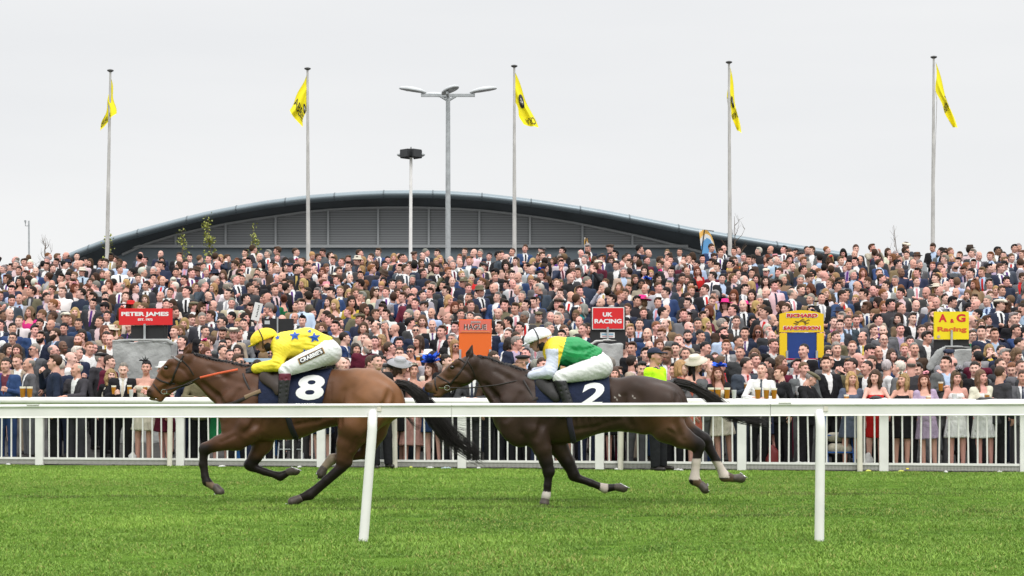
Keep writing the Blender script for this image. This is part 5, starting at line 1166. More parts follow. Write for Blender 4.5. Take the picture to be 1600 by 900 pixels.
@cached
def dress(pose, sleeve, length, neck):
    z1 = 1.56; f = Field(rng(-.46, .46, .019), rng(-.46, .28, .019), rng(.28 if length == 'long' else .48, z1, .019))
    f.ell((0, .012, 1.25), (.147, .117, .19), .02); f.cap((0, .01, 1.15), (0, .01, .92), .120, .155, .05, 1.22)
    for s in (-1, 1): f.ell((s * .066, -.080, 1.29), (.066, .064, .066), .04)
    zb = .34 if length == 'long' else .56
    f.cap((0, .01, .92), (0, .01, zb), .165, .235 if length != 'tight' else .165, .05, 1.2)
    if sleeve:
        f.cap((-.148, .012, 1.405), (.148, .012, 1.405), .052, .052, .05)
        for s in (-1, 1): arm(f, pose, s, .148, .052, .042, .034, .04, .9 if sleeve == 'long' else 0.01)
    creases(f, 'dr' + pose, 16, z0=.6); X, Y, Z = f.full()
    for i in range(7):
        if length != 'tight': a = -1.2 + i * .4; f.cap((.22 * math.sin(a), -.2 * math.cos(a), zb - .05), (.13 * math.sin(a), -.13 * math.cos(a), .9), .012, .002, .03, 1, 's')
    f.d = np.maximum(f.d, zb + .02 - Z + 0 * f.d).astype(np.float32)
    top = {'strapless': 1.335, 'scoop': 1.40, 'high': 1.47}[neck]
    if neck == 'strapless': f.d = np.maximum(f.d, Z - top + 0 * f.d).astype(np.float32)
    else: f.d = np.maximum(f.d, -np.maximum(np.sqrt(X ** 2 + (Y + (.02 if neck == 'scoop' else 0)) ** 2 * .6) - (.088 if neck == 'scoop' else .060), top - .05 - Z) + 0 * f.d).astype(np.float32); f.d = np.maximum(f.d, Z - 1.475 + 0 * f.d).astype(np.float32)
    if not sleeve and neck != 'strapless': f.d = np.maximum(f.d, np.where(Z > 1.30, np.abs(X) - .135, -1) + 0 * f.d).astype(np.float32)
    return f.mesh()
def hairfield(style, sex, res=.0115, noise=True):
    long_ = style in ('long', 'wavy', 'curly', 'bob'); f = Field(rng(-.17, .17, res), rng(-.17, .20, res), rng(1.30 if long_ else 1.50, 1.84, res)); c = HEADC; P = lambda x, y, z: tuple(c + [x, y, z])
    top = {'crop': .004, 'short': .010, 'quiff': .012, 'side': .012, 'bald': .004, 'thin': .005}.get(style, .014)
    f.ell(P(0, .022, .040), (.0745 + top * (.45 if not long_ else 1), .094 + top * .7, .087 + top * 1.25), .01)
    if style == 'quiff': f.ell(P(0, -.045, .115), (.052, .045, .022), .02)
    if style == 'side': f.ell(P(.02, -.035, .112), (.055, .05, .020), .02)
    if style in ('long', 'wavy', 'curly', 'bob'):
        b = {'bob': -.10, 'long': -.24, 'wavy': -.22, 'curly': -.17}[style]; fat = {'bob': .030, 'long': .026, 'wavy': .034, 'curly': .042}[style]
        f.ell(P(0, .055, -.03), (.088, .066, .13), .03); f.cap(P(0, .075, -.05), P(0, .085, b), .07, .055, .03)
        for s in (-1, 1): f.cap(P(s * .070, .012, .03), P(s * .088, -.010, -.07), fat, fat * 1.05, .02); f.cap(P(s * .088, -.010, -.07), P(s * .085, -.03, b), fat * 1.05, fat * .75, .02)
    if style == 'updo': f.ell(P(.01, .10, .075), (.05, .05, .05), .02)
    if noise and style in ('wavy', 'curly', 'quiff', 'updo', 'short', 'side', 'long', 'bob'):
        X, Y, Z = f.full(); am = {'curly': .008, 'wavy': .006}.get(style, .0028); fr = {'curly': 75, 'wavy': 48}.get(style, 90); f.d = (f.d + am * np.sin(X * fr + 1.2 * np.sin(Z * fr * .6)) * np.cos(Y * fr * .9 + np.sin(Z * 60))).astype(np.float32)
    X, Y, Z = f.full(); x, y, z = X, Y, Z - c[2]
    if style in ('bald', 'thin'): f.d = np.maximum(f.d, np.where(y < (.02 if style == 'bald' else -.01), z - (.008 if style == 'bald' else .05), z - (.03 if style == 'bald' else .085)) + 0 * f.d).astype(np.float32)
    hl = .072 if style not in ('quiff', 'side', 'crop') else .078                      # hairline
    face = np.maximum(np.maximum(y + .030 - .5 * np.maximum(0, z - .02), z - hl + .55 * np.maximum(0, np.abs(x) - .040) ** 1. + .006 * np.sin(x * 130 + 2)), -z - .5) + 0 * f.d
    if long_: face = np.maximum(np.maximum(np.abs(x) - .066 + .10 * np.maximum(0, z), y + .030), z - hl + .012 + .45 * np.maximum(0, np.abs(x) - .02)) + 0 * f.d
    f.d = np.maximum(f.d, -face).astype(np.float32)
    if not long_: f.d = np.maximum(f.d, np.where(y < .035, -.012 - z + (y + .0) * .0, -.062 - z) + 0 * f.d).astype(np.float32)
    return f
@cached
def hair(style, sex): return hairfield(style, sex).mesh()
@cached
def beard(kind):
    f = Field(rng(-.09, .09, .009), rng(-.14, .06, .009), rng(1.48, 1.64, .009)); c = HEADC; g = .006 if kind == 'stubble' else .013
    f.ell(tuple(c + [0, -.028, -.024]), (.065 + g, .066 + g, .078 + g), .02); f.ell(tuple(c + [0, -.048, -.078]), (.045 + g, .042 + g, .034 + g), .03); X, Y, Z = f.full(); z = Z - c[2]
    f.d = np.maximum(f.d, z + .034 - 1.0 * np.maximum(0, np.abs(X) - .035) + 0 * f.d).astype(np.float32); f.d = np.maximum(f.d, -(np.sqrt((X / .025) ** 2 + ((z + .056) / .010) ** 2) - 1) * .01 + np.where(Y < -.07, 0, -1)).astype(np.float32)
    return f.mesh()
@cached
def eyewear(kind):
    c = HEADC; mb = MB()
    for s in (-1, 1):
        if kind == 'sun': mb.tube([Vector(c) + Vector((s * .034, -.108, .012)), Vector(c) + Vector((s * .034, -.100, .012))], .021, 12)
        else: mb.tube([Vector(c) + Vector((s * .033 + .019 * math.cos(a), -.106, .010 + .016 * math.sin(a))) for a in np.linspace(0, 6.283, 15)], .0028, 5)
        mb.tube([Vector(c) + Vector((s * .05, -.100, .016)), Vector(c) + Vector((s * .076, -.07, .014)), Vector(c) + Vector((s * .082, .01, .008))], .004, 5)
    mb.tube([Vector(c) + Vector((-.016, -.110, .016)), Vector(c) + Vector((.016, -.110, .016))], .004, 5); return np.array([tuple(v) for v in mb.V]), mb.F
@cached
def hat(kind):
    c = HEADC; P = lambda x, y, z: tuple(c + [x, y, z]); T = np.array
    if kind in ('flatcap', 'beret', 'cap', 'steward'):
        f = Field(rng(-.14, .14, .010), rng(-.24, .17, .010), rng(1.60, 1.80, .010))
        if kind == 'flatcap': f.ell(P(0, -.005, .085), (.098, .135, .042), .01); f.cap(P(-.03, -.115, .058), P(.03, -.115, .058), .035, .035, .01, 1.); f.d = np.maximum(f.d, (1.625 + .048) - f.full()[2] + 0 * f.d).astype(np.float32)
        elif kind == 'beret': f.ell(P(.015, .01, .095), (.115, .12, .034), .01); f.d = np.maximum(f.d, (1.625 + .065) - f.full()[2] + 0 * f.d).astype(np.float32)
        else: f.ell(P(0, .015, .052), (.088, .108, .085), .01); f.d = np.maximum(f.d, (1.625 + .05) - f.full()[2] + 0 * f.d).astype(np.float32); g = f.copy(); g.d[:] = 9; g.cap(P(0, -.06, .06), P(0, -.13, .052), .07, .058, .01); X, Y, Z = g.full(); g.d = np.maximum(g.d, np.abs(Z - 1.625 - .058 - .1 * (Y + .06)) - .010 + 0 * g.d).astype(np.float32); f.d = np.minimum(f.d, g.d)
        return f.mesh()
    if kind in ('fedora', 'cowboy', 'sunhat', 'tilted'):
        br = {'fedora': .145, 'cowboy': .175, 'sunhat': .20, 'tilted': .19}[kind]; mb = MB(); z0 = .055; n = 28
        prof = [(.092, z0 - .004), (br, z0 + (.03 if kind == 'cowboy' else -.014)), (br + .002, z0 + (.034 if kind == 'cowboy' else -.008)), (.094, z0 + .008), (.090, z0 + .05), (.078, z0 + .085), (.05, z0 + .088 if kind != 'cowboy' else z0 + .075), (.001, z0 + .080)]
        V = []; F = []
        for r_, z in prof:
            for k in range(n):
                a = 2 * math.pi * k / n; cu = (abs(math.cos(a)) ** 2) * (.055 if kind == 'cowboy' and r_ > .12 else .0) ; wob = .008 * math.sin(3 * a) if r_ > .13 and kind in ('sunhat', 'tilted') else 0
                V.append((r_ * math.cos(a) * .95, .015 + r_ * math.sin(a) * 1.12, z + cu + wob))
        for i in range(len(prof) - 1):
            for k in range(n): F.append((i * n + k, i * n + (k + 1) % n, (i + 1) * n + (k + 1) % n, (i + 1) * n + k))
        V = np.array(V)
        if kind == 'tilted': V = V @ np.array(Matrix.Rotation(R(-24), 3, 'Y') @ Matrix.Rotation(R(8), 3, 'X')).T + [.0, 0, .02]
        return V + HEADC, np.array(F)
    r = random.Random(kind); V = []; F = []
    def petal(c0, d, L, w_, up):
        d = Vector(d).normalized(); sd = d.cross(Vector((0, -.5, 1))).normalized(); k = len(V)
        for u, ww in ((0, .25), (.35, 1.), (.75, .85), (1, .15)):
            p = Vector(c0) + d * L * u + Vector((0, 0, up * math.sin(u * 3.1))); V.extend([p - sd * w_ * ww, p + Vector((0, -.004, .004)), p + sd * w_ * ww])
        for i in range(3):
            for j in range(2): F.append((k + 3 * i + j, k + 3 * i + j + 1, k + 3 * i + j + 4, k + 3 * i + j + 3))
    def quill(c0, d, L, curl, w_=.004):
        p = Vector(c0); d = Vector(d).normalized(); k = len(V); m = 7
        for i in range(m):
            V.extend([p + Vector((w_ * (1 - i / m * .6), 0, 0)), p - Vector((w_ * (1 - i / m * .6), 0, 0)), p + Vector((0, w_, 0))]); p = p + d * L / m; d = (d + Vector(curl) * .25).normalized()
        for i in range(m - 1):
            for j in range(3): F.append((k + 3 * i + j, k + 3 * i + (j + 1) % 3, k + 3 * i + 3 + (j + 1) % 3, k + 3 * i + 3 + j))
    sd = 1 if kind not in ('quills', 'flower') else -1; c0 = HEADC + [sd * .045, -.015, .118]
    if kind in ('flower', 'rosette', 'bow', 'bigfeather'):
        nn, L, w_ = {'flower': (16, .068, .026), 'rosette': (24, .064, .030), 'bow': (12, .135, .040), 'bigfeather': (60, .19, .042)}[kind]
        for i in range(nn): a = i * 2.4; e = r.uniform(-.1, .9); petal(c0, (math.cos(a) * 1.2, math.sin(a) * .6 - .2, e + (.2 if kind == 'bigfeather' else 0)), L * r.uniform(.7, 1.15), w_, .012)
    if kind in ('quills', 'bigfeather', 'feather'):
        for i in range({'quills': 9, 'bigfeather': 16, 'feather': 14}[kind]): quill(c0, (r.uniform(-.8, .8) , r.uniform(-.3, .3), r.uniform(.4, 1.2)), r.uniform(.09, .17), (r.uniform(-1, 1), 0, r.uniform(-.8, .1)))
        if kind != 'bigfeather':
            for i in range(8): a = i * 2.4; petal(c0, (math.cos(a), -.3, r.uniform(-.2, .5)), r.uniform(.05, .085), .022, .01)
    if kind == 'band':
        for i in range(12): a = -.9 + i * .16; petal(HEADC + [.09 * math.sin(a), -.045 + .0 * i, .075 + .045 * math.cos(a)], (math.cos(i * 2.), -.6, .6 * math.sin(i * 1.3)), .035, .015, .006)
    V = np.array([tuple(v) for v in V]); F = np.array(F); n = len(V); return np.concatenate([V, V + [0, .003, -.002]]), np.concatenate([F, F[:, ::-1] + n])
def shared(key, name, fn, mats, roles=False):
    """mesh data made once and shared by every copy"""
    k = ('mesh',) + key
    if k not in CACHE:
        q = fn(); V, F = q[0], q[1]; o = mk(name, V, F, mats, mi=q[2] if roles else None); CACHE[k] = o.data; bpy.data.objects.remove(o)
    return CACHE[k]
def part(name, key, fn, m, parent, col, roles=False):
    o = link(name, shared(key, name, fn, m, roles), parent); o.color = tuple(col) + (1,); return o
def jit(c, r, a=.12): k = 1 + r.uniform(-a, a); return tuple(min(1, v * k * (1 + r.uniform(-a, a) * .3)) for v in c)
def make_person(sp, loc, scale, rz, r):
    sex, pose = sp['sex'], sp['pose']; hy = int(round(sp['hyaw'] / 12.) * 12); hp = sp.get('pitch', 0); hc = HAIRC[sp['hair']]; st = sp['style']
    sk = sp.get('skin') or r.choice(SKINS)
    b = shared(('body', sex, pose, hy, hp), 'person', lambda: (lambda q: (turn(q[0], hy, hp), q[1], q[2]))(body0(sex, pose)), [M_skin, M_dark, M_brow, M_lip], True)
    root = link('person', b, None, loc); root.rotation_euler = (r.gauss(0, .03), r.gauss(0, .035), rz); root.scale = (scale, scale, scale * sp.get('tall', 1)); root.color = tuple(jit(sk, r, .07)) + (1,)
    T = lambda fn: (lambda: (lambda q: (turn(q[0], hy, hp, True), q[1]))(fn()))
    if st: part('hair', ('hair', st, hy, hp), T(lambda: hair(st, sex)), M_hair, root, jit(hc, r, .2))
    if sp.get('beard'): part('beard', ('beard', sp['beard'], hy, hp), T(lambda: beard(sp['beard'])), M_hair, root, jit(hc, r))
    if sp.get('eyes'): part('sunglasses' if sp['eyes'] == 'sun' else 'glasses', ('eye', sp['eyes'], hy, hp), T(lambda: eyewear(sp['eyes'])), M_lens if sp['eyes'] == 'sun' else M_glass, root, (0, 0, 0))
    if sp.get('hat'): part('fascinator' if sp['hat'] in FASC else 'hat', ('hat', sp['hat'], hy, hp), T(lambda: hat(sp['hat'])), M_felt, root, COLR[sp['hatc']])
    o = sp['outfit']; c1, c2, c3 = sp['c1'], sp['c2'], sp['c3']
    if o == 'suit':
        part('jacket', ('jk', sex, pose, 'open'), lambda: jacket(sex, pose, 'open'), M_fabric, root, jit(COLR[c1], r)); part('lapels', ('lap', sex), lambda: lapels(sex), M_fabric, root, tuple(v * 1.1 for v in COLR[c1]))
        part('shirt', ('sh', 'm', 'x', 0), lambda: shirt('m', 'down', False), M_shirt, root, jit(COLR[c2], r, .05))
        if c3 not in ('-', None): part('bow_tie' if c3 == 'bow' else 'tie', ('tie', 'bow' if c3 == 'bow' else 'long'), lambda: tie('bow' if c3 == 'bow' else 'long'), M_tie, root, COLR['black' if c3 == 'bow' else c3])
    elif o == 'shirt':
        part('shirt', ('sh', 'm', pose, 1), lambda: shirt('m', pose, True), M_shirt, root, COLR[c1])
        if c2 not in ('-', None): part('tie', ('tie', 'long'), lambda: tie('long'), M_tie, root, COLR[c2])
    elif o in ('coat', 'jumper'):
        part('coat' if o == 'coat' else 'jumper', ('jk', sex, pose, 'jumper' if o == 'jumper' else 'closed'), lambda: jacket(sex, pose, 'jumper' if o == 'jumper' else 'closed'), M_fabric, root, jit(COLR[c1], r))
        part('shirt', ('sh', 'm', 'x', 0), lambda: shirt('m', 'down', False), M_shirt, root, COLR[c2])
    elif o == 'dress':
        slv, ln, nk = sp.get('cut', ('', 'knee', 'scoop')); part('dress', ('dr', pose if slv else '', slv, ln, nk), lambda: dress(pose, slv, ln, nk), M_fabric, root, COLR[c1])
    elif o == 'jdress':
        part('dress', ('dr', '', '', 'knee', 'scoop'), lambda: dress('down', '', 'knee', 'scoop'), M_fabric, root, COLR[c2]); part('jacket', ('jk', sex, pose, 'open'), lambda: jacket(sex, pose, 'open'), M_fabric, root, jit(COLR[c1], r))
    if o not in ('dress', 'jdress'):
        part('trousers', ('tr',), lambda: trousers('m', 0), M_fabric, root, jit(COLR[sp.get('legs', c1 if o == 'suit' else 'black')], r, .15))
    part('shoes', ('shoes', sex), lambda: shoes(sex), M_shoe, root, (.02, .02, .02))
    return root
FASC = ('flower', 'rosette', 'bow', 'bigfeather', 'quills', 'feather', 'band')
HATW = dict(flatcap='flat cap', beret='beret', cap='cap', fedora='trilby hat', cowboy='cowboy hat', sunhat='wide hat', tilted='tilted hat')
# ------------------------------------------------------------------ who stands where: sex, photo column, photo row of the head, hair, style, outfit, pose, body turn, head turn, extras
FRONT = """
m 10 571 dark short suit:blue:maroon:- drink2 -5 0
m 82 566 brown side jumper:navy:navy face -70 -10
m 118 578 white thin suit:charcoal:white:- lean -25 -30
m 189 577 grey crop suit:black:white:cream drink 8 0 pitch=14
w 223 575 black updo dress:cream drink2 -10 12 hat=quills:black cut=short,knee,strapless
w 258 577 light updo dress:maroon drink -50 -20 hat=fedora:white cut=,knee,scoop
m 311 580 brown side coat:khaki:white lean 10 -20
w 345 585 dark wavy dress:green clasp 0 20 cut=long,long,scoop
m 371 566 brown side shirt:white:- down 30 20 eyes=sun
m 402 574 dark short suit:navy:white:navy clasp 10 10
m 432 580 grey short suit:black:white:maroon down -10 10
m 468 582 dark short suit:charcoal:white:- lean 0 20
w 505 586 dark long dress:navy down 0 20
m 548 569 bald bald suit:navy:white:navy down 25 10
m 580 568 brown side coat:charcoal:white down 40 20 pitch=10
m 604 579 grey short suit:grey:white:- down 50 20 hat=flatcap:charcoal
w 622 573 brown bob dress:black down 55 30 hat=tilted:silver
w 643 579 brown updo dress:rose down 8 5 hat=band:cream cut=,long,scoop
w 678 577 auburn wavy dress:blue clasp -20 -20 hat=bigfeather:blueX
m 706 566 dark short suit:black:white:- down 30 20
m 738 580 brown short suit:charcoal:white:navy lean 0 10
m 772 571 brown curly coat:brown:brown down 20 40
m 790 580 dark short suit:black:white:navy down 0 0
m 818 567 grey bald coat:grey:white down -60 -10 hat=beret:black eyes=clear
m 842 571 brown short suit:navy:white:blue down 30 0
w 880 584 blonde long dress:palepink down 0 0
m 918 580 dark short suit:navy:white:- clasp 0 10
w 961 585 brown long dress:black down -10 10
m 992 576 black side suit:grey:white:navy down 5 -5 pitch=12
m 1056 579 dark side coat:grey:grey lean -15 -10
w 1071 575 blonde bob coat:grey:coral down 35 25
w 1089 570 black long dress:coral down 20 20 hat=tilted:cream
m 1108 578 bald - suit:grey:pink:pink down 10 15
w 1134 583 auburn wavy jdress:black:cream lean 5 3 hat=bow:blueX
m 1184 578 dark crop shirt:white:slate lean -12 -12
w 1226 583 auburn updo coat:black:black down -55 -20
m 1257 590 grey thin coat:black:black lean 50 35 pitch=26 hat=flatcap:khaki
w 1329 592 blonde wavy dress:floral drink2 -5 12 cut=short,knee,scoop
w 1367 589 brown curly dress:red lean 0 -25 cut=,tight,strapless
w 1408 594 blonde curly dress:black lean -25 -30 hat=flower:cream
w 1453 594 auburn long dress:lilac drink2 0 -15 hat=rosette:pink cut=short,knee,scoop
w 1496 590 light long dress:white drink2 -5 10 hat=feather:black cut=,knee,scoop pitch=8
w 1541 589 light long jdress:cream:white drink2 5 25
m 1558 584 brown short coat:charcoal:charcoal down 120 0
m 1596 590 brown short suit:grey:white:navy lean -10 0
"""
MID = """
m 3 508 black short suit:navy:white:navy down 0 0
m 35 504 light crop shirt:white:black down 0 0
m 15 513 dark short suit:blue:white:- down 10 30
m 12 529 dark short suit:charcoal:white:blue down 0 0 eyes=clear
w 5 546 dark bob coat:red:black down 30 20
w 29 548 brown long coat:black:black down 0 0
m 28 564 light crop suit:beige:white:- down 0 -10 pitch=14
m 45 568 grey thin suit:grey:white:- down -60 0
m 48 545 grey short suit:grey:paleblue:blue down -20 -20 eyes=sun
m 49 517 black side suit:blue:white:- down 20 30
m 60 527 dark side suit:navy:white:maroon down -10 -10 beard=full
m 61 507 dark short suit:charcoal:white:- down 0 0
m 79 507 bald - jumper:black:paleblue down 10 -20
m 89 522 brown short suit:slate:paleblue:paleblue down -40 -30 beard=full
m 92 549 grey thin coat:charcoal:grey down 50 30 eyes=clear
m 99 573 white short suit:navy:white:- down 160 20
m 103 514 black short shirt:charcoal:- down 0 0
m 105 542 bald - suit:grey:white:- down 40 0 skin=dark
m 111 561 grey bald coat:white:white down 80 0
m 121 532 ginger crop suit:charcoal:paleblue:- down 0 0 beard=full
m 129 509 dark crop shirt:blue:- down 0 0
w 136 524 dark long dress:maroon down 0 0
m 140 542 grey crop shirt:white:- down 40 20 pitch=20
m 151 503 brown crop suit:charcoal:palepink:- down -10 -10 beard=stubble
m 154 561 grey short coat:charcoal:charcoal down 60 20 hat=flatcap:black
w 171 517 blonde bob coat:tan:white down 0 0 hat=sunhat:cream
m 165 528 dark short suit:charcoal:white:yellow down 0 0
m 169 566 brown short coat:maroon:maroon down 70 0
w 179 511 blonde wavy dress:red down -20 0
m 178 529 bald - suit:brown:white:- down 0 0
w 280 517 light bob jdress:navy:teal down 0 0 eyes=sun
w 281 506 blonde bob coat:grey:cream down 0 0
m 292 502 brown short suit:charcoal:white:navy down 10 20 pitch=14
m 317 518 dark short suit:black:white:navy down 20 30
w 312 541 blonde long dress:palepink down -20 -20 hat=rosette:magenta eyes=sun
w 331 539 brown updo coat:grey:palepink down -30 -30
m 344 541 black short suit:black:white:- down 0 0 beard=full
m 360 540 brown quiff suit:navy:white:grey down 0 0 beard=full
w 378 549 dark wavy dress:cream down 0 0
w 396 544 dark curly dress:peach down 0 0
m 343 520 dark side suit:lightgrey:white:- down 0 0 pitch=22
m 379 520 brown short suit:lightgrey:white:bow down 0 0
m 360 528 brown short suit:beige:white:- down 0 0 hat=cowboy:cream
w 371 507 blonde updo dress:magenta down -20 0
m 383 507 black crop suit:black:white:- down 10 0
w 325 553 auburn long dress:black down 20 20
m 475 502 black quiff suit:silver:paleblue:maroon down 0 0 beard=stubble
m 520 500 brown short suit:khaki:navy:- down -30 -20
w 505 512 light bob dress:beige down 10 -20
w 528 518 brown long dress:charcoal down 10 10
m 533 503 brown short suit:blue:paleblue:blue drink 20 40
m 537 529 dark short suit:blue:white:blue down 70 30
w 560 511 brown bob dress:cream down -10 10 cut=long,knee,high eyes=clear
w 553 546 dark bob jdress:white:black down 15 15 
m 571 530 brown crop suit:charcoal:white:maroon down -15 -15
m 583 534 black short suit:charcoal:white:- drink 15 -10
m 577 504 dark short suit:grey:white:- down -50 -30
w 594 532 blonde wavy dress:peach up -30 -10
m 593 511 bald thin suit:charcoal:white:- down -30 -20 eyes=clear
m 604 511 grey short suit:black:white:teal drink -5 0
m 622 514 bald - suit:navy:paleblue:- drink -50 -25
m 639 506 black quiff suit:charcoal:white:navy down 60 20
m 652 517 black crop suit:navy:white:maroon down 0 0 eyes=sun
w 660 502 light bob dress:cream down 0 0 cut=long,knee,high
m 679 509 bald - suit:black:white:purple drink2 0 0
m 705 510 dark side suit:slate:white:tan down -15 -30
m 699 531 white side suit:black:white:- drink -10 -15
w 713 541 blonde long dress:yellow down 10 10 eyes=sun cut=short,knee,scoop
w 646 550 dark updo dress:nude clasp 0 -10 eyes=sun
m 621 553 brown short jumper:black:white cam 0 0 eyes=clear
w 671 557 light bob dress:coral down 30 0 hat=sunhat:white
m 772 513 brown short suit:navy:white:- drink 10 20
m 796 502 black short suit:grey:white:- down -30 -50
w 790 537 dark bob dress:white down 50 40 cut=short,knee,scoop
m 807 513 dark quiff suit:charcoal:white:- down -20 -30
w 814 531 brown updo dress:palepink face 30 10
m 855 513 grey short coat:silver:white down 30 20
m 878 499 bald - coat:black:grey down 0 0 beard=stubble
m 856 496 bald - coat:navy:navy down 0 0
w 909 514 dark wavy dress:beige down 0 8 cut=long,knee,high
m 913 503 bald thin coat:cream:palepink down -10 -10 eyes=clear
m 990 516 blonde side suit:navy:paleblue:navy down -5 0
m 986 539 bald - suit:black:white:- down 0 0 beard=stubble
m 1011 489 brown short jumper:navy:blue down 0 0
m 1034 507 light thin suit:tan:white:navy drink -20 -30
m 1038 521 ginger side suit:grey:white:purple clasp -30 -10 pitch=20
w 1075 496 brown long coat:black:brown down 10 0 hat=beret:black
m 1079 526 black short suit:charcoal:paleblue:- down 0 0 beard=stubble
m 1098 529 black short suit:charcoal:white:navy face 20 10 pitch=8
m 1093 544 black crop suit:slate:white:- down 30 25 pitch=8
m 1053 546 black short suit:grey:white:black down -10 5
m 1017 540 bald thin coat:brown:white down 0 0
m 1017 554 dark quiff coat:navy:white down 10 0
m 1071 554 brown crop suit:charcoal:white:- down 0 0
m 1083 557 brown crop suit:grey:white:- down 10 20
m 1111 548 dark crop suit:grey:white:maroon down 10 15 pitch=10
m 1117 562 brown crop suit:black:cream:- down 10 0
m 1133 542 ginger quiff suit:lightgrey:white:navy face 0 0
w 1143 543 blonde long dress:beige down 0 20
m 1155 552 brown crop jumper:charcoal:grey down -10 -10 
m 1153 535 dark crop suit:navy:white:- down 20 20
m 1158 521 dark side suit:navy:white:purple down 0 -10 
m 1144 503 brown short suit:charcoal:white:black drink 0 0
w 1124 504 dark updo dress:black down -20 -25 hat=band:black
w 1107 503 blonde wavy dress:silver cross 20 20
w 1182 555 light curly dress:red down 0 -10
m 1187 563 brown short suit:maroon:white:- down 10 10
w 1180 502 black bob dress:black cross 0 0 cut=long,knee,high
m 1206 567 dark short jumper:maroon:white down -60 -20
m 1204 516 white short coat:charcoal:white down 20 10 beard=full
m 1204 543 brown short suit:black:white:- down 10 20
w 1215 549 dark long dress:black down -20 -30
m 1313 555 grey short jumper:black:white down 5 5 tall=1.06
m 1310 509 dark side suit:charcoal:paleblue:- drink 10 -30
m 1297 504 dark crop suit:charcoal:lilac:red cross 0 10
m 1323 505 brown short suit:slate:paleblue:navy down 10 0
m 1340 503 brown short suit:grey:white:navy down 0 0
m 1325 543 ginger crop coat:grey:grey down -10 0
m 1347 528 dark thin suit:slate:white:yellow down -10 -35
m 1367 517 brown short suit:charcoal:white:- face 10 10
m 1385 518 ginger bald suit:grey:white:- down 0 -10 beard=stubble
m 1383 532 bald thin suit:navy:white:- down 0 0 eyes=clear
m 1381 551 bald - coat:black:charcoal down 0 10
m 1361 567 brown short coat:grey:white down -40 -10
m 1339 561 bald - coat:tan:white down 30 20
m 1290 564 dark crop coat:grey:white down 20 20
m 1326 574 dark short coat:khaki:grey cam -40 -30
m 1357 582 dark crop suit:black:white:- down -40 -30
m 1394 582 white side shirt:white:- down 90 60
m 1417 503 dark side suit:black:white:- clasp 10 0 tall=1.04
m 1431 546 grey crop coat:brown:silver down 0 0
m 1447 528 dark quiff suit:charcoal:white:- down 10 35
m 1445 517 brown short coat:grey:white down 0 0
w 1453 546 auburn long coat:charcoal:cream down 150 0
m 1519 525 brown short suit:black:green:- down 0 0 eyes=clear
w 1525 504 blonde long dress:white down 0 -10 cut=short,knee,scoop
w 1537 506 light wavy dress:cream down 0 0
m 1558 523 brown quiff suit:navy:paleblue:- clasp 0 0
w 1576 505 black bob jdress:red:black clasp -10 -10
m 1592 537 dark crop suit:slate:white:- down 50 30 pitch=14
w 1540 548 blonde bob coat:black:yellow cam 0 0
m 1566 550 dark crop suit:navy:paleblue:- down 20 0
m 1415 581 grey bald coat:charcoal:white down 170 0
m 1400 580 white short coat:grey:white down -120 0
w 1393 560 brown curly dress:khaki down 20 0
m 1565 571 brown crop suit:charcoal:white:- down 10 20
m 1581 575 ginger short suit:navy:white:blue down -10 -10 pitch=14
m 1594 574 brown crop suit:grey:white:- down 0 10
m 1404 515 dark short suit:grey:lilac:- down 0 0
m 256 457 dark short shirt:white:- cross 0 0
w 187 443 black updo dress:tan down 150 0
w 232 468 light long dress:coral down 0 0
w 479 429 ginger wavy dress:green down 60 40
w 541 424 light wavy dress:purple down 150 40
m 695 416 dark short jumper:black:yellow down 0 0
m 738 436 white short coat:red:white down 0 0 eyes=clear
m 1316 440 dark short jumper:slate:slate down 0 0 beard=full
w 1352 426 ginger curly dress:coral down 0 0
w 1460 451 blonde wavy dress:navy down 0 0 hat=sunhat:cream cut=,knee,strapless
w 1430 430 blonde bob dress:cream down 30 30
w 1568 404 dark bob dress:cream down 0 0
m 536 487 ginger short suit:khaki:navy:- down -40 -20
w 1555 455 blonde updo dress:coral down 0 0
w 1382 478 red bob dress:coral down 0 0
m 1186 470 grey short suit:tan:white:- down 0 0
m 1165 402 grey short suit:tan:white:- down 0 0
"""
STEWARD = "m 1037 557 dark crop coat:hivis:navy down 55 10 hat=steward:navy"
def parse(line):
    t = line.split(); d = dict(sex=t[0], px=float(t[1]), py=float(t[2]), hair=t[3] if t[3] in HAIRC else 'ginger', style=None if t[4] == '-' else t[4], pose=t[6], byaw=float(t[7]), hyaw=float(t[8]))
    o = t[5].split(':') + ['-', '-', '-']; d['outfit'], d['c1'], d['c2'], d['c3'] = o[:4]
    for e in t[9:]:
        k, v = e.split('=')
        if k == 'hat': v = v.split(':'); d['hat'], d['hatc'] = v
        elif k == 'cut': d['cut'] = tuple(v.split(','))
        elif k == 'pitch': d['pitch'] = int(v)
        elif k == 'tall': d['tall'] = float(v)
        elif k == 'skin': d['skin'] = (.13, .065, .04)
        else: d[k] = v
    return d
COLR['blueX'] = (.02, .10, .58)
r = random.Random(21)
people = []                                          # (spec, x, y, z, scale, front?)
HN = 1.628                                           # head centre height of the template
for ln in FRONT.strip().splitlines():
    d = parse(ln); p = FP(d['px'], .42 if d['pose'] == 'lean' else .40); Y = p.y
    Z = W(d['px'], d['py'], Y).z; d['front'] = True; people.append((d, (d['px'] - 800) / FPX * Y, Y, 0., Z / HN))
def place(d, s):
    lo, hi = 31.5, 66.
    for _ in range(40):
        Y = (lo + hi) / 2; X = (d['px'] - 800) / FPX * Y; py = HY - (gz(X, Y) + HN * s - CAMZ) * FPX / Y
        if py > d['py']: lo = Y
        else: hi = Y
    return X, Y
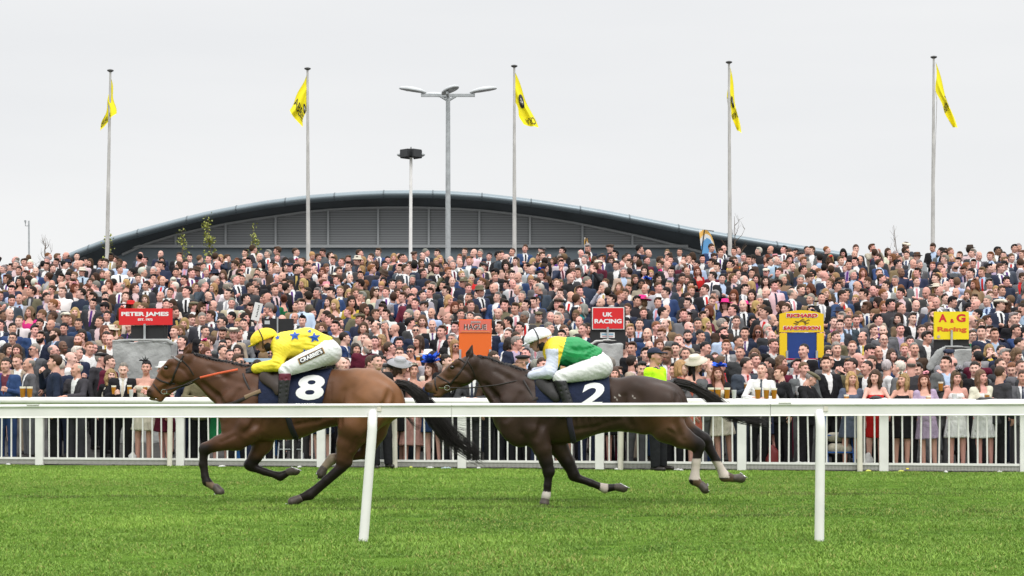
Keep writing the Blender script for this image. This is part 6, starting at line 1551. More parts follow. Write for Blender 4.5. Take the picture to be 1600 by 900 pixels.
for ln in MID.strip().splitlines():
    d = parse(ln); s = 1.06 * r.uniform(.98, 1.03) if d['sex'] == 'm' else 1.02 * r.uniform(.97, 1.02)
    X, Y = place(d, s); Y = max(Y, FENCE(X) + 1.0); z = gz(X, Y)
    if Y <= FENCE(X) + 1.3: s = (W(d['px'], d['py'], Y).z - z) / HN
    people.append((d, X, Y, z, s))
# keep people from standing inside one another
for _ in range(30):
    mv = False
    for i in range(len(people)):
        for j in range(i + 1, len(people)):
            a, b = people[i], people[j]; dx, dy = b[1] - a[1], b[2] - a[2]; dd = math.hypot(dx / .46, dy / .46)
            if dd < 1:
                k = j if not b[0].get('front') else i; q = people[k]
                if q[0].get('front'): continue
                Y = q[2] + .10 * (1 if (k == j) == (dy > 0) else -1); Y = max(Y, FENCE(q[1]) + .85); X = (q[0]['px'] - 800) / FPX * Y; people[k] = (q[0], X, Y, gz(X, Y), q[4]); mv = True
    if not mv: break
# bookmaker pitches: keep-out rectangles on the bank (x, y, half width, half depth)
KEEP = []
def pitch_at(px, py_base_hint, Y, wpx): X = (px - 800) / FPX * Y; KEEP.append((X, Y, wpx / 2 / FPX * Y + .25, .55)); return X, Y, gz(X, Y)
PITCH = dict(pj=pitch_at(224, 0, 35.2, 92), bb=pitch_at(435, 0, 36.4, 56), hg=pitch_at(742, 0, 34.6, 52), uk=pitch_at(952, 0, 35.2, 52), rs=pitch_at(1252, 0, 34.2, 72), ag=pitch_at(1487, 0, 34.4, 66))
def blocked(X, Y):
    for x, y, hw, hd in KEEP:
        if hw > .7 and -3.2 < Y - y < 0 and abs(X - x * Y / y) < hw * (.92 if hw > .85 else .5): return True
        if abs(X - x) < hw and abs(Y - y) < hd: return True
        if Y > y and Y < y + 1.2 and abs(X - x * Y / y) < hw * .6: return True
    return False
MEN_SUIT = ['navy'] * 8 + ['charcoal'] * 8 + ['black'] * 7 + ['grey'] * 4 + ['blue'] * 2 + ['lightgrey'] * 2 + ['slate'] * 3 + ['brown', 'khaki', 'beige', 'maroon', 'tan', 'silver']
def rand_spec(r):
    d = {}
    if r.random() < .77:
        d['sex'] = 'm'; d['hair'] = r.choice(['dark'] * 6 + ['black'] * 3 + ['brown'] * 6 + ['light'] * 2 + ['grey'] * 4 + ['white'] * 2 + ['ginger'] + ['bald'] * 2)
        d['style'] = r.choice([None, 'bald', 'bald']) if d['hair'] == 'bald' else r.choice(['short', 'short', 'crop', 'quiff', 'side', 'side']) if d['hair'] not in ('grey', 'white') else r.choice(['short', 'thin', 'bald', 'side'])
        u = r.random(); d['c3'] = '-'
        if u < .80: d['outfit'] = 'suit'; d['c1'] = r.choice(MEN_SUIT); d['c2'] = r.choice(['white'] * 12 + ['paleblue'] * 2 + ['palepink'] * 2 + ['lilac', 'charcoal', 'black']); d['c3'] = r.choice(['navy', 'black', 'maroon', 'blue', 'purple', 'red', 'silver', 'slate', 'pink', 'gold', '-', '-', '-', '-', 'bow'])
        elif u < .88: d['outfit'] = 'coat'; d['c1'] = r.choice(['black', 'navy', 'brown', 'charcoal', 'khaki', 'tan']); d['c2'] = r.choice(['white', 'grey', 'paleblue', 'charcoal'])
        elif u < .94: d['outfit'] = 'jumper'; d['c1'] = r.choice(['navy', 'black', 'grey', 'maroon', 'slate']); d['c2'] = r.choice(['white', 'paleblue'])
        else: d['outfit'] = 'shirt'; d['c1'] = r.choice(['white', 'white', 'paleblue', 'palepink']); d['c2'] = r.choice(['navy', '-', 'black', 'maroon'])
        if r.random() < .12 and d['style']: d['beard'] = r.choice(['full', 'stubble', 'stubble'])
        if r.random() < .07: d['eyes'] = r.choice(['sun', 'clear'])
        if r.random() < .035: d['hat'] = r.choice(['flatcap', 'fedora', 'flatcap']); d['hatc'] = r.choice(['charcoal', 'khaki', 'brown', 'cream', 'navy'])
        d['pose'] = r.choice(['down'] * 6 + ['drink'] * 4 + ['clasp'] * 3 + ['cross'] * 3 + ['drink2', 'face', 'cam'])
    else:
        d['sex'] = 'w'; d['hair'] = r.choice(['blonde'] * 4 + ['light'] * 3 + ['brown'] * 5 + ['dark'] * 4 + ['auburn'] * 3 + ['black'] * 2 + ['ginger', 'grey']); d['style'] = r.choice(['long', 'wavy', 'wavy', 'curly', 'bob', 'updo', 'long'])
        u = r.random(); d['c3'] = '-'; col = ['black'] * 4 + ['cream'] * 4 + ['navy'] * 2 + ['palepink'] * 3 + ['nude'] * 3 + ['white'] * 2 + ['coral', 'red', 'blue', 'teal', 'lilac', 'floral', 'green', 'peach', 'beige', 'purple', 'mint', 'magenta', 'silver', 'yellow', 'maroon']
        if u < .62: d['outfit'] = 'dress'; d['c1'] = r.choice(col); d['c2'] = '-'; d['cut'] = (r.choice(['', 'short', 'long', 'long', 'short']), 'knee', r.choice(['scoop', 'scoop', 'scoop', 'high', 'high', 'strapless'])); d['cut'] = ('', 'knee', 'strapless') if d['cut'][2] == 'strapless' else d['cut']
        elif u < .84: d['outfit'] = 'jdress'; d['c1'] = r.choice(['black', 'cream', 'navy', 'grey', 'beige', 'white', 'charcoal']); d['c2'] = r.choice(col)
        else: d['outfit'] = 'coat'; d['c1'] = r.choice(['black', 'charcoal', 'beige', 'navy', 'tan', 'cream']); d['c2'] = r.choice(['cream', 'black'])
        if r.random() < .16: d['hat'] = r.choice(['flower', 'rosette', 'bow', 'quills', 'feather', 'band', 'sunhat']); d['hatc'] = r.choice(['black', 'cream', 'pink', 'magenta', 'blueX', 'white', 'coral', 'nude', 'navy', 'red'])
        if r.random() < .07: d['eyes'] = 'sun'
        d['pose'] = r.choice(['down'] * 5 + ['drink'] * 3 + ['clasp'] * 4 + ['cross'])
    u = r.random(); base = r.choice([-25, -10, 0, 10, 25]); d['byaw'] = base + r.uniform(-15, 15); d['hyaw'] = r.choice([-48, -36, -24, -12, 0, 12, 24, 36, 48, -60]) if u < .82 else r.choice([-60, 60])
    if u > .93: d['byaw'] = r.choice([-70, 70, 110, -110, 150])
    if r.random() < .16: d['pitch'] = r.choice([14, 22, -10])
    if r.random() < .03: d['skin'] = r.choice([(.13, .065, .04), (.22, .12, .08)])
    return d
rr = random.Random(5)
have = [(p[1], p[2]) for p in people]
row = 0; u = .85
while u < 29.2:
    n0 = -19.5; X = n0 + (row % 2) * .26
    while X < 19.5:
        Yc = 31.0 - .13 * X * (1 - u / 40) + u + rr.gauss(0, .27); x = X + rr.gauss(0, .10); X += .42 + .09 * rr.random() + .001 * u
        if abs(x) > .2837 * Yc + .9 or Yc < FENCE(x) + .8 or Yc > 61.6 - .075 * x: continue
        if blocked(x, Yc): continue
        ok = True
        for a, b in have:
            if abs(a - x) < .40 and abs(b - Yc) < .58 and math.hypot((a - x) / .40, (b - Yc) / .58) < 1: ok = False; break
            # leave the view of the hand-placed heads open
        if not ok: continue
        have.append((x, Yc)); d = rand_spec(rr); s = (1.06 if d['sex'] == 'm' else 1.0) * rr.gauss(1, .035) * (1 + .05 * min(1, u / 14)); d['px'] = 800 + x / Yc * FPX; z = gz(x, Yc); d['py'] = HY - (z + HN * s - CAMZ) * FPX / Yc
        people.append((d, x, Yc, z, s))
    u += .98 + .011 * u * 1.2; row += 1
people = [p for p in people if p[0].get('front') or not blocked(p[1], p[2])]
def inview(p): return -22 < p[0]['px'] < 1622
people = [p for p in people if inview(p)]
people.sort(key=lambda p: p[2])
NIND = 296
print('PEOPLE', len(people))
# ------------------------------------------------------------------ labels
LM = [(228, 495, 'the wide red sign'), (742, 520, 'the orange sign'), (950, 497, 'the small red sign'), (1252, 512, 'the yellow and blue stand'), (1486, 508, 'the square yellow sign'), (435, 512, 'the black double board'),
      (408, 530, "the yellow jockey's cap"), (838, 523, "the white jockey's cap"), (262, 590, "the leading horse's head"), (700, 585, "the second horse's head"), (600, 600, "the leading horse's rump"), (1040, 600, "the second horse's rump"),
      (222, 575, 'the left grey covered box'), (1487, 575, 'the right grey covered box'), (0, 540, 'the left edge'), (1600, 540, 'the right edge')]
CW = dict(lightgrey='light grey', palepink='pale pink', paleblue='pale blue', blueX='bright blue', slate='slate blue', hivis='bright yellow', floral='dark floral', charcoal='charcoal'); cw = lambda c: CW.get(c, c)
HW = dict(dark='dark-haired', black='black-haired', brown='brown-haired', light='light brown-haired', blonde='blonde', grey='grey-haired', white='white-haired', ginger='ginger-haired', auburn='auburn-haired', bald='bald')
def look(d):
    s = 'man' if d['sex'] == 'm' else 'woman'; h = 'bald' if d['style'] is None else HW[d['hair']]; ex = ''
    if d.get('hat'): ex = f"{cw(d['hatc'])} {'fascinator' if d['hat'] in FASC else HATW.get(d['hat'], 'hat')}"
    elif d.get('eyes') == 'sun': ex = 'sunglasses'
    elif d.get('eyes'): ex = 'glasses'
    elif d.get('beard') == 'full': ex = 'beard'
    o = d['outfit']
    if o == 'suit': t = f"{cw(d['c1'])} suit" + ('' if ex else (' and bow tie' if d['c3'] == 'bow' else f" and {cw(d['c3'])} tie" if d['c3'] != '-' else f" and open {cw(d['c2'])} shirt"))
    elif o == 'shirt': t = f"{cw(d['c1'])} shirt"
    elif o == 'jdress': t = f"{cw(d['c1'])} jacket over {cw(d['c2'])} dress" if not ex else f"{cw(d['c1'])} jacket"
    else: t = f"{cw(d['c1'])} {o}"
    return f"{h} {s} in {t}" + (f" with {ex}" if ex else '')
ORD = ['', 'nearest', 'second nearest', 'third nearest', 'fourth nearest', 'fifth nearest', 'sixth nearest', 'seventh nearest', 'eighth nearest']
ind = people[:NIND]
groups = {}
for i, p in enumerate(ind): groups.setdefault(look(p[0]), []).append(i)
LAB = {}
def near(p):
    return min(LM, key=lambda l: math.hypot(l[0] - p[0]['px'], (l[1] - p[0]['py']) * 1.3))
for lk, ids in groups.items():
    sub = {}
    for i in ids: sub.setdefault(near(ind[i])[2], []).append(i)
    for nm, q in sub.items():
        l = [a for a in LM if a[2] == nm][0]; q.sort(key=lambda i: math.hypot(l[0] - ind[i][0]['px'], (l[1] - ind[i][0]['py'])))
        for k, i in enumerate(q):
            p = ind[i][0]; dx, dy = p['px'] - l[0], p['py'] - l[1]; dr = ('left of' if dx < 0 else 'right of') if abs(dx) > abs(dy) * .8 else ('above' if dy < 0 else 'below')
            if 'edge' in nm: dr = 'near'
            LAB[i] = f"{lk}, {dr} {nm}" if len(q) == 1 else f"{lk}, {ORD[k + 1]} to {nm}"
            if p.get('front') and len(LAB[i].split()) <= 13: LAB[i] += ', at the rail'
            for a_, b_ in ((', at the rail', ''), (' open ', ' '), ('light brown', 'fair'), (' bottom', ''), (' grey covered box', ' covered box'), (' and ', ', ')):
                if len(LAB[i].split()) > 16: LAB[i] = LAB[i].replace(a_, b_)
cups = []
for i, (d, X, Y, z, s) in enumerate(ind):
    rz = R(d['byaw']); root = make_person(d, (X, Y, z), s, rz, rr); tag(root, LAB[i], 'person', 'racegoers in the crowd'); 
    if d['pose'] in ('drink', 'drink2'):
        for sd in ((-1,) if d['pose'] == 'drink' else (-1, 1) if rr.random() < .3 else (-1,)):
            w_ = np.array(joints(d['pose'])[sd][1]); q = np.array([w_[0] * .86 - sd * .0, w_[1] - .055, w_[2] + .06]) * s; c, s_ = math.cos(rz), math.sin(rz); cups.append((X + q[0] * c - q[1] * s_, Y + q[0] * s_ + q[1] * c, z + q[2], i, d))
# steward on the course side of the fence, and a second one hidden behind the leading horse
for nm, px, py, spec, lab, off in (('a', 1031, 557, STEWARD, 'steward in bright yellow jacket and navy cap standing on the course side of the fence', -.55), ('b', 598, 566, "m 598 566 dark crop coat:black:navy down 20 10", 'dark clothed man on the course side, mostly hidden behind the leading horse and its tail', -.5)):
    d = parse(spec); p = FP(px, off); s = W(px, py, p.y).z / HN; d['legs'] = 'black'; root = make_person(d, (p.x, p.y, 0.0), s, R(d['byaw']), rr); tag(root, lab, 'steward' if nm == 'a' else 'person')
# ------------------------------------------------------------------ the rest of the crowd, one mass of small figures
@cached
def lo_head(sex, style):
    f = Field(rng(-.12, .12, .0155), rng(-.15, .16, .0155), rng(1.38 if sex == 'w' else 1.42, 1.80, .0155)); headsdf(f, sex); g = f.copy(); h_ = hairfield(style or 'bald', sex, .0155, False); 
    hf = Field(*f.ax); c = HEADC
    if style: 
        ix = [np.clip(np.round((f.ax[a] - h_.ax[a][0]) / .0155).astype(int), 0, len(h_.ax[a]) - 1) for a in range(3)]; hd = h_.d[np.ix_(*ix)]; out = [(f.ax[a] < h_.ax[a][0] - .008) | (f.ax[a] > h_.ax[a][-1] + .008) for a in range(3)]
        hd = hd.copy(); hd[out[0]] = 9; hd[:, out[1]] = 9; hd[:, :, out[2]] = 9
    else: hd = np.full_like(f.d, 9)
    f.d = np.minimum(f.d, hd - .003); V, F = f.mesh(); C = centres(V, F); ii = [np.clip(np.round((C[:, a] - f.ax[a][0]) / .0155).astype(int), 0, len(f.ax[a]) - 1) for a in range(3)]
    roles = headroles(C, sex); x, y, z = (C - c).T
    e = (np.abs(np.abs(x) - .032) < .014) & (np.abs(z - .012) < .009) & (y < -.06); roles[e] = 1; ish = hd[tuple(ii)] - .004 < g.d[tuple(ii)]; roles[ish] = 4; return V, F, roles
@cached
def lo_torso(sex, pose, kind):
    f = Field(grid3((-.48, -.10, .036), (-.10, .10, .017), (.10, .48, .036)), rng(-.46, .24, .036), rng(.62, 1.56 if pose != 'up' else 1.95, .036)); m = sex == 'm'; sw = .172 if m else .147
    f.ell((0, .012, 1.26), (.185 if m else .150, .130, .22), .02); f.cap((-sw, .015, 1.41), (sw, .015, 1.41), .064 if m else .05, .064 if m else .05, .05); f.cap((0, .01, 1.16), (0, .01, .70), .148 if m else .125, .170, .05, 1.22); f.cap((0, .012, 1.42), (0, .02, 1.50), .075, .055, .03)
    for s in (-1, 1): arm(f, pose, s, sw, .064 if m else .048, .052 if m else .038, .040 if m else .030, .04, 1.12)
    V, F = f.mesh(); x, y, z = centres(V, F).T; ro = np.full(len(F), 5); fr = y < -.03
    if kind == 'suit': w_ = .012 + .085 * np.clip((z - 1.12) / .34, 0, 1) * .78; v = fr & (np.abs(x) < w_ + .004) & (z > 1.10); ro[v] = 6; ro[v & (np.abs(x) < .021) & (z < 1.47)] = 7; ro[(z > 1.475)] = 6
    if kind == 'dress': ro[(z > 1.37 + .1 * (np.abs(x) > .1)) & (np.abs(x) < .5)] = 0
    hands = np.zeros(len(F), bool)
    for s in (-1, 1):
        e, wr = joints(pose)[s]; dd = np.linalg.norm(centres(V, F) - (np.array(wr) + (np.array(wr) - e) * .05), axis=1); hands |= dd < .065
        if kind == 'dress': dd2 = np.linalg.norm(centres(V, F) - np.array(e), axis=1); hands |= dd2 < .12
    ro[hands] = 0; return V, F, ro
@cached
def lo_hat(k): return hat(k)
Vs, Fs, Cs, nn = [], [], [], 0
def addm(V, F, col):
    global nn
    if F.shape[1] != 4: return
    Vs.append(V); Fs.append(F + nn); Cs.append(col); nn += len(V)
for d, X, Y, z, s in people[NIND:]:
    sk = np.array(jit(d.get('skin') or rr.choice(SKINS), rr, .08)); pal = np.zeros((8, 3)); pal[0] = sk; pal[1] = sk * .22; pal[2] = np.array(HAIRC[d['hair']]) * .5 + sk * .25; pal[3] = sk * [.72, .42, .42]; pal[4] = jit(HAIRC[d['hair']], rr, .25)
    pal[5] = jit(COLR[d['c1']], rr, .2); pal[6] = COLR[d['c2']] if d['c2'] != '-' else pal[5]; pal[7] = COLR['black' if d['c3'] == 'bow' else d['c3']] if d['c3'] != '-' else pal[6]
    if d['outfit'] == 'shirt': pal[6] = pal[5]; pal[7] = COLR[d['c2']] if d['c2'] != '-' else pal[5]
    kd = 'suit' if d['outfit'] in ('suit', 'shirt', 'jdress') else 'dress' if d['outfit'] == 'dress' else 'coat'; ho, hp = (round(d['hyaw'] / 12) * 12, d.get('pitch', 0))
    M = rotm(d['byaw']) @ np.array(Matrix.Rotation(rr.gauss(0, .05), 3, 'X') @ Matrix.Rotation(rr.gauss(0, .055), 3, 'Y')); L = np.array([X, Y, z]); sc = s
    if d['outfit'] == 'jdress': pal[7] = pal[6]
    V, F, ro = lo_head(d['sex'], d['style']); addm((turn(V, ho, hp) * sc) @ M.T + L, F, pal[ro]); V, F, ro = lo_torso(d['sex'], d['pose'], kd); addm((V * sc) @ M.T + L, F, pal[ro])
    if d.get('hat'): V, F = lo_hat(d['hat'])[:2]; addm((turn(V, ho, hp, True) * sc) @ M.T + L, np.asarray(F), np.tile(COLR[d['hatc']], (len(F), 1)))
    if d.get('eyes') == 'sun':
        V, F, ro = lo_head(d['sex'], None)
o = mk('crowd', np.concatenate(Vs), np.concatenate(Fs), mat('crowd_cloth_and_skin', src='attr', rough=.75, spec=.2), cols=np.concatenate(Cs)); o['kind'] = 'stuff'
print('CROWD faces', sum(len(f) for f in Fs))
# ================================================================== bookmakers' pitches
M_tarp = mat('grey_tarpaulin', (.36, .37, .36), .75, noise=.16, nscale=3, bump=.6, bscale=7); M_red = mat('red_sign', (.66, .018, .022), .5); M_yls = mat('yellow_sign', (.86, .68, .01), .5); M_yl2 = mat('amber_sign', (.84, .56, .01), .5)
M_org = mat('orange_sign', (.80, .15, .02), .5); M_coral = mat('coral_sign', (.72, .16, .11), .5); M_bl = mat('royal_blue_board', (.012, .045, .21), .55, noise=.06); M_rtxt = mat('red_print', (.62, .02, .03), .6); M_wbd = mat('white_board', (.72, .72, .71), .5)
def pitch(key, label):
    X, Y, z = PITCH[key]; z0 = gz(X, Y - .3); t = thing('bookmaker_stand', label, 'bookmaker stand', (X, Y, z0), 'bookmaker stands among the crowd')
    def L(px, py, dy=0): q = W(px, py, Y + dy); return (q.x - X, dy, q.z - z0)
    def panel(name, x0, y0, x1, y1, m, dy=0, th=.025, bev=.004, parent=None):
        a, b = L(x0, y0, dy), L(x1, y1, dy); mb = MB(); mb.box(((a[0] + b[0]) / 2, dy, (a[2] + b[2]) / 2), (abs(b[0] - a[0]) / 2, th, abs(a[2] - b[2]) / 2)); return mb.build(name, m, parent or t, bevel=bev)
    def txt(s, cx, cy, w_, h_, m, dy, parent, name='lettering', rot=0, bold=.045): a, b = L(cx, cy, dy), L(cx + 1, cy + 1, dy); k = b[0] - a[0]; return write(name, s, m, parent, a[0], a[2], w_ * k, h_ * k, dy - .028, rot=rot, bold=bold)
    return t, L, panel, txt
def tarp_box(t, L, x0, y0, x1, dy, sag=.03, seed=0, depth=.7, name='tarpaulin_cover', m=None):
    """cloth thrown over a box: slightly bulging walls, rounded draped top edge"""
    a, b = L(x0, y0, dy), L(x1, y0, dy); hx = (b[0] - a[0]) / 2; cx = (a[0] + b[0]) / 2; top = a[2]; n = 26; r = random.Random(seed)
    f = Field(rng(-hx - .1, hx + .1, .03), rng(-.1, depth + .1, .04), rng(-.06, top + .12, .035)); X, Y, Z = f.full()
    ph = [r.uniform(0, 6) for _ in range(4)]; w_ = .012 * np.sin(X * 9 + ph[0] + Z * 4) + .010 * np.sin(Z * 8 + ph[1] + X * 3) + .008 * np.sin(X * 21 - Z * 6 + ph[2])
    dx = np.abs(X) - hx + .035; dyy = np.abs(Y - depth / 2) - depth / 2 + .035; dz = Z - (top - .045 + .015 * np.sin(X * 7 + ph[3]))
    d = np.sqrt(np.maximum(dx, 0) ** 2 + np.maximum(dyy, 0) ** 2 + np.maximum(dz, 0) ** 2) + np.minimum(np.maximum(np.maximum(dx, dyy), dz), 0) - .035 + w_
    f.d = np.maximum(d, -.02 - Z + 0 * d).astype(np.float32); V, F = f.mesh(); return mk(name, V + [cx, dy, 0], F, m or M_tarp, t)
def post(t, L, x, y0, y1, dy, r_=.018, name='post'): a, b = L(x, y0, dy), L(x, y1, dy); mb = MB(); mb.box(((a[0] + b[0]) / 2, dy, (a[2] + b[2]) / 2), (r_, .012, abs(a[2] - b[2]) / 2)); mb.build(name, M_galv, t)
def edge_flap(t, L, pts, dy, seed=1, name='loose_cover', m=None, th=.02):
    """a hanging fold of the cover from an outline of photo points"""
    n = len(pts); F_ = Field(rng(-1.2, 1.2, .025), rng(dy - .16, dy + .16, .02), rng(-.2, 2.6, .025))
    P = [L(x, y, dy) for x, y, _ in pts]
    for i in range(n - 1): F_.cap(P[i], P[i + 1], pts[i][2] / 80., pts[i + 1][2] / 80., .02, 2.2)
    V, F = F_.mesh(); return mk(name, V, F, m or M_tarp, t)
# wide red sign
t, L, panel, txt = pitch('pj', 'wide red sign over a black board on a grey covered box, left side')
sg = panel('signboard', 186, 482, 269.5, 508, M_red); txt('PETER JAMES', 227, 491.5, 74, 8.3, M_numw, 0, sg); txt('EST. 1972', 227.5, 499.5, 23, 3.6, M_numw, 0, sg)
panel('odds_board', 205, 508.5, 262, 530, M_black, .06); post(t, L, 226, 506, 531, -.04, .02); tarp_box(t, L, 175, 532, 268, -.25, seed=1); edge_flap(t, L, [(177, 533, 2.2), (200, 531.5, 2.6), (240, 531.5, 2.6), (262, 532, 3.2), (269, 537, 3)], -.27)
mb = MB(); mb.tube([L(256, 532, -.1), L(257, 520, -.12), L(258, 510, -.1)], .006, 6); mb.build('cable', M_black, t)
# plain black boards
t, L, panel, txt = pitch('bb', 'pair of plain black boards on a thin post, behind the yellow jockey')
panel('board', 410.5, 498, 433, 526, M_black); panel('board', 434.5, 498, 459, 526, M_black); panel('sticker', 413.5, 501, 421.5, 506.5, mat('sticker', (.5, .53, .55), .5), -.03, .003, 0); post(t, L, 433.7, 496, 600, -.035, .014)
# orange sign
t, L, panel, txt = pitch('hg', 'tall orange sign with a coral name panel, between the two jockeys')
sg = panel('signboard', 717, 499, 768, 580, M_org); nm = panel('name_panel', 718, 500, 767, 520, M_coral, -.03, .006, .001); M_ol = mat('dark_outline_print', (.16, .03, .03), .6); M_sil = mat('silver_print', (.60, .52, .50), .5)
a = txt('HAGUE', 743.0, 511.2, 35, 8.6, mat('pale_outline', (.74, .62, .58), .5), -.012, nm, bold=.05); a = txt('HAGUE', 742.4, 510.6, 34.5, 8.2, mat('letter_ink', (.07, .04, .04), .6), -.018, nm, bold=.012); txt('JOHN', 743, 503.8, 16, 4.4, M_sil, -.012, nm, bold=.1); txt('JOHN', 743, 503.8, 15, 3.2, mat('grey_print', (.3, .14, .13), .6), -.018, nm, bold=.0); panel('print_line', 721, 517.4, 765, 519, mat('faint_print', (.72, .24, .08), .6), -.038, .002, 0, nm)
for x in (719, 766): post(t, L, x, 546, 590, -.05, .022, 'leg')
# small red sign
t, L, panel, txt = pitch('uk', 'small red square sign on a black board over a grey covered box')
panel('backboard', 922.5, 479, 977.5, 546, M_black, .05); br_ = panel('border', 925, 480, 975.5, 515, M_wbd, .0); sg = panel('signboard', 926.5, 481.3, 974, 513.7, M_red, -.02, .012); txt('UK', 949.3, 491.5, 15, 6.8, M_numw, -.008, sg); txt('RACING', 950, 502, 42.5, 7, M_numw, -.008, sg)
pl = panel('small_plate', 938, 519.5, 960.5, 528, M_wbd, .018, .006, .001); panel('print_line', 940, 521, 958.5, 523.6, mat('blue_print', (.25, .42, .55), .6), .010, .002, 0, pl); panel('print_line', 941, 525, 958, 526.3, mat('pink_print', (.55, .3, .32), .6), .010, .002, 0, pl)
post(t, L, 949.6, 511, 533, -.05, .02); tarp_box(t, L, 934, 535, 976, -.25, seed=2); edge_flap(t, L, [(922, 539, 2.), (932, 533, 2.4), (948, 531.5, 1.8), (962, 532, 1.4)], -.3, m=mat('pale_cover', (.55, .55, .53), .7, bump=.4, bscale=9))
# yellow and blue stand
t, L, panel, txt = pitch('rs', 'yellow arched sign above a blue board between yellow side panels')
X_, Y_, z_ = PITCH['rs']; pts = [(1218, 519)] + [(1218 + 69 * i / 12, 490.5 - 6.0 * math.sin(math.pi * i / 12)) for i in range(13)] + [(1287, 519)]; V = [L(x, y, -.02) for x, y in pts]; V2 = [(v[0], v[1] + .04, v[2]) for v in V]; n = len(V)
arch = mk('arched_signboard', V + V2, [tuple(range(n))[::-1], tuple(range(n, 2 * n))] + [(i, (i + 1) % n, n + (i + 1) % n, n + i) for i in range(n)], M_yl2, t, smooth=False)
txt('RICHARD', 1253, 493, 50, 7.2, M_wbd, .002, arch, bold=.09); txt('RICHARD', 1253, 493, 48, 5.6, M_rtxt, -.002, arch, bold=.045); txt('SANDERSON', 1252.5, 512.5, 59, 7, M_wbd, .002, arch, bold=.09); txt('SANDERSON', 1252.5, 512.5, 57, 5.4, M_rtxt, -.002, arch, bold=.045)
mb = MB(); k = (L(1, 0, 0)[0] - L(0, 0, 0)[0])                              # small galloping horse and rider emblem
def pp(x, y): q = L(x, y, -.026); return Vector(q)
for pl_ in ([(1246, 503.3), (1252, 501.6), (1258, 502.4)], [(1258, 502.4), (1263, 499.6), (1265, 500.6)], [(1246, 503.3), (1243, 505.6), (1240, 505)], [(1248, 503.6), (1246, 506.5), (1243, 507.6)], [(1257, 503), (1261, 505.2), (1264, 504.2)], [(1256, 503.4), (1259, 506.6), (1257.5, 508)], [(1250, 501.4), (1254, 499.2), (1257, 500)], [(1246, 502.6), (1242, 502)]): mb.tube([pp(*q) for q in pl_], .008, 5, flat=.3)
mb.build('emblem', mat('emblem_ink', (.12, .07, .02), .7), arch)
panel('side_panel', 1218, 520.5, 1229.5, 559, M_yl2, .0); panel('side_panel', 1276, 520.5, 1287, 559, M_yl2, .0); panel('board', 1230, 520, 1275.5, 562, M_bl, .02); post(t, L, 1229.8, 548, 570, -.04, .02, 'leg'); post(t, L, 1276.2, 548, 570, -.04, .02, 'leg')
mb = MB(); a, b = L(1226, 561, -.06), L(1278, 561, -.06); mb.tube([a, b], .009, 6); mb.build('red_bar', M_red, t); tarp_box(t, L, 1216, 566, 1272, -.35, seed=3, m=mat('blue_cover', (.05, .11, .22), .5, noise=.2, nscale=4, bump=.5, bscale=8), name='blue_cover'); edge_flap(t, L, [(1219, 572, 2), (1232, 566, 2.4), (1252, 563.5, 3), (1274, 563, 2)], -.38, m=M_tarp)
panel('lower_board', 1262, 563, 1280, 612, M_bl, .0)
# square yellow sign
t, L, panel, txt = pitch('ag', 'square yellow sign over a black board and grey covered box, right side')
sg = panel('signboard', 1459, 487, 1513.5, 530.5, M_yls); txt('A', 1472.5, 497, 13, 12.6, M_rtxt, 0, sg); txt('&', 1487.3, 501.4, 6.4, 6.2, M_rtxt, 0, sg); txt('G', 1501, 497, 14.5, 12.6, M_rtxt, 0, sg); txt('Racing', 1487, 515.5, 46, 9.6, mat('orange_print', (.66, .12, .02), .6), 0, sg)
mb = MB(); c = L(1466.5, 526, -.03); mb.tube([Vector(c), Vector(c) + Vector((0, -.004, 0))], .03, 12); mb.build('round_mark', mat('mark_grey', (.55, .4, .35), .6), sg)
panel('odds_board', 1459, 531, 1513.5, 546, M_black, .05); post(t, L, 1487, 516, 543, -.05, .018); tarp_box(t, L, 1473, 545, 1521, -.25, seed=4); edge_flap(t, L, [(1475, 544, 3), (1467, 551, 5), (1459, 563, 6), (1453, 574, 6)], -.32); edge_flap(t, L, [(1476, 542, 1.6), (1495, 541.5, 1.8), (1517, 543, 1.4)], -.3)
# small tilted white placard
t = thing('placard', 'small tilted white placard held above heads, just left of the black double board', 'placard', (W(401, 560, 38.).x, 38., gz(-5, 38.)))
b = t.location; c = W(401.5, 487, 38.) - b; mb = MB(); rm = Matrix.Rotation(R(-14), 3, 'Y'); mb.box(c, (.085, .008, .19), rot=rm.inverted()); pb = mb.build('board', M_wbd, t, bevel=.002); mb = MB(); mb.tube([c - Vector((.0, -.02, .15)), (c.x + .06, .0, c.z - .7)], .012, 6); mb.build('handle', M_cream, t)
mb = MB(); [mb.box(c + rm.inverted() @ Vector((.012 + .006 * (k % 2), -.010, .13 - .038 * k)), (.014 - .004 * (k % 2), .002, .012), rot=rm.inverted()) for k in range(7)]; mb.build('print_line', mat('dark_print', (.05, .06, .06), .6), pb, smooth=False)
# blue banner behind the leading jockey's arms
t = thing('barrier_banner', 'blue banner with a pale top edge, between the leading horse and jockey arms', 'banner', (W(398, 600, 31.95).x, 31.95, 0)); mb = MB(); mb.box((0, 0, .95), (.62, .012, .87)); 
zt = W(398, 563, 31.95).z; mb = MB(); mb.box((0, 0, zt / 2 - .03), (.40, .012, zt / 2 - .04)); mb.build('banner_face', mat('banner_blue', (.02, .12, .35), .5), t, bevel=.003); mb = MB(); mb.box((0, -.004, zt), (.41, .02, .035)); mb.build('top_edge', mat('pale_blue_trim', (.42, .55, .68), .5), t, bevel=.004)
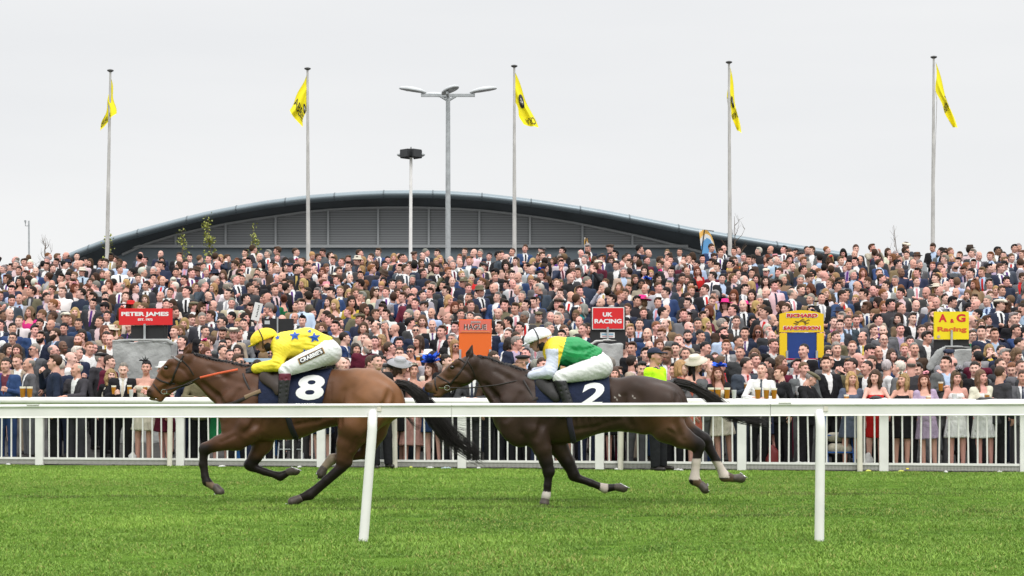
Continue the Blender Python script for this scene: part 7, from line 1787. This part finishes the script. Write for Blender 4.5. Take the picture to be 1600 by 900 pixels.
# ================================================================== drinks and small things
M_beer = mat('beer', (.42, .17, .02), .15, spec=.6); M_foam = mat('foam', (.75, .70, .58), .8); M_clear = mat('clear_plastic', (.55, .56, .56), .12, spec=.6)
def cup(loc, label, full=True, group='pints of beer along the rail', s=1., light=False):
    t = thing('beer_cup', label, 'cup', loc, group); mb = MB(); mb.lathe([(.030 * s, 0), (.033 * s, .01), (.042 * s, .125 * s)], n=14); mb.build('beer' if full else 'cup', M_beer if full else M_clear, t)
    mb = MB(); mb.lathe([(.042 * s, .125 * s), (.0445 * s, .150 * s), (.043 * s, .153 * s), (.02 * s, .150 * s)], n=14); mb.build('foam' if full else 'rim', M_foam if full else M_clear, t)
ORDN = ['first', 'second', 'third', 'fourth', 'fifth', 'sixth', 'seventh']
def on_rail(px, z=None): p = FP(px, -.10); return Vector((p.x, p.y, 1.152 - .0018 * (p.x + 8.5) + .062))
for i, (px, nm) in enumerate(((35.5, 'full beer cup on the rail at far left, left one of the pair'), (46.5, 'full beer cup on the rail at far left, right one of the pair'))): cup(on_rail(px), nm, s=1.25)
cup(on_rail(1111), 'full beer cup on the rail, leftmost of the three near the auburn woman', s=1.2); cup(on_rail(1122), 'full beer cup on the rail, middle of the three near the auburn woman', s=1.2); cup(on_rail(1136), 'full beer cup on the rail, rightmost of the three near the auburn woman', s=1.2)
cup(on_rail(1147), 'small clear glass on the rail in front of the auburn woman', False, s=.95); cup(on_rail(1184), 'full beer cup on the rail in front of the man in white shirt', s=1.2); cup(on_rail(1197.5), 'beer cup on the rail right of the man in white shirt, left one', s=1.15); cup(on_rail(1209.5), 'beer cup on the rail beside the man in flat cap, right one', s=1.15)
cup(on_rail(205), 'clear plastic cup on the rail between the cream dressed woman and the man', False, s=.9)
seen = set(); nc = 0
for x, y, z, i, d in cups:
    lk = look(d); lb = 'beer cup held by ' + lk
    if lk in seen or len(groups[lk]) > 1 or len(lb.split()) > 16 or nc >= 34: continue
    seen.add(lk); nc += 1; cup((x, y, z - .09), lb, group='drinks held in the crowd', full=rr.random() < .7)
def blob(name, label, cat, loc, rad, m, seed, rz=0, cutz=None, group=None):
    r_ = random.Random(seed); f = Field(rng(-rad[0] - .04, rad[0] + .04, max(.006, min(rad) / 4)), rng(-rad[1] - .04, rad[1] + .04, max(.006, min(rad) / 4)), rng(-.02, rad[2] + .05, max(.005, min(rad) / 4)))
    f.ell((0, 0, 0), rad, .01); X, Y, Z = f.full(); k = 9 / max(rad); f.d = (f.d + min(rad) * .22 * np.sin(X * k + seed) * np.sin(Z * k * 1.3 + seed * 2) * np.cos(Y * k)).astype(np.float32); f.d = np.maximum(f.d, -Z + 0 * f.d).astype(np.float32)
    V, F = f.mesh(); o = mk(name, V, F, m); o.location = loc; o.rotation_euler = (0, 0, rz); return tag(o, label, cat, group)
M_bag = mat('black_leather', (.012, .012, .014), .4); M_paper = mat('litter_paper', (.62, .62, .60), .8)
blob('clutch_bag', 'black clutch bag on the rail in front of the woman in red', 'bag', on_rail(1369) + Vector((0, 0, -.01)), (.12, .03, .065), M_bag, 2); blob('clutch_bag', 'flat dark clutch bag on the rail in front of the fair haired woman at right', 'bag', on_rail(1541) + Vector((0, 0, -.01)), (.18, .035, .045), M_bag, 3)
blob('folded_cap', 'folded white cap on the rail right of the black clutch bag', 'cap', on_rail(1382) + Vector((0, 0, -.01)), (.06, .035, .03), M_paper, 4); blob('paper_napkins', 'crumpled white napkins on the rail left of a beer cup', 'litter', on_rail(1168) + Vector((0, 0, -.01)), (.11, .04, .035), M_paper, 5); blob('folded_cap', 'white cap on the rail in front of the second horse neck', 'cap', on_rail(725) + Vector((0, 0, -.01)), (.065, .035, .03), M_paper, 6)
# litter along the foot of the fence
LIT = [(13, 0, 'crumpled white paper at the foot of the fence, far left'), (347, 0, 'white litter under the leading horse foreleg by the fence'), (468, 0, 'white paper strip by the fence under the leading horse belly'), (642, 1, 'yellowish wrapper by the fence left of the horse tail'), (672, 0, 'flattened clear cup by the fence under the horse tail'), (697, 2, 'pale blue wrapper by the fence just left of a post'), (748, 0, 'white scrap by the fence right of the horse tail'),
       (963, 0, 'white scrap by the fence beside a cream leg, under the second horse'), (1060, 0, 'white scrap by the fence behind the second horse'), (1357, 1, 'lime yellow label on the grass edge right of a cream leg'), (1408, 1, 'lime yellow wrapper at the fence right of a white post'), (1478, 0, 'crushed white cup at the fence below the woman in white'), (1562, 0, 'long white scrap at the fence, far right')]
for i, (px, c, lb) in enumerate(LIT):
    p = FP(px, -.16 - .08 * (i % 3)); blob('paper_scrap', lb, 'litter', (p.x, p.y, .01), (.05 + .05 * ((i * 7) % 3) / 2, .03, .028), [M_paper, mat('lime_paper', (.6, .62, .12), .7), mat('blue_paper', (.4, .48, .55), .7)][c], i + 10, rz=i * .7, group='litter along the foot of the fence')
blob('white_bag', 'long white bag lying behind the pickets right of the second horse', 'bag', (FP(1252, .32).x, FP(1252, .32).y, .01), (.30, .10, .14), M_paper, 40); blob('red_bag', 'dark red bag standing behind the pickets left of the long white bag', 'bag', (FP(1208, .30).x, FP(1208, .30).y, .01), (.13, .08, .42), mat('red_bag', (.16, .015, .015), .5), 41)
blob('carrier_bag', 'white carrier bag behind the pickets beside the cream dressed woman legs', 'bag', (FP(207, .33).x, FP(207, .33).y, .01), (.09, .08, .22), M_paper, 42); blob('carrier_bag', 'white carrier bag behind the pickets beside the woman in red', 'bag', (FP(1357, .3).x, FP(1357, .3).y, .01), (.09, .07, .30), M_paper, 43)
def pushchair(px, mfr, label, seat):
    p = FP(px, .40); t = thing('pushchair', label, 'pushchair', (p.x, p.y, 0))
    for sx in (-.22, .22):
        mb = MB(); mb.tube([(sx, -.12, .12), (sx * .95, .10, .62), (sx * .95, .22, .98)], .014, 6); mb.build('side_frame', mfr, t)
        for yy in (-.14, .26):
            mb = MB(); mb.tube([Vector((sx + math.copysign(.03, sx), yy + .085 * math.cos(a), .10 + .085 * math.sin(a))) for a in np.linspace(0, 6.283, 17)], .014, 6); mb.tube([(sx, yy, .10), (sx + math.copysign(.035, sx), yy, .10)], .02, 8); mb.build('wheel', M_black, t)
    mb = MB(); mb.tube([(-.22, -.06, .30), (.22, -.06, .30)], .013, 6); mb.build('cross_bar', mfr, t); mb = MB(); mb.tube([(-.21, .06, .58), (.21, .06, .58)], .013, 6); mb.build('cross_bar', mfr, t)
    f = Field(rng(-.26, .26, .02), rng(-.2, .3, .02), rng(.15, .8, .02)); f.cap((-.12, .02, .36), (.12, .02, .36), .09, .09, .05); f.cap((-.12, .12, .55), (.12, .12, .55), .08, .08, .05); V, F = f.mesh(); mk('seat', V, F, seat, t)
pushchair(1312, mat('blue_frame', (.02, .10, .35), .4), 'pushchair with blue frame and cream bag behind the pickets beside the right rail leg', mat('cream_canvas', (.42, .38, .30), .8, noise=.3, nscale=14)); pushchair(455, M_galv, 'dark pushchair with grey wheels seen through the pickets under the leading horse', mat('dark_canvas', (.03, .03, .035), .8))
# dandelion on the grass edge
t = thing('dandelion', 'single yellow dandelion at the grass edge, right part of the photo', 'flower', (FP(1418, -.35).x, FP(1418, -.35).y, 0)); mb = MB(); mb.lathe([(.004, .05), (.028, .06), (.02, .072), (.004, .074)], n=10); mb.build('flower_head', M_yls, t); mb = MB(); mb.tube([(0, 0, 0), (.004, 0, .055)], .003, 5); mb.build('stem', mat('stem_green', (.1, .2, .03), .7), t)
